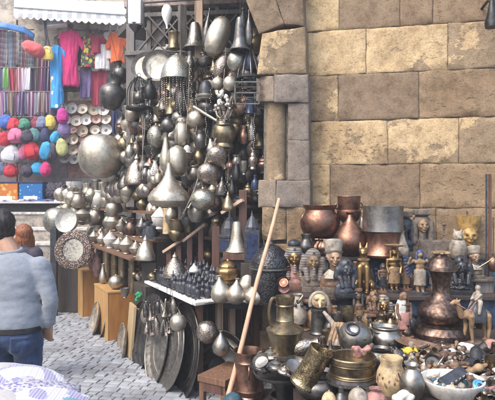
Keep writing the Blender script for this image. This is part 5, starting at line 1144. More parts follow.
stand('pot', 386, 347, 32, 21, ZC, 'grey', 'pewter_bowl', 'bowl', 'grey pewter bowl standing on a wide plate before the gilded bust')
stand('disc', 388, 351, 46, 5, ZC, 'dgrey', 'wide_plate', 'plate', 'wide dark plate under the grey pewter bowl')
bust('nemes', 368, 328, 26, ZC, ('rose', 'brownst', 'brownst', 'wood'), 'reddish brown carved head left of the gilded bust', name='carved_bust')
bust('nemes', 374, 316, 27, ZC + .02, ('tanst', 'brownst', 'brownst', 'wood'), 'brown carved head behind the reddish one', name='carved_bust', Y=3.95)
bust('wig', 358, 312, 24, None, ('brownst', 'dgrey', 'brownst', 'wood'), 'brown wigged head below the cat statue', name='carved_bust', Y=3.98)
stand('bottle', 353, 329, 12, 24, ZC, 'black', 'black_bottle', 'bottle', 'small black bottle with a ringed neck behind the grey domed kettle')
stand('can', 342, 326, 14, 16, ZC, 'cream', 'tan_tin', 'tin', 'tan tin left of the small black bottle')
stand('can', 331, 322, 13, 20, ZC, 'bluep', 'blue_tin', 'tin', 'dark blue tin under the blue black pharaoh bust')
stand('vase', 352, 316, 15, 20, ZC, 'slate', 'slate_vase', 'vase', 'slate coloured vase below the white crowned queen')
e = stand('drum_globe', 355, 352, 34, 30, ZC, 'grey', 'domed_kettle', 'kettle', 'grey domed kettle with a dark mouth and bluish rim', spout=(200, .4, .9, .5, .16), handle=(20, .35, .75, .4, .08))
s = e.location.y / F; b = BM(); lathe(b, [(6 * s, 0), (7.5 * s, 0), (7.5 * s, .012), (6 * s, .016), (5 * s, .004), (0, .002)], 24, Matrix.Translation((-.03, -.07, 25 * s)) @ Matrix.Rotation(R(38), 4, 'X')); obj('mouth', b, M['slate'], e)
e = stand('tankard', 319, 334, 19, 26, ZC, 'dgrey', 'masked_cup', 'cup', 'dark cup topped by a hooded tan mask face'); s = e.location.y / F
b = BM(); ball(b, (0, 0, 33 * s), (8 * s, 6 * s, 8 * s)); cap(b, (0, -5 * s, 33 * s), 2 * s, (0, -9 * s, 29 * s), 1.2 * s)
for sg in (-1, 1): ball(b, (sg * 3.4 * s, -5.4 * s, 36 * s), (2.2 * s, 1.4 * s, 1.4 * s))
obj('mask_face', fuse(b, .004, 2), M['cream'], e)
b = BM(); tube(b, [(9 * s * math.cos(t), 0, 31 * s + 10.5 * s * math.sin(t)) for t in (math.pi * (-.1 + 1.2 * k / 16) for k in range(17))], .014, 8); obj('hood', b, M['alab'], e)
b = BM(); tube(b, [(-5 * s, -6.5 * s, 29 * s), (0, -8 * s, 27.6 * s), (5 * s, -6.5 * s, 29 * s)], .007, 6); obj('mouth', b, M['brownst'], e)
e = put('pear', 'skull_mask', 'mask', 'pale pinkish carved mask behind the tall pewter pitcher', at(298, 324, 3.95), 20 * 3.95 / F, 30 * 3.95 / F, 'alab', {}); s = 3.95 / F
for sg in (-1, 1): b = BM(); ball(b, (sg * .025, -.055, .15), (.014, .012, .014)); obj('eye_hole', b, M['black'], e)
b = BM(); tube(b, [at(324, 312, 3.7), at(332, 322, 3.62), at(338, 334, 3.5), at(337, 347, 3.45)], .012, 10, .03); tag(obj('curved_horn', b, M['alab']), 'pale curved horn in front of the masked cup', 'horn')
b = BM()
for k in range(3): tube(b, [at(328 + k * 4, 346, 3.45), at(332 + k * 3.4, 334, 3.48), at(336 + k * 3, 324, 3.55)], .014, 8, .02)
tag(obj('striped_bundle', b, M['tanst']), 'bundle of tan striped sticks beside the pale curved horn', 'bundle')
# tall pitcher and jug lying on its side
stand('pitcher', 285, 353, 38, 57, ZC, 'dbrass', 'tall_pitcher', 'pitcher', 'tall dark pewter pitcher with a big loop handle and a flared shoulder', handle=(200, .50, .97, .42, .10), handle_r=.46, handle_r2=.5, spout=(20, .88, .99, .35, .12))
put('jug', 'lying_jug', 'jug', 'pale brown jug lying on its side before the tall pitcher', at(290, 349, 3.35), 18 * 3.35 / F, 30 * 3.35 / F, 'engr', dict(tilt=76, turn=-12, handle=(90, .3, .9, .4, .07)))
# bench, copper bucket
e = empty('wooden_bench', Vector((-.165, 4.2, -.03)), 'low brown wooden bench behind the leaning stick', 'bench', None, (0, 0, R(-32)))
b = BM(); box(b, (0, 0, .31), (.26, .42, .05), None, .005); obj('seat', b, M['wood'], e, False)
for x in (-.1, .1):
    for y in (-.18, .18): b = BM(); box(b, (x, y, .14), (.04, .04, .28), None, .003); obj('leg', b, M['wood'], e, False)
b = BM(); box(b, (0, -.19, .25), (.22, .02, .07)); obj('apron', b, M['redwood'], e, False)
b = BM(); p = at(249, 397, 3.85); box(b, (0, 0, p.z / 2), (.36, .36, p.z - .002), None, .004); tag(obj('low_block', b, M['dwood'], None, False, loc=(p.x, p.y, 0)), 'dark block under the copper bucket', 'block')
put('bucket', 'copper_bucket', 'bucket', 'banded copper bucket beside the leaning stick', p, 33 * 3.85 / F, 47 * 3.85 / F, 'dcopper', dict(ears=90, n=44))
b = BM(); pA, pB = at(226, 404, 3.75), at(279, 199, 4.3)
tube(b, [pA + (pB - pA) * t + Vector((.004 * math.sin(t * 9), 0, .003 * math.sin(t * 14))) for t in (k / 14 for k in range(15))], .020, 10, .015); tag(obj('leaning_stick', b, M['stick']), 'long brown stick leaning across the front of the stalls', 'stick')
# tray of oil lamps on a pedestal
Y = 3.32; s = Y / F; e = empty('lamp_stand', Vector((at(283, 376, Y).x, Y, 0)), 'dark round tray on a pedestal heaped with pewter oil lamps', 'stand'); zt = at(283, 376, Y).z
b = BM(); lathe(b, [(0, 0), (25 * s, 0), (28 * s, .008), (30 * s, .03), (29 * s, .032), (26 * s, .014), (0, .008)], 44, Matrix.Translation((0, 0, zt))); obj('tray', b, M['dgrey'], e)
b = BM(); lathe(b, [(0, 0), (.16, 0), (.16, .03), (.05, .08), (.04, zt - .1), (.09, zt)], 28); obj('pedestal', b, M['iron'], e)
OLG = 'heap of pewter oil lamps on the round tray'
def lamp(px, py, Y, w, tilt, turn, mat, lb):
    e = empty('oil_lamp', at(px, py, Y), lb, 'oil lamp', OLG, (0, R(tilt), R(turn))); q = w * Y / F / 2
    b = BM(); lathe(b, [(0, 0), (q * .5, 0), (q * .55, q * .12), (q * .9, q * .34), (q, q * .5), (q * .8, q * .7), (q * .4, q * .8), (0, q * .82)], 24); cap(b, (q * .6, 0, q * .45), q * .34, (q * 1.7, 0, q * .75), q * .15); obj('body', fuse(b, .004, 2), M[mat], e)
    b = BM(); lathe(b, [(q * .5, q * .78), (q * .52, q * .86), (q * .3, q * 1.0), (q * .1, q * 1.05), (q * .14, q * 1.2), (0, q * 1.3)], 20); obj('lid', b, M[mat], e)
    b = BM(); tube(b, [(-q * .8 - q * .42 * math.sin(t), 0, q * .5 + q * .36 * math.cos(t)) for t in (math.pi * k / 8 for k in range(9))], q * .09, 7); obj('handle', b, M[mat], e)
lamp(275, 372, 3.2, 22, 6, 30, 'grey', 'grey oil lamp at the front centre of the heap')
lamp(272, 362, 3.35, 24, -5, -20, 'grey', 'largest oil lamp with an upright knobbed lid on top of the heap')
lamp(292, 372, 3.2, 20, 10, 150, 'dgrey', 'dark oil lamp below the tilted saucer')
lamp(262, 373, 3.22, 18, -12, 200, 'dgrey', 'dark oil lamp at the side next to the copper bucket')
lamp(300, 374, 3.3, 16, 0, 60, 'grey', 'small oil lamp touching the chased tankard')
lamp(284, 374, 3.12, 15, 14, -70, 'engr', 'small engraved oil lamp at the very front of the heap')
for x, y, w, t, lb in ((262, 359, 17, -24, 'tilted round saucer on the bucket side of the heap'), (294, 363, 22, 20, 'larger tilted round saucer beside the chased tankard')):
    put('disc', 'pewter_saucer', 'saucer', lb, at(x, y + 4, 3.14), w * 3.14 / F, 5 * 3.14 / F, 'grey', dict(pitch=34, tilt=t, group=OLG))
put('can', 'grey_pot', 'pot', 'dark grey pot under the edge of the lamp tray', Vector((at(270, 400, 3.5).x + .1, 3.5, .12)), .22, .25, 'dgrey', {})
put('dome', 'green_cover', 'cover', 'small greenish cover at the bottom edge beside the stick', Vector((at(233, 396, 3.55).x, 3.55, .3)), .16, .06, 'teal', {})
b = BM(); p = at(233, 400, 3.55); box(b, (0, 0, .15), (.14, .14, .298)); tag(obj('small_block', b, M['dwood'], None, False, loc=(p.x, p.y, 0)), 'dark small block under the greenish cover', 'block')
# chased tankard
put('tankard', 'chased_tankard', 'tankard', 'tilted brass tankard chased all over with leaves', at(312, 367, 2.95), 29 * 2.95 / F, 42 * 2.95 / F, 'ebrass', dict(centre=True, tilt=27, turn=0, pitch=8, n=44))
put('cauldron', 'grey_basin', 'basin', 'dull grey basin propping up the chased tankard', at(318, 396, 3.02), 46 * 3.02 / F, 24 * 3.02 / F, 'dgrey', dict(pitch=180 if 0 else 0))
b = BM(); p = at(318, 396, 3.02); box(b, (0, 0, p.z / 2), (.26, .26, p.z - .002)); tag(obj('basin_crate', b, M['dwood'], None, False, loc=(p.x, p.y, 0)), 'dark crate under the dull grey basin', 'crate')
# brass brazier
Y = 2.95; s = Y / F; p = at(352, 402, Y); e = empty('brass_brazier', p, 'broad brass brazier drum with ribbed bands', 'brazier')
b = BM(); lathe(b, [(0, 0), (15 * s, 0), (15 * s, 14 * s), (17 * s, 17 * s), (25 * s, 20 * s), (26.5 * s, 22 * s), (26 * s, 25 * s), (23 * s, 27 * s)], 56); obj('base', b, M['dgrey'], e)
b = BM(); lathe(b, [(23 * s, 27 * s), (23.4 * s, 28 * s), (22.4 * s, 29 * s), (23.4 * s, 30 * s), (22.4 * s, 31 * s), (22.6 * s, 39 * s), (23.6 * s, 40 * s), (22.6 * s, 41 * s)], 56); obj('drum', b, M['dbrass'], e)
b = BM(); lathe(b, [(22.6 * s, 41 * s), (24 * s, 42 * s), (24 * s, 46 * s), (23 * s, 47 * s), (21.5 * s, 46 * s), (21 * s, 38 * s), (0, 37 * s)], 56); obj('rim', b, M['dbrass'], e)
b = BM(); box(b, (0, 0, -p.z / 2), (.3, .3, p.z - .002)); obj('pedestal', b, M['dwood'], e, False)
b = BM(); lathe(b, [(0, 0), (5 * s, 0), (5 * s, 24 * s), (7 * s, 26 * s), (0, 26 * s)], 24, Matrix.Translation((12 * s, -27 * s, -2 * s))); obj('front_leg', b, M['grey'], e)
b = BM()
for k in range(6): cap(b, (rnd.uniform(-.03, .03), rnd.uniform(-.02, .02), .0), .018, (rnd.uniform(-.06, .06), rnd.uniform(-.03, .03), .04), .014)
tag(obj('pink_carving', fuse(b, .006, 2), M['rose'], None, loc=at(359, 355, 2.98)), 'pinkish knotted carving on the rim of the brass brazier', 'carving')
b = BM(); cap(b, at(364, 354, 2.96), .014, at(372, 345, 3.05), .012); tag(obj('dark_pestle', b, M['brownst']), 'dark pestle standing beside the pinkish knotted carving', 'pestle')
put('cauldron', 'grey_dish', 'dish', 'grey bowl edge right behind the brass brazier', at(380, 366, 3.2), 26 * 3.2 / F, 18 * 3.2 / F, 'dgrey', {})
for x, w, h, k, mt, lb in ((329, 15, 22, 'globe', 'cream', 'small cream ball at the bottom edge before the dull basin'), (341, 14, 28, 'bottle', 'dgrey', 'dark bottle neck at the bottom edge before the brazier'), (358, 20, 26, 'globe', 'alab', 'pale stone ball at the bottom edge under the brazier'), (376, 22, 24, 'vase', 'rose', 'pinkish pot at the bottom edge left of the painted jar')):
    e = put(k, 'bottom_' + k, k, lb, at(x, 412, 2.6), w * 2.6 / F, h * 2.6 / F, mt, {})
    q = at(x, 412, 2.6); b = BM(); box(b, (0, 0, q.z / 2), (.08, .08, q.z - .002)); tag(obj('thin_plinth', b, M['dwood'], None, False, loc=(q.x, q.y, 0)), 'dark plinth under the ' + lb.split(' at ')[0], 'plinth')

# front table: painted jar, pewter vase, trinket bowl
e = stand('pot', 391, 394, 29, 37, ZD, 'cream', 'painted_jar', 'jar', 'cream jar painted with dark red leaves'); s = e.location.y / F
for k in range(16):
    a = -1.57 + (k - 8) * .2 + rnd.uniform(-.08, .08); z = 37 * s * (.34 + .3 * ((k * 7) % 5) / 5); r_ = 14.55 * s * (1 - max(0, (z / (37 * s) - .45)) ** 2 * 1.6)
    if k % 4 == 3: continue
    b = BM(); ball(b, (0, 0, 0), (.006, .003, .016 if k % 2 else .01), (0, (k * 40) % 90 - 45, math.degrees(a) + 90), 1); obj('painted_leaf', b, M['brownst'] if k % 3 else M['rose'], e, loc=(r_ * math.cos(a), r_ * math.sin(a), z))
stand('vase', 412, 400, 25, 36, ZD, 'grey', 'pewter_vase', 'vase', 'grey pewter vase with a flared lip before the heap', spout=(200, .5, .8, .6, .13))
Y = 2.78; p = Vector((at(452, 388, Y).x, Y, ZD)); s = Y / F
e = empty('trinket_bowl', p, 'wide white bowl full of trinkets at the front edge', 'bowl')
b = BM(); lathe(b, [(0, 0), (18 * s, 0), (22 * s, 3 * s), (28 * s, 12 * s), (31 * s, 17 * s), (31 * s, 18.5 * s), (29 * s, 18.5 * s), (26 * s, 13 * s), (18 * s, 7 * s), (0, 6 * s)], 48); obj('dish', b, M['chalk'], e)
BZ = ZD + 13 * s
def lump(name, mat, loc, parts, label, cat, group=None, rot=None, vox=.004):
    b = BM(); parts(b); return tag(obj(name, fuse(b, vox, 2), M[mat] if isinstance(mat, str) else mat, None, loc=loc, rot=rot), label, cat, group)
b = BM(); box(b, (0, 0, 0), (.17, .06, .045), None, .006); bx = tag(obj('dark_casket', b, M['slate'], None, False, loc=p + Vector((.0, -.01, 19 * s)), rot=(.5, -.3, .45)), 'dark blue casket lying slantwise in the white bowl', 'casket')
b = BM()
for k in range(6): box(b, (-.07 + k * .028, -.03, .018), (.014, .006, .012))
obj('inlay', b, M['alab'], bx, False)
b = BM(); lathe(b, [(0, 0), (.03, 0), (.034, .006), (.026, .012), (.02, .008), (0, .014)], 24); ev = tag(obj('blue_bead', b, plain('bright_blue', (.08, .3, .6), .25, .1), None, loc=p + Vector((.105, -.08, 16 * s)), rot=(.7, .2, 0)), 'round bright blue bead in the white bowl', 'bead')
b = BM(); ball(b, (0, 0, .012), (.012, .012, .006)); obj('pupil', b, M['black'], ev)
for k in range(26):
    a = rnd.random() * 6.28; r_ = 24 * s * math.sqrt(rnd.random()); mt, w_ = [('chalk', 'white'), ('alab', 'cream'), ('chalk', 'white'), ('teal', 'teal'), ('cream', 'tan')][k % 5]
    b = BM(); ball(b, (0, 0, 0), (rnd.uniform(.014, .03), rnd.uniform(.01, .02), rnd.uniform(.008, .014)), None, 2); wrinkle(b, .004, (40, 40, 40), k)
    tag(obj('bowl_shell', b, M[mt], None, loc=p + Vector((r_ * math.cos(a), r_ * math.sin(a), 13 * s + r_ * .12)), rot=(rnd.random(), rnd.random(), a)), '%s shell like trinket among the others in the white bowl' % w_, 'trinket', '%s trinkets in the bowl' % w_)
# heap of carvings between the shelf and the bowl
HP = 'heap of carvings behind the trinket bowl'
def knife(px0, py0, px1, py1, Y, r_, mat, name, cat, label, group=HP):
    p0, p1 = at(px0, py0, Y), at(px1, py1, Y + .05); d = p1 - p0; b = BM()
    cap(b, (0, 0, 0), r_, d * .4, r_ * .8); cap(b, d * .4, r_ * 1.25, d * .44, r_ * 1.25); cap(b, d * .44, r_ * .8, d, r_ * .25)
    return tag(obj(name, fuse(b, max(.003, r_ * .25), 1), M[mat], None, loc=p0), label, cat, group)
b = BM(); p0 = at(415, 346, 3.42)
loft(b, [(-.16, 0, 0, .02, .03), (-.1, 0, -.012, .05, .06), (0, 0, -.018, .06, .08), (.1, 0, -.012, .05, .06), (.16, 0, 0, .02, .03)], 16)
b.free(); b = BM(); lathe(b, [(0, 0), (.1, 0), (.15, .014), (.19, .035), (.18, .037), (.13, .018), (0, .012)], 40, None, .45); tag(obj('wooden_dish', b, M['brownst'], None, loc=at(424, 351, 3.36), rot=(0.1, .16, -.35)), 'long oval brown wooden dish below the coffee pot', 'dish')
for a in ((404, 352, 428, 344, 3.3, .016, 'tanst', 'carved_crocodile', 'carving', 'tan carved crocodile across the oval wooden dish'), (426, 352, 452, 346, 3.25, .022, 'brownst', 'carved_crocodile', 'carving', 'brown carved crocodile before the coffee pot base'),
          (432, 358, 460, 352, 3.15, .024, 'brownst', 'carved_crocodile', 'carving', 'brown carved crocodile nearest the black leather boots'), (417, 349, 440, 340, 3.45, .014, 'bronze', 'metal_dagger', 'dagger', 'bronze dagger under the edge of the coffee pot'),
          (426, 382, 444, 356, 2.95, .012, 'engr', 'metal_dagger', 'dagger', 'grey dagger pointing up out of the white bowl'), (434, 372, 470, 366, 2.95, .018, 'tanst', 'carved_stick', 'carving', 'tan carved stick lying behind the white bowl'),
          (440, 368, 476, 361, 3.0, .018, 'brownst', 'carved_stick', 'carving', 'brown carved stick under the black leather boots'), (468, 372, 493, 362, 2.9, .02, 'tanst', 'carved_stick', 'carving', 'tan carved stick right of the white bowl'),
          (472, 384, 495, 376, 2.8, .022, 'alab', 'carved_stick', 'carving', 'pale carved stick right of the white bowl'), (476, 394, 497, 386, 2.7, .02, 'rose', 'carved_stick', 'carving', 'pinkish carved stick right of the white bowl'),
          (470, 378, 492, 392, 2.74, .018, 'brownst', 'carved_stick', 'carving', 'dark carved stick crossing the pale and pinkish ones')):
    knife(*a)
lump('black_boot', 'rubber', at(470, 366, 3.05), lambda b: (cap(b, (-.06, 0, .0), .032, (.04, 0, .01), .036), cap(b, (.04, 0, .01), .036, (.09, .03, .05), .034), ball(b, (-.075, 0, -.01), (.04, .032, .02))), 'black leather boot lying on the heap, the one above the bowl', 'boot', 'pair of black boots', (0, -.2, .4))
lump('black_boot', 'rubber', at(486, 360, 3.1), lambda b: (cap(b, (-.06, 0, .0), .032, (.04, 0, .01), .036), cap(b, (.04, 0, .01), .036, (.08, .03, .06), .034), ball(b, (-.075, 0, -.01), (.04, .032, .02))), 'black leather boot lying on the heap, the one under the camel', 'boot', 'pair of black boots', (0, .3, -.3))
for i, (x, y, Y, mt, nm, lb) in enumerate(((466, 349, 3.3, 'chalk', 'white_rag', 'crumpled white rag left of the black boots'), (458, 356, 3.2, 'chalk', 'white_rag', 'crumpled white rag over the carved crocodiles'), (492, 346, 3.3, 'rose', 'pink_rag', 'crumpled pinkish rag right under the camel'), (410, 354, 3.25, 'yellow', 'yellow_rag', 'bright yellow rag behind the pewter vase'), (402, 398, 2.72, 'chalk', 'white_rag', 'crumpled white rag between the painted jar and the pewter vase'))):
    if mt == 'yellow': M['yellow'] = plain('yellow_cloth', (.7, .52, .05), .8, .2)
    r3 = random.Random(i); lump(nm, mt, at(x, y, Y), lambda b: [ball(b, (r3.uniform(-.04, .04), r3.uniform(-.03, .03), r3.uniform(-.01, .03)), (r3.uniform(.02, .04), .03, r3.uniform(.015, .03)), (0, r3.uniform(-60, 60), 0)) for _ in range(6)], lb, 'rag', None, None, .006)
KIND = [('brownst', 'brown'), ('tanst', 'tan'), ('dgrey', 'dark metal'), ('sand', 'grey stone'), ('bronze', 'bronze'), ('alab', 'pale')]
for i in range(150):
    u = rnd.random(); v = rnd.random(); x = 392 + 108 * u; Y = 2.72 + .62 * v
    if abs(x - 452) < 34 and Y < 2.98: continue
    mt, w_ = KIND[rnd.randrange(6)]; sub = rnd.randrange(3); z = ZD + .015 + .06 * v + .03 * rnd.random(); loc = Vector(((x - 247.5) / F * Y, Y, z))
    if x < 404 and Y < 2.95: continue
    b = BM()
    if sub == 0: cap(b, (-.05, 0, 0), .016, (.05, 0, .006), .009); ball(b, (-.055, 0, .004), .02); nm = 'animal carving'
    elif sub == 1: ball(b, (0, 0, 0), (.028, .022, .016)); ball(b, (.024, 0, .006), .012); [cap(b, (-.01 + .012 * k, sg * .018, 0), .004, (-.01 + .014 * k, sg * .034, -.01), .003) for k in range(3) for sg in (-1, 1)]; nm = 'scarab'
    else: cap(b, (0, 0, -.01), .02, (0, .005, .02), .012); ball(b, (0, 0, .04), .014); nm = 'figurine'
    tag(obj(nm.replace(' ', '_'), fuse(b, .004, 1), M[mt], None, loc=loc, rot=(rnd.uniform(-.4, .4), rnd.uniform(-.6, .6), rnd.random() * 6.3)), 'small %s %s in the heap around the trinket bowl' % (w_, nm), nm, 'small %s %ss of the heap' % (w_, nm))
# little vessels mixed into the heap and between the big pieces
VK = [('disc', 'plate'), ('lidded', 'lidded pot'), ('candle', 'candlestick'), ('bell', 'bell'), ('jug', 'jug'), ('bowl', 'bowl'), ('tankard', 'cup')]
r6 = random.Random(12)
for i in range(96):
    x, Y, z = (r6.uniform(398, 498), r6.uniform(2.95, 3.34), ZD + .03 + r6.uniform(0, .06)) if i % 2 else (r6.uniform(318, 400), r6.uniform(3.32, 3.7), ZC + .005)
    if i % 2 and r6.random() < .35: Y = r6.uniform(2.66, 2.9); x = r6.uniform(478, 500); z = ZD + .02
    k, nm = VK[r6.randrange(7)]; mt, w_ = [('dbrass', 'dark brass'), ('dgrey', 'dark grey'), ('engr', 'engraved'), ('bronze', 'bronze'), ('grey', 'grey')][r6.randrange(5)]; w = r6.uniform(.045, .085)
    wh = 'in the heap around the trinket bowl' if i % 2 else 'wedged between the pots behind the brass brazier'
    put(k, 'tiny_' + nm.replace(' ', '_'), nm, 'tiny %s %s %s' % (w_, nm, wh), Vector(((x - 247.5) / F * Y, Y, z)), w * (1.3 if k == 'disc' else 1), w * (.25 if k == 'disc' else 1.3), mt, dict(n=18, tilt=r6.uniform(-70, 70) if i % 2 else r6.uniform(-12, 12), turn=r6.uniform(0, 360), pitch=r6.uniform(-50, 50) if i % 2 else 0, group='tiny %s %s pieces %s' % (w_, nm, wh)))
# low filling between the statues, standing on the lower shelf
for i in range(96):
    x = 290 + (i % 32) * 6.4 + rnd.uniform(-2, 2); Y = (3.98, 3.86, 3.74)[i // 32] + rnd.uniform(-.03, .03)
    if (408 < x < 500 and Y < 3.92) or (x < 330 and Y < 3.95) or (x > 345 and x < 395 and Y < 3.8): continue
    k = ['vase', 'bottle', 'candle', 'globe', 'jug', 'bowl'][i % 6]; mt, w_ = [('dgrey', 'dark grey'), ('brownst', 'brown'), ('bronze', 'bronze'), ('slate', 'slate'), ('tanst', 'tan'), ('dbrass', 'dark brass')][rnd.randrange(6)]
    w = rnd.uniform(.06, .105); put(k, 'small_' + k, k, 'small %s %s in the crowd along the back of the lower shelf' % (w_, k), Vector(((x - 247.5) / F * Y, Y, ZC + .001)), w, w * rnd.uniform(1.3, 2.3), mt, dict(n=20, group='small %s %s pieces on the lower shelf' % (w_, k)))
for i in range(30):
    x = 286 + i * 7 + rnd.uniform(-2, 2); Y = rnd.uniform(4.36, 4.44); k = ['vase', 'candle', 'bottle', 'bowl'][i % 4]; mt, w_ = [('slate', 'slate'), ('dgrey', 'dark grey'), ('brownst', 'brown'), ('bluep', 'blue')][(i * 3) % 4]
    w = rnd.uniform(.06, .1); put(k, 'back_' + k, k, 'small %s %s at the back of the statue shelf' % (w_, k), Vector(((x - 247.5) / F * Y, Y, ZB + .001)), w, w * rnd.uniform(1.5, 3), mt, dict(n=20, group='small %s %s pieces behind the statues' % (w_, k)))

GRIME = 0.12

# ------------------------------------------------------------------ the clothes stall on the terrace
YC = 10.3; SC_ = YC / F
CL = dict(
    hotpink=plain('hot_pink_cloth', (.62, .03, .16), .85, .12, 10, .2, .2), skyblue=printed('sky_blue_print', (.05, .30, .62), [(.55, .40, .25), (.75, .7, .6), (.05, .3, .6), (.1, .4, .7)], 9, .33),
    tee=printed('bright_print', (.06, .05, .05), [(.55, .45, .05), (.55, .06, .08), (.15, .35, .08), (.6, .2, .05)], 16, .5), wht=plain('white_cotton', (.74, .72, .70), .9, .06, 10, .2, .2),
    orange=plain('orange_cotton', (.72, .14, .04), .88, .12, 8, .2, .2), maroon=plain('maroon_cloth', (.30, .03, .06), .9, .2, 6, .2, .2), coral=plain('coral_cloth', (.58, .10, .10), .85, .12, 6, .2, .2),
    yel=plain('yellow_bag', (.68, .50, .10), .6, .15, 10), blue=plain('bag_blue', (.05, .12, .40), .7, .2), red=plain('bag_red', (.55, .03, .05), .7, .15), green=plain('bag_green', (.06, .22, .14), .7, .2), mar=plain('bag_maroon', (.20, .03, .05), .7, .2),
    slateb=plain('bag_slate', (.16, .18, .28), .7, .2), navy=plain('bag_navy', (.03, .035, .10), .7, .2), mag=plain('bag_magenta', (.55, .04, .26), .7, .15), pink=plain('bag_pink', (.60, .16, .28), .7, .15), dark=plain('bag_dark', (.05, .04, .06), .7, .3),
    tealb=plain('bag_teal', (.08, .20, .20), .7, .2), cyan=plain('bag_cyan', (.04, .30, .52), .7, .2), viol=plain('bag_violet', (.20, .14, .28), .7, .2), lime=plain('bag_lime', (.42, .42, .18), .7, .2), whtb=plain('bag_white', (.68, .66, .66), .7, .1), orb=plain('bag_orange', (.6, .2, .05), .7, .15))
for k_, v_ in CL.items(): M['c_' + k_] = v_
ter = at(20, 200, 10.2)
b = BM(); box(b, ((-58 - 0) * 0 - 4.35, 10.62, 1.437 + 1.5), (1.5, .04, 3.0), None, .003); tag(obj('backing_board', b, plain('board_grey', (.20, .17, .19), .9, .3), None, False), 'grey board behind the hung scarves and bags', 'board')
e = empty('stall_table', (at(28, 200, 9.75).x, 9.75, 1.437), 'long table covered in pale cloth in front of the bags', 'table')
b = BM(); box(b, (0, 0, .17), (1.9, .62, .035), None, .006); obj('top_cloth', b, plain('pale_cloth', (.6, .57, .58), .9, .1), e, False)
b = BM(); box(b, (0, .03, .076), (1.84, .5, .15)); obj('under_shade', b, M['dark'], e, False)  # near black block imitating the shaded underside of the table
def sc_mat(i, cols, f=None, check=None): return stripes('scarf_%d' % i, cols, f or 1 / (.03 * len(cols)), 0, .9, check)
PAL = [((.36, .10, .09), (.42, .28, .26), (.22, .12, .13)), ((.28, .25, .30), (.45, .42, .44), (.16, .14, .18)), ((.16, .18, .28), (.35, .36, .42), (.1, .1, .16)), ((.36, .32, .30), (.5, .46, .44), (.28, .2, .2)), ((.14, .15, .17), (.3, .3, .32), (.2, .24, .26)), ((.44, .10, .12), (.30, .30, .34), (.5, .4, .4)), ((.2, .24, .26), (.4, .4, .4), (.12, .12, .14))]
P2 = [(((.26, .16, .42), (.34, .24, .5)), 'purple'), (((.20, .42, .10), (.28, .5, .16)), 'green'), (((.50, .05, .07), (.36, .04, .08)), 'red'), (((.36, .14, .14), (.48, .2, .2)), 'brick'), (((.66, .48, .56), (.74, .62, .68)), 'pale pink'), (((.68, .62, .66), (.75, .72, .74)), 'whitish')]
P3 = [(((.45, .16, .25), (.3, .14, .3), (.5, .4, .42)), 'rose'), (((.4, .36, .44), (.25, .22, .3)), 'grey violet'), (((.22, .16, .32), (.4, .34, .46), (.16, .1, .2)), 'violet'), (((.30, .16, .26), (.44, .3, .36), (.14, .08, .12)), 'plum'), (((.40, .28, .2), (.2, .12, .1), (.48, .4, .34)), 'brown'), (((.2, .2, .28), (.5, .46, .5)), 'blue grey')]
SG = 'scarves hung at the stall'
def scarf(x0, x1, y0, y1, mat, label, Y, seed):
    r8 = random.Random(seed); y1 += r8.uniform(-5, 3); b = sheet(BM(), (x1 - x0) * Y / F * 1.15, (y1 - y0) * Y / F, .02, 14, 10, 1.6, .035, seed, 0, r8.uniform(-.3, .25)); tag(obj('hung_scarf', b, mat, None, loc=at((x0 + x1) / 2, y0, Y), rot=(0, R(r8.uniform(-3, 3)), R(r8.uniform(-22, 22)))), label, 'scarf', SG)
NT = ('leftmost', 'second', 'third', 'fourth', 'fifth', 'sixth', 'seventh', 'eighth', 'ninth', 'tenth', 'eleventh')
for i in range(7):
    scarf(-2 + i * 5, 2.8 + i * 5, 30 + i * .6, 68, stripes('plaid_%d' % i, PAL[i], 9, 0, .9, PAL[(i + 2) % 7]), 'plaid scarf in the upper row below the blue cover, %s in the row' % NT[i], YC + .02 * (i % 2), i)
for i, (c, w_) in enumerate(P2): scarf(-3 + i * 6 - (2 if i > 3 else 0), 2.6 + i * 6 - (2 if i > 3 else 0), 68, 92, stripes('fold_%d' % i, c, 12, 0, .9), '%s folded scarf in the middle row of scarves' % w_, YC - .03, 20 + i)
for i in range(11):
    c, w_ = P3[(i * 5) % 6]; scarf(-2 + i * 5.2, 2.9 + i * 5.2, 92, 117, stripes('low_%d' % i, c, 11 + i, 0, .9), '%s striped scarf in the lowest row, %s in the row' % (w_, NT[i]), YC - .06 + .02 * (i % 2), 40 + i)
for i in range(5):
    c, w_ = P3[(2 + i * 2) % 6]; scarf(30.5 + i * 5, 35 + i * 5, 56, 98, stripes('mid_%d' % i, c, 13 + i, 0, .9), '%s long striped scarf hanging beside the blue dress, %s of five' % (w_, NT[i]), YC + .06 + .02 * (i % 2), 60 + i)
for y, Y in ((30, YC), (68, YC - .03), (92, YC - .06)):
    b = BM(); tube(b, [at(-12, y - .3, Y), at(57 if y > 40 else 34, y - .3, Y)], .012, 8); tag(obj('scarf_rail', b, M['grwood']), {30: 'top', 68: 'middle', 92: 'lowest'}[y] + ' rail the scarves hang from', 'rail')
b = BM()
for k in range(5): tube(b, [at(-10, 23 + k * .9, YC - .1 - k * .03), at(8, 24.5 + k * .9, YC - .14), at(24, 28 + k * 1.0, YC - .14), at(34, 35 + k * .7, YC - .1)], .028, 8)
tag(obj('blue_cover', fuse(b, .012, 3), plain('blue_tarp', (.06, .20, .50), .5, .2, 6), None), 'rolled blue plastic cover over the plaid scarves', 'cover')

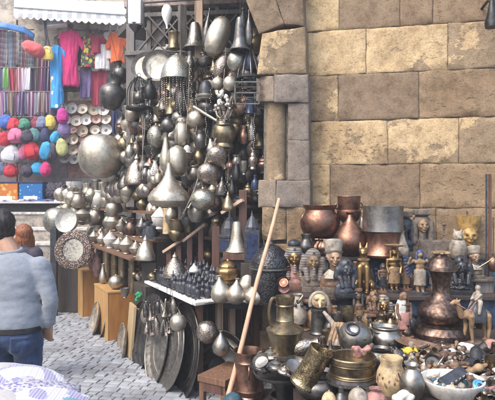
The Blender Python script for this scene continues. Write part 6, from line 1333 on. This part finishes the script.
BG = 'round bags and backpacks hung in rows'
def bag(x, y, w, h, c, label, Y=YC - .12):
    s = Y / F; w *= 1.36; h *= 1.18; e = empty('hung_bag', at(x + rnd.uniform(-2, 2), y + h / 2 + rnd.uniform(-2, 2), Y - rnd.uniform(0, .12)), label, 'bag', BG, (0, R(rnd.uniform(-14, 14)), R(rnd.uniform(-30, 30)))); W, Hh = w * s, h * s
    b = BM(); ball(b, (0, 0, Hh * .42), (W * .5, W * .32, Hh * .42), None, 3); ball(b, (0, 0, Hh * .6), (W * .42, W * .28, Hh * .36), None, 3); b = fuse(b, .012, 3); wrinkle(b, .014, (9, 9, 5), x); obj('body', b, M['c_' + c], e)
    if x % 2: b = BM(); box(b, (0, -W * .30, Hh * .34), (W * .5, W * .12, Hh * .3), None, W * .05); obj('pocket', b, M['c_' + c], e)
    b = BM(); tube(b, [(-W * .22, 0, Hh * .88), (-W * .08, 0, Hh * 1.18), (W * .08, 0, Hh * 1.18), (W * .22, 0, Hh * .88)], .01, 6); obj('strap', b, M['c_dark'], e)
for x, y, w, h, c, lb in [(4, 124, 11, 14, 'blue', 'blue round bag in the top row'), (15, 124, 11, 13, 'red', 'bright red round bag in the top row'), (25, 124, 10, 12, 'green', 'green round bag in the top row'), (34, 123, 10, 13, 'mar', 'maroon bag in the top row'), (43, 123, 11, 13, 'slateb', 'greyish blue bag in the top row'), (51, 122, 9, 13, 'yel', 'mustard yellow bag in the top row'),
    (-1, 133, 8, 11, 'orb', 'orange bag cut by the picture edge'), (6, 138, 9, 13, 'red', 'red bag in the middle row next to the round pink one'), (15, 137, 13, 14, 'pink', 'round pink bag in the middle row'), (27, 136, 11, 13, 'dark', 'near black bag in the middle row'), (38, 136, 11, 14, 'tealb', 'grey teal bag in the middle row'), (47, 136, 8, 14, 'navy', 'navy bag in the middle row'), (54, 136, 9, 13, 'cyan', 'bright cyan bag in the middle row'),
    (11, 153, 14, 18, 'whtb', 'white backpack in the lower row'), (22, 152, 8, 16, 'pink', 'pink and grey bag right of the white backpack'), (33, 152, 12, 17, 'red', 'big red backpack in the lower row'), (44, 152, 10, 17, 'cyan', 'cyan backpack in the lower row'), (53, 152, 9, 17, 'dark', 'dark backpack in the lower row'),
    (2, 170, 10, 12, 'slateb', 'slate blue bag lying in the bottom row'), (13, 170, 11, 12, 'red', 'red bag in the bottom row'), (25, 170, 11, 11, 'dark', 'dark bag in the bottom row'), (37, 170, 11, 12, 'cyan', 'cyan bag in the bottom row'), (47, 170, 9, 13, 'hotpink', 'hot pink bag in the bottom row'),
    (63, 117, 9, 14, 'mag', 'magenta bag hanging beside the plates'), (65, 131, 9, 14, 'viol', 'violet striped bag hanging below the magenta one'), (62, 149, 9, 16, 'lime', 'yellow green bag hanging below the violet one')]:
    bag(x, y, w, h, c, lb, YC - .12 if x < 58 else YC - .25)
for y in (117, 130, 144, 163):
    b = BM(); tube(b, [at(-12, y, YC - .1), at(57, y, YC - .1)], .012, 8); tag(obj('bag_rail', b, M['grwood']), {117: 'rail above the top row of bags', 130: 'rail above the middle row of bags', 144: 'rail above the row with the white backpack', 163: 'rail above the bottom row of bags'}[y], 'rail')
# baskets and boxes on the stall table
tz = 1.437 + .188
def tbox(x0, x1, y0, mat, label, Y, h):
    p = at((x0 + x1) / 2, 198, Y); w = (x1 - x0) * Y / F
    e = empty('cloth_box', (p.x, Y, tz), label, 'box'); b = BM(); box(b, (0, 0, h / 2), (w, .25, h), None, .012); obj('body', b, mat, e, False)
    b = BM(); box(b, (0, 0, h + .012), (w + .02, .27, .024), None, .006); obj('lid', b, M['c_navy'], e, False)
    b = BM(); box(b, (0, -.13, .05), (w * .6, .012, .09), None, .003); obj('label_card', b, M['white'], e, False)
tbox(-4, 20.5, 178, printed('orange_print', (.55, .16, .04), [(.6, .35, .05), (.4, .06, .04), (.62, .45, .15)], 12, .4), 'orange printed box on the stall table', 9.7, .33)
tbox(22, 45, 178, printed('blue_dots', (.02, .14, .36), [(.35, .55, .7), (.2, .4, .6)], 13, .22), 'blue box with white dots on the stall table', 9.7, .33)
b = BM(); p = at(56, 186, 9.75); ball(b, (0, 0, .17), (.21, .17, .17), None, 3); ball(b, (-.09, 0, .2), (.11, .14, .16)); ball(b, (.1, 0, .2), (.11, .14, .16)); b = fuse(b, .012, 2); wrinkle(b, .02, (30, 30, 30), 2); tag(obj('fur_hat', b, M['c_dark'], None, loc=(p.x, 9.75, tz - .01)), 'black furry hat lump beside the dotted blue box', 'hat')
for i, (x, w) in enumerate(((8, 34), (38, 30), (66, 22))):
    b = BM(); sheet(b, w * 9.45 / F, .3, .03, 16, 8, 2, .02, i); bmesh.ops.rotate(b, verts=b.verts[:], matrix=Matrix.Rotation(R(-90), 3, 'X')); tag(obj('folded_cloth', b, M['c_whtb'] if i != 1 else M['rose'] if 0 else M['c_slateb'], None, loc=(at(x, 200, 9.5).x, 9.75, tz + .012)), ('whitish cloth laid before the orange box', 'slate cloth laid before the dotted blue box', 'whitish cloth laid before the furry hat')[i], 'cloth')
# plates
e = empty('plate_rack', at(84, 178, 10.55), 'slanted rack behind the rows of small plates', 'rack'); b = BM(); box(b, (0, .08, .75), (1.1, .03, 1.6), None, .004); obj('board', b, M['rose'], e, False)
b = BM(); box(b, (0, .05, -.35), (1.1, .3, .7)); obj('base', b, M['grwood'], e, False)
for n_, c_ in (('p_cream', (.60, .52, .40)), ('p_pale', (.62, .58, .52)), ('p_tan', (.50, .40, .28)), ('p_red', (.50, .30, .25))): M[n_] = plain('glaze_' + n_[2:], c_, .25, .15, 10)
PG = [('p_cream', 'cream'), ('p_pale', 'pale'), ('p_tan', 'tan'), ('p_red', 'reddish'), ('chalk', 'white')]
for r_, y in enumerate((110, 121, 131, 141, 150, 159)):
    for i in range(5):
        x = 63.5 + i * 10.3 + (r_ % 2) * 2; mt, w_ = PG[(0, 1, 0, 2, 1, 1, 0, 1, 3, 0, 1, 3, 2, 0, 1, 3, 0, 3, 2, 3, 3, 2, 3, 3, 0, 4, 4, 3, 4, 4)[r_ * 5 + i]]
        if x > 110: continue
        e = put('disc', 'small_plate', 'plate', '%s glazed small plate in row %s of the plate rack' % (w_, ('one, topmost,', 'two', 'three', 'four', 'five', 'six, lowest,')[r_]), at(x + rnd.uniform(-1.4, 1.4), y + rnd.uniform(-1.2, 1.2), 10.46), rnd.uniform(10, 13) * 10.48 / F, .06, mt, dict(pitch=rnd.uniform(62, 86), turn=rnd.uniform(-14, 14), n=24, group='%s plates of one rack row' % w_ + NT[r_]))
        b = BM(); lathe(b, [(0, .018), (.035, .018), (.045, .016), (0, .0175)], 16)
        obj('painted_centre', b, M['rose' if w_ != 'reddish' else 'cream'], e)
b = BM(); p = at(76, 192, 9.9); box(b, (.1, 0, -.06), (1.0, .4, .12), None, .01); tag(obj('jar_shelf', b, M['c_whtb'], None, False, loc=(p.x, 9.95, 1.70)), 'pale shelf carrying the small coloured jars', 'shelf')
for i in range(16):
    x = 61 + (i % 8) * 4.6; mt, w_ = [('rose', 'reddish'), ('chalk', 'white'), ('bluep', 'blue'), ('black', 'black'), ('tanst', 'tan'), ('chalk', 'white'), ('teal', 'teal')][i % 7]
    put(('vase', 'lidded', 'bowl')[i % 3], 'small_jar', 'jar', 'tiny %s jar in the crowd below the plates' % w_, Vector((at(x, 180, 9.9).x, 9.82 + .14 * (i // 8), 1.70)), .08, .12 + .06 * (i // 8), mt, dict(n=16, group='tiny %s jars below the plates' % w_))
for i, (x, w) in enumerate(((64, 14), (76, 16), (70, 12))):
    put('bowl', 'white_bowl', 'bowl', ('white bowl on the pale shelf, beside the yellow green bag', 'broad white bowl on the pale shelf near the largest globe', 'white bowl between its two larger neighbours')[i], Vector((at(x, 170, 10.2).x, 10.1 - .08 * (i == 2), 1.70)), w * 10.2 / F, .2 + .1 * (i == 1), 'chalk', {})

# garments
def garment(name, x, y0, y1, wsh, whem, mat, label, cat, sleeve=10, Y=YC, neck=True, sl_w=4.5, spread=.55):
    s = Y / F; Hh = (y1 - y0) * s; e = empty(name, at(x, y1, Y), label, cat, 'garments hung under the awning'); a, h_ = wsh * s / 2, whem * s / 2
    b = BM(); loft(b, [(0, 0, 0, h_, .10), (0, 0, Hh * .2, h_ * .98, .10), (0, 0, Hh * .55, (a + h_) / 2 * .9, .09), (0, 0, Hh * .85, a * .98, .09), (0, 0, Hh * .95, a * .8, .07), (0, 0, Hh, a * .4, .05)], 40, 9, -.0)
    for sg in (-1, 1):
        cap(b, (sg * a * .8, 0, Hh * .93), .05, (sg * (a * .95 + sleeve * s * spread * .5), 0, Hh * .93 - sleeve * s), sl_w * s * .5)
    b = fuse(b, .012, 2); wrinkle(b, .034, (11, 6, 1.4), x); obj('cloth', b, M[mat], e)
    b = BM()
    if neck: lathe(b, [(0, Hh - .02), (.055, Hh - .02), (.05, Hh + .06), (.06, Hh + .11), (.03, Hh + .13), (0, Hh + .13)], 18); obj('mannequin_neck', b, M['sand'], e)
    else: tube(b, [(-a * .7, 0, Hh * .96), (0, 0, Hh + .05), (a * .7, 0, Hh * .96)], .012, 7); tube(b, [(0, 0, Hh + .05), (0, 0, Hh + .12), (.03, 0, Hh + .15)], .007, 6); obj('hanger', b, M['white'], e)
    return e
garment('blue_dress', 57, 45, 109, 13, 13, 'c_skyblue', 'long sky blue printed dress with short sleeves', 'dress', 7, YC - .1)
garment('pink_dress', 70.5, 31, 86, 19, 15, 'c_hotpink', 'long hot pink dress in the middle of the hung clothes', 'dress', 14, YC - .05)
garment('printed_top', 88.5, 36, 68, 14, 15, 'c_tee', 'dark top with a bright red and yellow print', 'top', 9, YC)
garment('white_tunic', 101, 37, 70, 14, 17, 'c_wht', 'white tunic between the printed top and the orange one', 'tunic', 15, YC + .05)
garment('white_shirt', 110, 33, 60, 8, 9, 'c_wht', 'narrow white shirt half behind the orange top', 'shirt', 8, YC + .08, False)
garment('orange_top', 117.5, 33, 63, 14, 13, 'c_orange', 'orange top on a hanger nearest to the metal shop', 'top', 12, YC - .05, False)
garment('red_scarf_top', 97, 36, 54, 11, 10, 'c_maroon', 'maroon collar cloth over the white tunic', 'top', 5, YC - .02)
scarf_ = lambda *a: scarf(*a)
for i, (x0, x1, y0, y1, mt, nm, lb) in enumerate(((92, 107, 70, 106, 'c_maroon', 'maroon_skirt', 'maroon skirt hanging below the white tunic'), (80, 92, 68, 98, 'c_viol', 'violet_skirt', 'violet skirt hanging below the printed top'), (62, 80, 84, 92, 'c_dark', 'dark_skirt', 'dark cloth peeking out under the hot pink dress'), (77, 84, 38, 66, 'c_dark', 'dark_shirt', 'dark shirt edge between the pink dress and the printed top'), (112, 119, 108, 134, 'c_navy', 'navy_backpack', 'navy long bag hanging right of the plates'))):
    b = sheet(BM(), (x1 - x0) * SC_, (y1 - y0) * SC_, .05, 16, 8, 2, .03, i); tag(obj(nm, b, M[mt], None, loc=at((x0 + x1) / 2, y0, YC + .1)), lb, nm.split('_')[1], 'garments hung under the awning')
b = BM(); tube(b, [at(54, 38, YC + .08), at(70, 30, YC + .1), at(95, 31, YC + .1), at(122, 31, YC + .1)], .014, 8); tag(obj('clothes_rail', b, M['grwood']), 'rail the dresses and tops hang from', 'rail')
b = BM()
ball(b, (0, 0, 0), (.22, .13, .13), (0, 28, 0), 3); ball(b, (.08, 0, -.04), (.16, .13, .13), (0, 28, 0), 3); cap(b, (-.12, 0, .06), .08, (-.22, 0, .10), .02)
b = fuse(b, .014, 3); wrinkle(b, .014, (8, 8, 8), 4); tag(obj('coral_pillow', b, M['c_coral'], None, loc=at(33, 49, YC - .35)), 'plump coral pillow bag hanging in front of the plaid scarves', 'pillow')
e = empty('yellow_handbag', at(47.5, 60, YC - .3), 'small yellow handbag on a long dark strap', 'handbag')
b = BM(); loft(b, [(0, 0, 0, .10, .06), (0, 0, .06, .12, .065), (0, 0, .2, .085, .05), (0, 0, .25, .06, .03)], 24); obj('body', b, M['c_yel'], e)
b = BM(); tube(b, [(-.05, 0, .22), (-.03, 0, .38), (-.07, 0, .8), (-.06, 0, .82), (.0, 0, .4), (.05, 0, .22)], .016, 7); obj('strap', b, M['c_dark'], e)
b = BM(); tube(b, [(-.06, -.05, .12), (-.05, -.06, .2), (.0, -.065, .24), (.05, -.06, .2), (.06, -.05, .12)], .010, 6); obj('front_handle', b, M['white'], e)
# awning with a scalloped valance
e = empty('awning', at(72, 14, 9.9), 'white and grey checked awning with a scalloped edge above the dresses', 'awning'); p = e.location
aw = stripes('awning_check', ((.64, .63, .62), (.34, .34, .36)), 5.5, 0, .8, ((.66, .65, .64), (.42, .42, .44)))
b = BM(); N = 96; rows = []
for side in (0, 1):
    rr = [[], []]
    for k in range(N + 1):
        u = k / N; top_ = at(14 + 116 * u, 7 + 8 * u, 9.9) - p; sc2 = abs(math.sin(u * 17 * math.pi)) * .05
        rr[0].append(b.verts.new(top_ + Vector((0, side * .012, 0)))); rr[1].append(b.verts.new(top_ + Vector((.0, side * .012 - .02, -.17 - sc2))))
    rows.append(rr)
for k in range(N):
    b.faces.new((rows[0][0][k], rows[0][1][k], rows[0][1][k + 1], rows[0][0][k + 1])); b.faces.new((rows[1][0][k], rows[1][0][k + 1], rows[1][1][k + 1], rows[1][1][k])); b.faces.new((rows[0][1][k], rows[1][1][k], rows[1][1][k + 1], rows[0][1][k + 1])); b.faces.new((rows[0][0][k], rows[0][0][k + 1], rows[1][0][k + 1], rows[1][0][k]))
obj('valance', b, aw, e, False)
b = BM(); q = [at(14, 6.6, 9.9) - p, at(130, 14.6, 9.9) - p, at(130, 8, 11.05) - p + Vector((0, 0, .12)), at(14, 4, 11.05) - p + Vector((0, 0, .12))]
vt = [b.verts.new(v) for v in q]; vb = [b.verts.new(v - Vector((0, 0, .014))) for v in q]; b.faces.new(vt); b.faces.new(vb[::-1])
for k in range(4): b.faces.new((vt[k], vt[(k + 1) % 4], vb[(k + 1) % 4], vb[k]))
obj('canvas_roof', b, aw, e, False)
b = BM(); tube(b, [at(14, 6.8, 9.89) - p, at(130, 14.8, 9.89) - p], .018, 8); obj('front_bar', b, M['white'], e)
e = empty('box_sign', at(55, 23, 10.1), 'blank tilted white box under the awning', 'box', None, (R(-6), R(-6), 0)); b = BM(); box(b, (0, 0, 0), (.42, .12, .16), None, .01); obj('casing', b, M['white'], e, False)
b = BM(); box(b, (0, -.064, 0), (.37, .008, .11), None, .002); obj('face_panel', b, plain('grey_panel', (.5, .52, .56), .5, .1), e, False)
b = BM(); tube(b, [at(17, 20, 10.45), at(17, 44, 10.5), at(17, 205, 10.55)], .02, 8); tag(obj('awning_pole', b, M['brownst']), 'thin brown pole holding the outer end of the awning', 'pole')

# ------------------------------------------------------------------ people
SKIN = plain('skin', (.42, .24, .16), .55, .1, 10, .1); DENIM = plain('denim', (.016, .033, .085), .85, .4, 16, .25, .2); KNIT = plain('blue_grey_knit', (.215, .235, .27), .95, .07, 40, .4, .3)
HAIR = plain('dark_hair', (.022, .017, .015), .5, .5, 60, .5); M['auburn'] = plain('auburn_hair', (.22, .075, .03), .5, .4, 40, .4)
def hand(b, w, d, side, out):              # wrist, pointing direction, thumb side
    w, d, side = Vector(w), Vector(d).normalized(), Vector(side).normalized(); n = d.cross(side).normalized()
    for k in range(4): cap(b, w + side * (.012 * (k - 1.5)), .014, w + d * .075 + side * (.018 * (k - 1.5)), .0115)
    for k, L in enumerate((.062, .072, .068, .052)):
        p = w + d * .08 + side * (.019 * (k - 1.5)); q = p + d * L * .5 + n * .008; r_ = q + d * L * .42 + n * .022
        cap(b, p, .0095, q, .0088); cap(b, q, .0088, r_, .0075)
    p = w + d * .025 + side * .03; q = p + d * .035 + side * .022 + n * .008; cap(b, p, .012, q, .0105); cap(b, q, .0105, q + d * .03 + n * .01, .0085)
def person(loc, label, head, sweater, trousers, hair, arms, long_hair=False, hs=1.0):
    e = empty('person', loc, label, 'person'); b = BM(); hx, hy, hz = head
    cap(b, (0, .01, 1.27), .062, (hx * .55, hy * .5, hz - .08), .052)
    H_ = Matrix.Translation((hx, hy, hz)) @ Euler((R(14), R(-8), R(48))).to_matrix().to_4x4()
    hp = lambda v: H_ @ Vector(v)
    def hb(c, r): bmesh.ops.create_icosphere(b, subdivisions=3, radius=1.0, matrix=H_ @ Matrix.Translation(c) @ Matrix.Diagonal((*[q * hs for q in r], 1)))
    hb((0, 0, .02), (.075, .093, .095)); hb((0, .035, -.055), (.058, .06, .06)); hb((0, .075, -.095), (.025, .022, .018)); cap(b, hp((0, .09, .02)), .010, hp((0, .112, -.018)), .015)
    for s in (-1, 1): hb((s * .08, -.005, -.005), (.012, .022, .034)); hb((s * .035, .078, .03), (.026, .014, .01)); hb((s * .04, .062, -.02), (.026, .026, .024))
    hb((0, .086, -.05), (.026, .012, .007)); hb((0, .084, -.064), (.022, .012, .008))
    ball(b, (0, 0, 1.16), (.165, .095, .13)); ball(b, (0, 0, .98), (.14, .09, .16)); ball(b, (0, -.01, .84), (.155, .105, .11))
    for s, (el_, wr) in zip((-1, 1), arms):
        cap(b, (s * .15, 0, 1.23), .042, el_, .036); cap(b, el_, .034, wr, .026); d = Vector(wr) - Vector(el_); hand(b, Vector(wr), d, (-s, .35, 0), 0)
        cap(b, (s * .085, 0, .80), .078, (s * .09, .01, .46), .052); cap(b, (s * .09, .01, .46), .052, (s * .09, -.02, .09), .036); cap(b, (s * .09, -.03, .045), .04, (s * .10, .13, .03), .032)
    obj('body', fuse(b, .0065, 3, .4), SKIN, e)
    b = BM(); loft(b, [(0, -.005, .835, .168, .118), (0, -.005, .90, .178, .128), (0, 0, 1.02, .168, .118), (0, 0, 1.14, .178, .118), (0, 0, 1.23, .176, .108), (0, .005, 1.285, .14, .09), (hx * .2, .01, 1.325, .075, .072)], 32)
    for s, (el_, wr) in zip((-1, 1), arms):
        w2 = Vector(el_).lerp(Vector(wr), .93); cap(b, (s * .158, 0, 1.235), .072, el_, .048); cap(b, el_, .047, w2, .038)
    b = fuse(b, .010, 4); wrinkle(b, .0065, (6, 6, 15), 5 if not long_hair else 9); obj('sweater', b, sweater, e)
    b = BM(); tube(b, [(hx * .28 + .066 * math.cos(t), .012 + .062 * math.sin(t), 1.335 + .012 * math.sin(t)) for t in (2 * math.pi * k / 24 for k in range(24))], .014, 8, closed=True); obj('collar', b, sweater, e)
    b = BM(); ball(b, (0, -.01, .82), (.172, .122, .11), None, 3)
    for s in (-1, 1): ball(b, (s * .075, -.05, .78), (.09, .085, .10)); cap(b, (s * .086, 0, .78), .092, (s * .092, .01, .45), .072); cap(b, (s * .092, .01, .45), .07, (s * .092, -.02, .06), .062)
    b = fuse(b, .010, 3); wrinkle(b, .007, (8, 8, 16), 7); tr = obj('trousers', b, trousers, e)
    for s in (-1, 1):
        b = BM(); box(b, (s * .08, -.112, .785), (.10, .034, .085), Euler((R(3), 0, s * .42)).to_quaternion(), .008); obj('back_pocket', b, trousers, tr, False)
    b = BM(); loft(b, [(0, -.008, .845, .176, .127), (0, -.008, .875, .176, .127)], 32); obj('belt', b, M['rubber'], e)
    for s in (-1, 1): b = BM(); cap(b, (s * .09, -.04, .04), .045, (s * .10, .15, .035), .04); box(b, (s * .095, .06, .012), (.085, .27, .024), None, .008); obj('shoe', fuse(b, .008, 2), M['rubber'], e)
    b = BM()
    def hb2(c, r): bmesh.ops.create_icosphere(b, subdivisions=3, radius=1.0, matrix=H_ @ Matrix.Translation(c) @ Matrix.Diagonal((*[q * hs for q in r], 1)))
    hb2((0, -.018, .048), (.083, .092, .088)); hb2((0, -.045, -.005), (.074, .062, .075))
    if long_hair:
        for s in (-1, 1): hb2((s * .055, -.03, -.05), (.045, .06, .10))
        hb2((0, -.05, -.06), (.085, .055, .11))
    b = fuse(b, .007, 2); wrinkle(b, .005, (60, 60, 14), 3); obj('hair', b, hair, e)
    return e
person(at(14, 200, 3.3) * Vector((1, 1, 0)), 'man seen from behind in a pale blue grey sweater and jeans', (-.115, .055, 1.47), KNIT, DENIM, HAIR, (((-.235, .02, 1.03), (-.19, .16, .93)), ((.238, -.02, 1.03), (.20, .04, .87))))
person(at(20, 200, 4.8) * Vector((1, 1, 0)), 'auburn haired person half hidden behind the man in the sweater', (.02, .03, 1.40), M['c_dark'], DENIM, M['auburn'], (((-.21, .05, 1.03), (-.17, .18, .93)), ((.21, .02, 1.03), (.17, .12, .88))), True, 1.0).scale = (.9, .9, .94)

# ------------------------------------------------------------------ knitted goods in the near corner
e = empty('corner_table', (-1.25, 1.95, 0), 'near table heaped with knitted shawls', 'table')
b = BM(); box(b, (0, 0, .80), (1.05, .62, .04), None, .006); obj('tabletop', b, M['wood'], e, False)
for x in (-.45, .45):
    for y in (-.25, .25): b = BM(); box(b, (x, y, .39), (.05, .05, .78)); obj('leg', b, M['wood'], e, False)
knit_pat = printed('knit_pattern', (.40, .38, .39), [(.10, .12, .30), (.16, .16, .34), (.42, .40, .40), (.2, .15, .24), (.22, .2, .32)], 75, .5)
knit_band = stripes('knit_band', ((.40, .38, .38), (.08, .09, .22), (.40, .38, .42), (.18, .17, .27)), 44, 0, .95, ((.7, .68, .68), (.24, .22, .38)))
def shawl(px, py, Y, sx, sy, sz, rot, mat, label, seed):
    b = BM(); r9 = random.Random(seed); nl = max(2, int(sz / .022))
    for k in range(nl):
        b1 = BM(); box(b1, (r9.uniform(-.012, .012), r9.uniform(-.012, .012), (k - nl / 2) * .024), (sx * r9.uniform(.9, 1.0), sy * r9.uniform(.9, 1.0), .022), Euler((0, 0, r9.uniform(-.08, .08))).to_quaternion(), .009)
        bmesh.ops.subdivide_edges(b1, edges=b1.edges[:], cuts=5, use_grid_fill=True); wrinkle(b1, .008, (9, 9, 3), seed * 5 + k)
        for v in b1.verts: v.co.z -= 1.1 * v.co.x * v.co.x + .8 * v.co.y * v.co.y - .008 * noise.noise(v.co * 7 + Vector((seed, 0, 0)))
        tm = bpy.data.meshes.new('t'); b1.to_mesh(tm); b1.free(); b.from_mesh(tm); bpy.data.meshes.remove(tm); return tag(obj('knitted_shawl', b, mat, None, loc=at(px, py, Y), rot=rot), label, 'shawl', 'knitted shawls heaped in the near corner')
shawl(10, 362, 2.14, .27, .26, .08, (0, .12, .2), plain('white_knit', (.44, .42, .40), .95, .06, 50, .5), 'plain white shawl on top of the heap under the man', 1)
shawl(23, 368, 2.08, .34, .30, .06, (0, .18, .25), knit_band, 'white shawl with a dark blue knitted band below the plain one', 2)
shawl(40, 377, 1.98, .32, .26, .07, (0, .22, .15), knit_pat, 'patterned blue and white shawl in the middle of the heap', 3)
shawl(50, 388, 1.92, .30, .24, .06, (0, .2, .1), knit_band, 'dark blue banded shawl near the bottom of the heap', 4)
shawl(0, 388, 1.84, .18, .2, .08, (0, .15, .1), plain('cream_knit', (.42, .40, .38), .95, .06, 50, .5), 'creamy white shawl in front at the picture edge', 5)
shawl(64, 404, 1.84, .20, .20, .05, (0, .1, .1), plain('aqua_knit', (.12, .32, .36), .95, .1, 50, .4), 'aqua shawl at the outer lower corner of the heap', 6)
shawl(22, 392, 1.98, .46, .44, .16, (0, .1, .1), knit_pat, 'big patterned shawl carrying the rest of the heap', 7)

# ------------------------------------------------------------------ thin volume added to imitate a veil of lens glare
b = BM(); box(b, (0, 0, 3.2), (123, 123, 8.4)); hz = obj('glare_haze', b, None, None, False); hz['kind'] = 'stuff'
hm = bpy.data.materials.new('glare_veil'); hm.use_nodes = True; hn = hm.node_tree.nodes; hn.clear()
ho = hn.new('ShaderNodeOutputMaterial'); hv = hn.new('ShaderNodeVolumePrincipled'); hv.inputs['Density'].default_value = 0.0065; hv.inputs['Color'].default_value = (.95, .96, 1, 1); hv.inputs['Anisotropy'].default_value = 0.1
hm.node_tree.links.new(hv.outputs[0], ho.inputs['Volume']); hz.data.materials.clear(); hz.data.materials.append(hm)
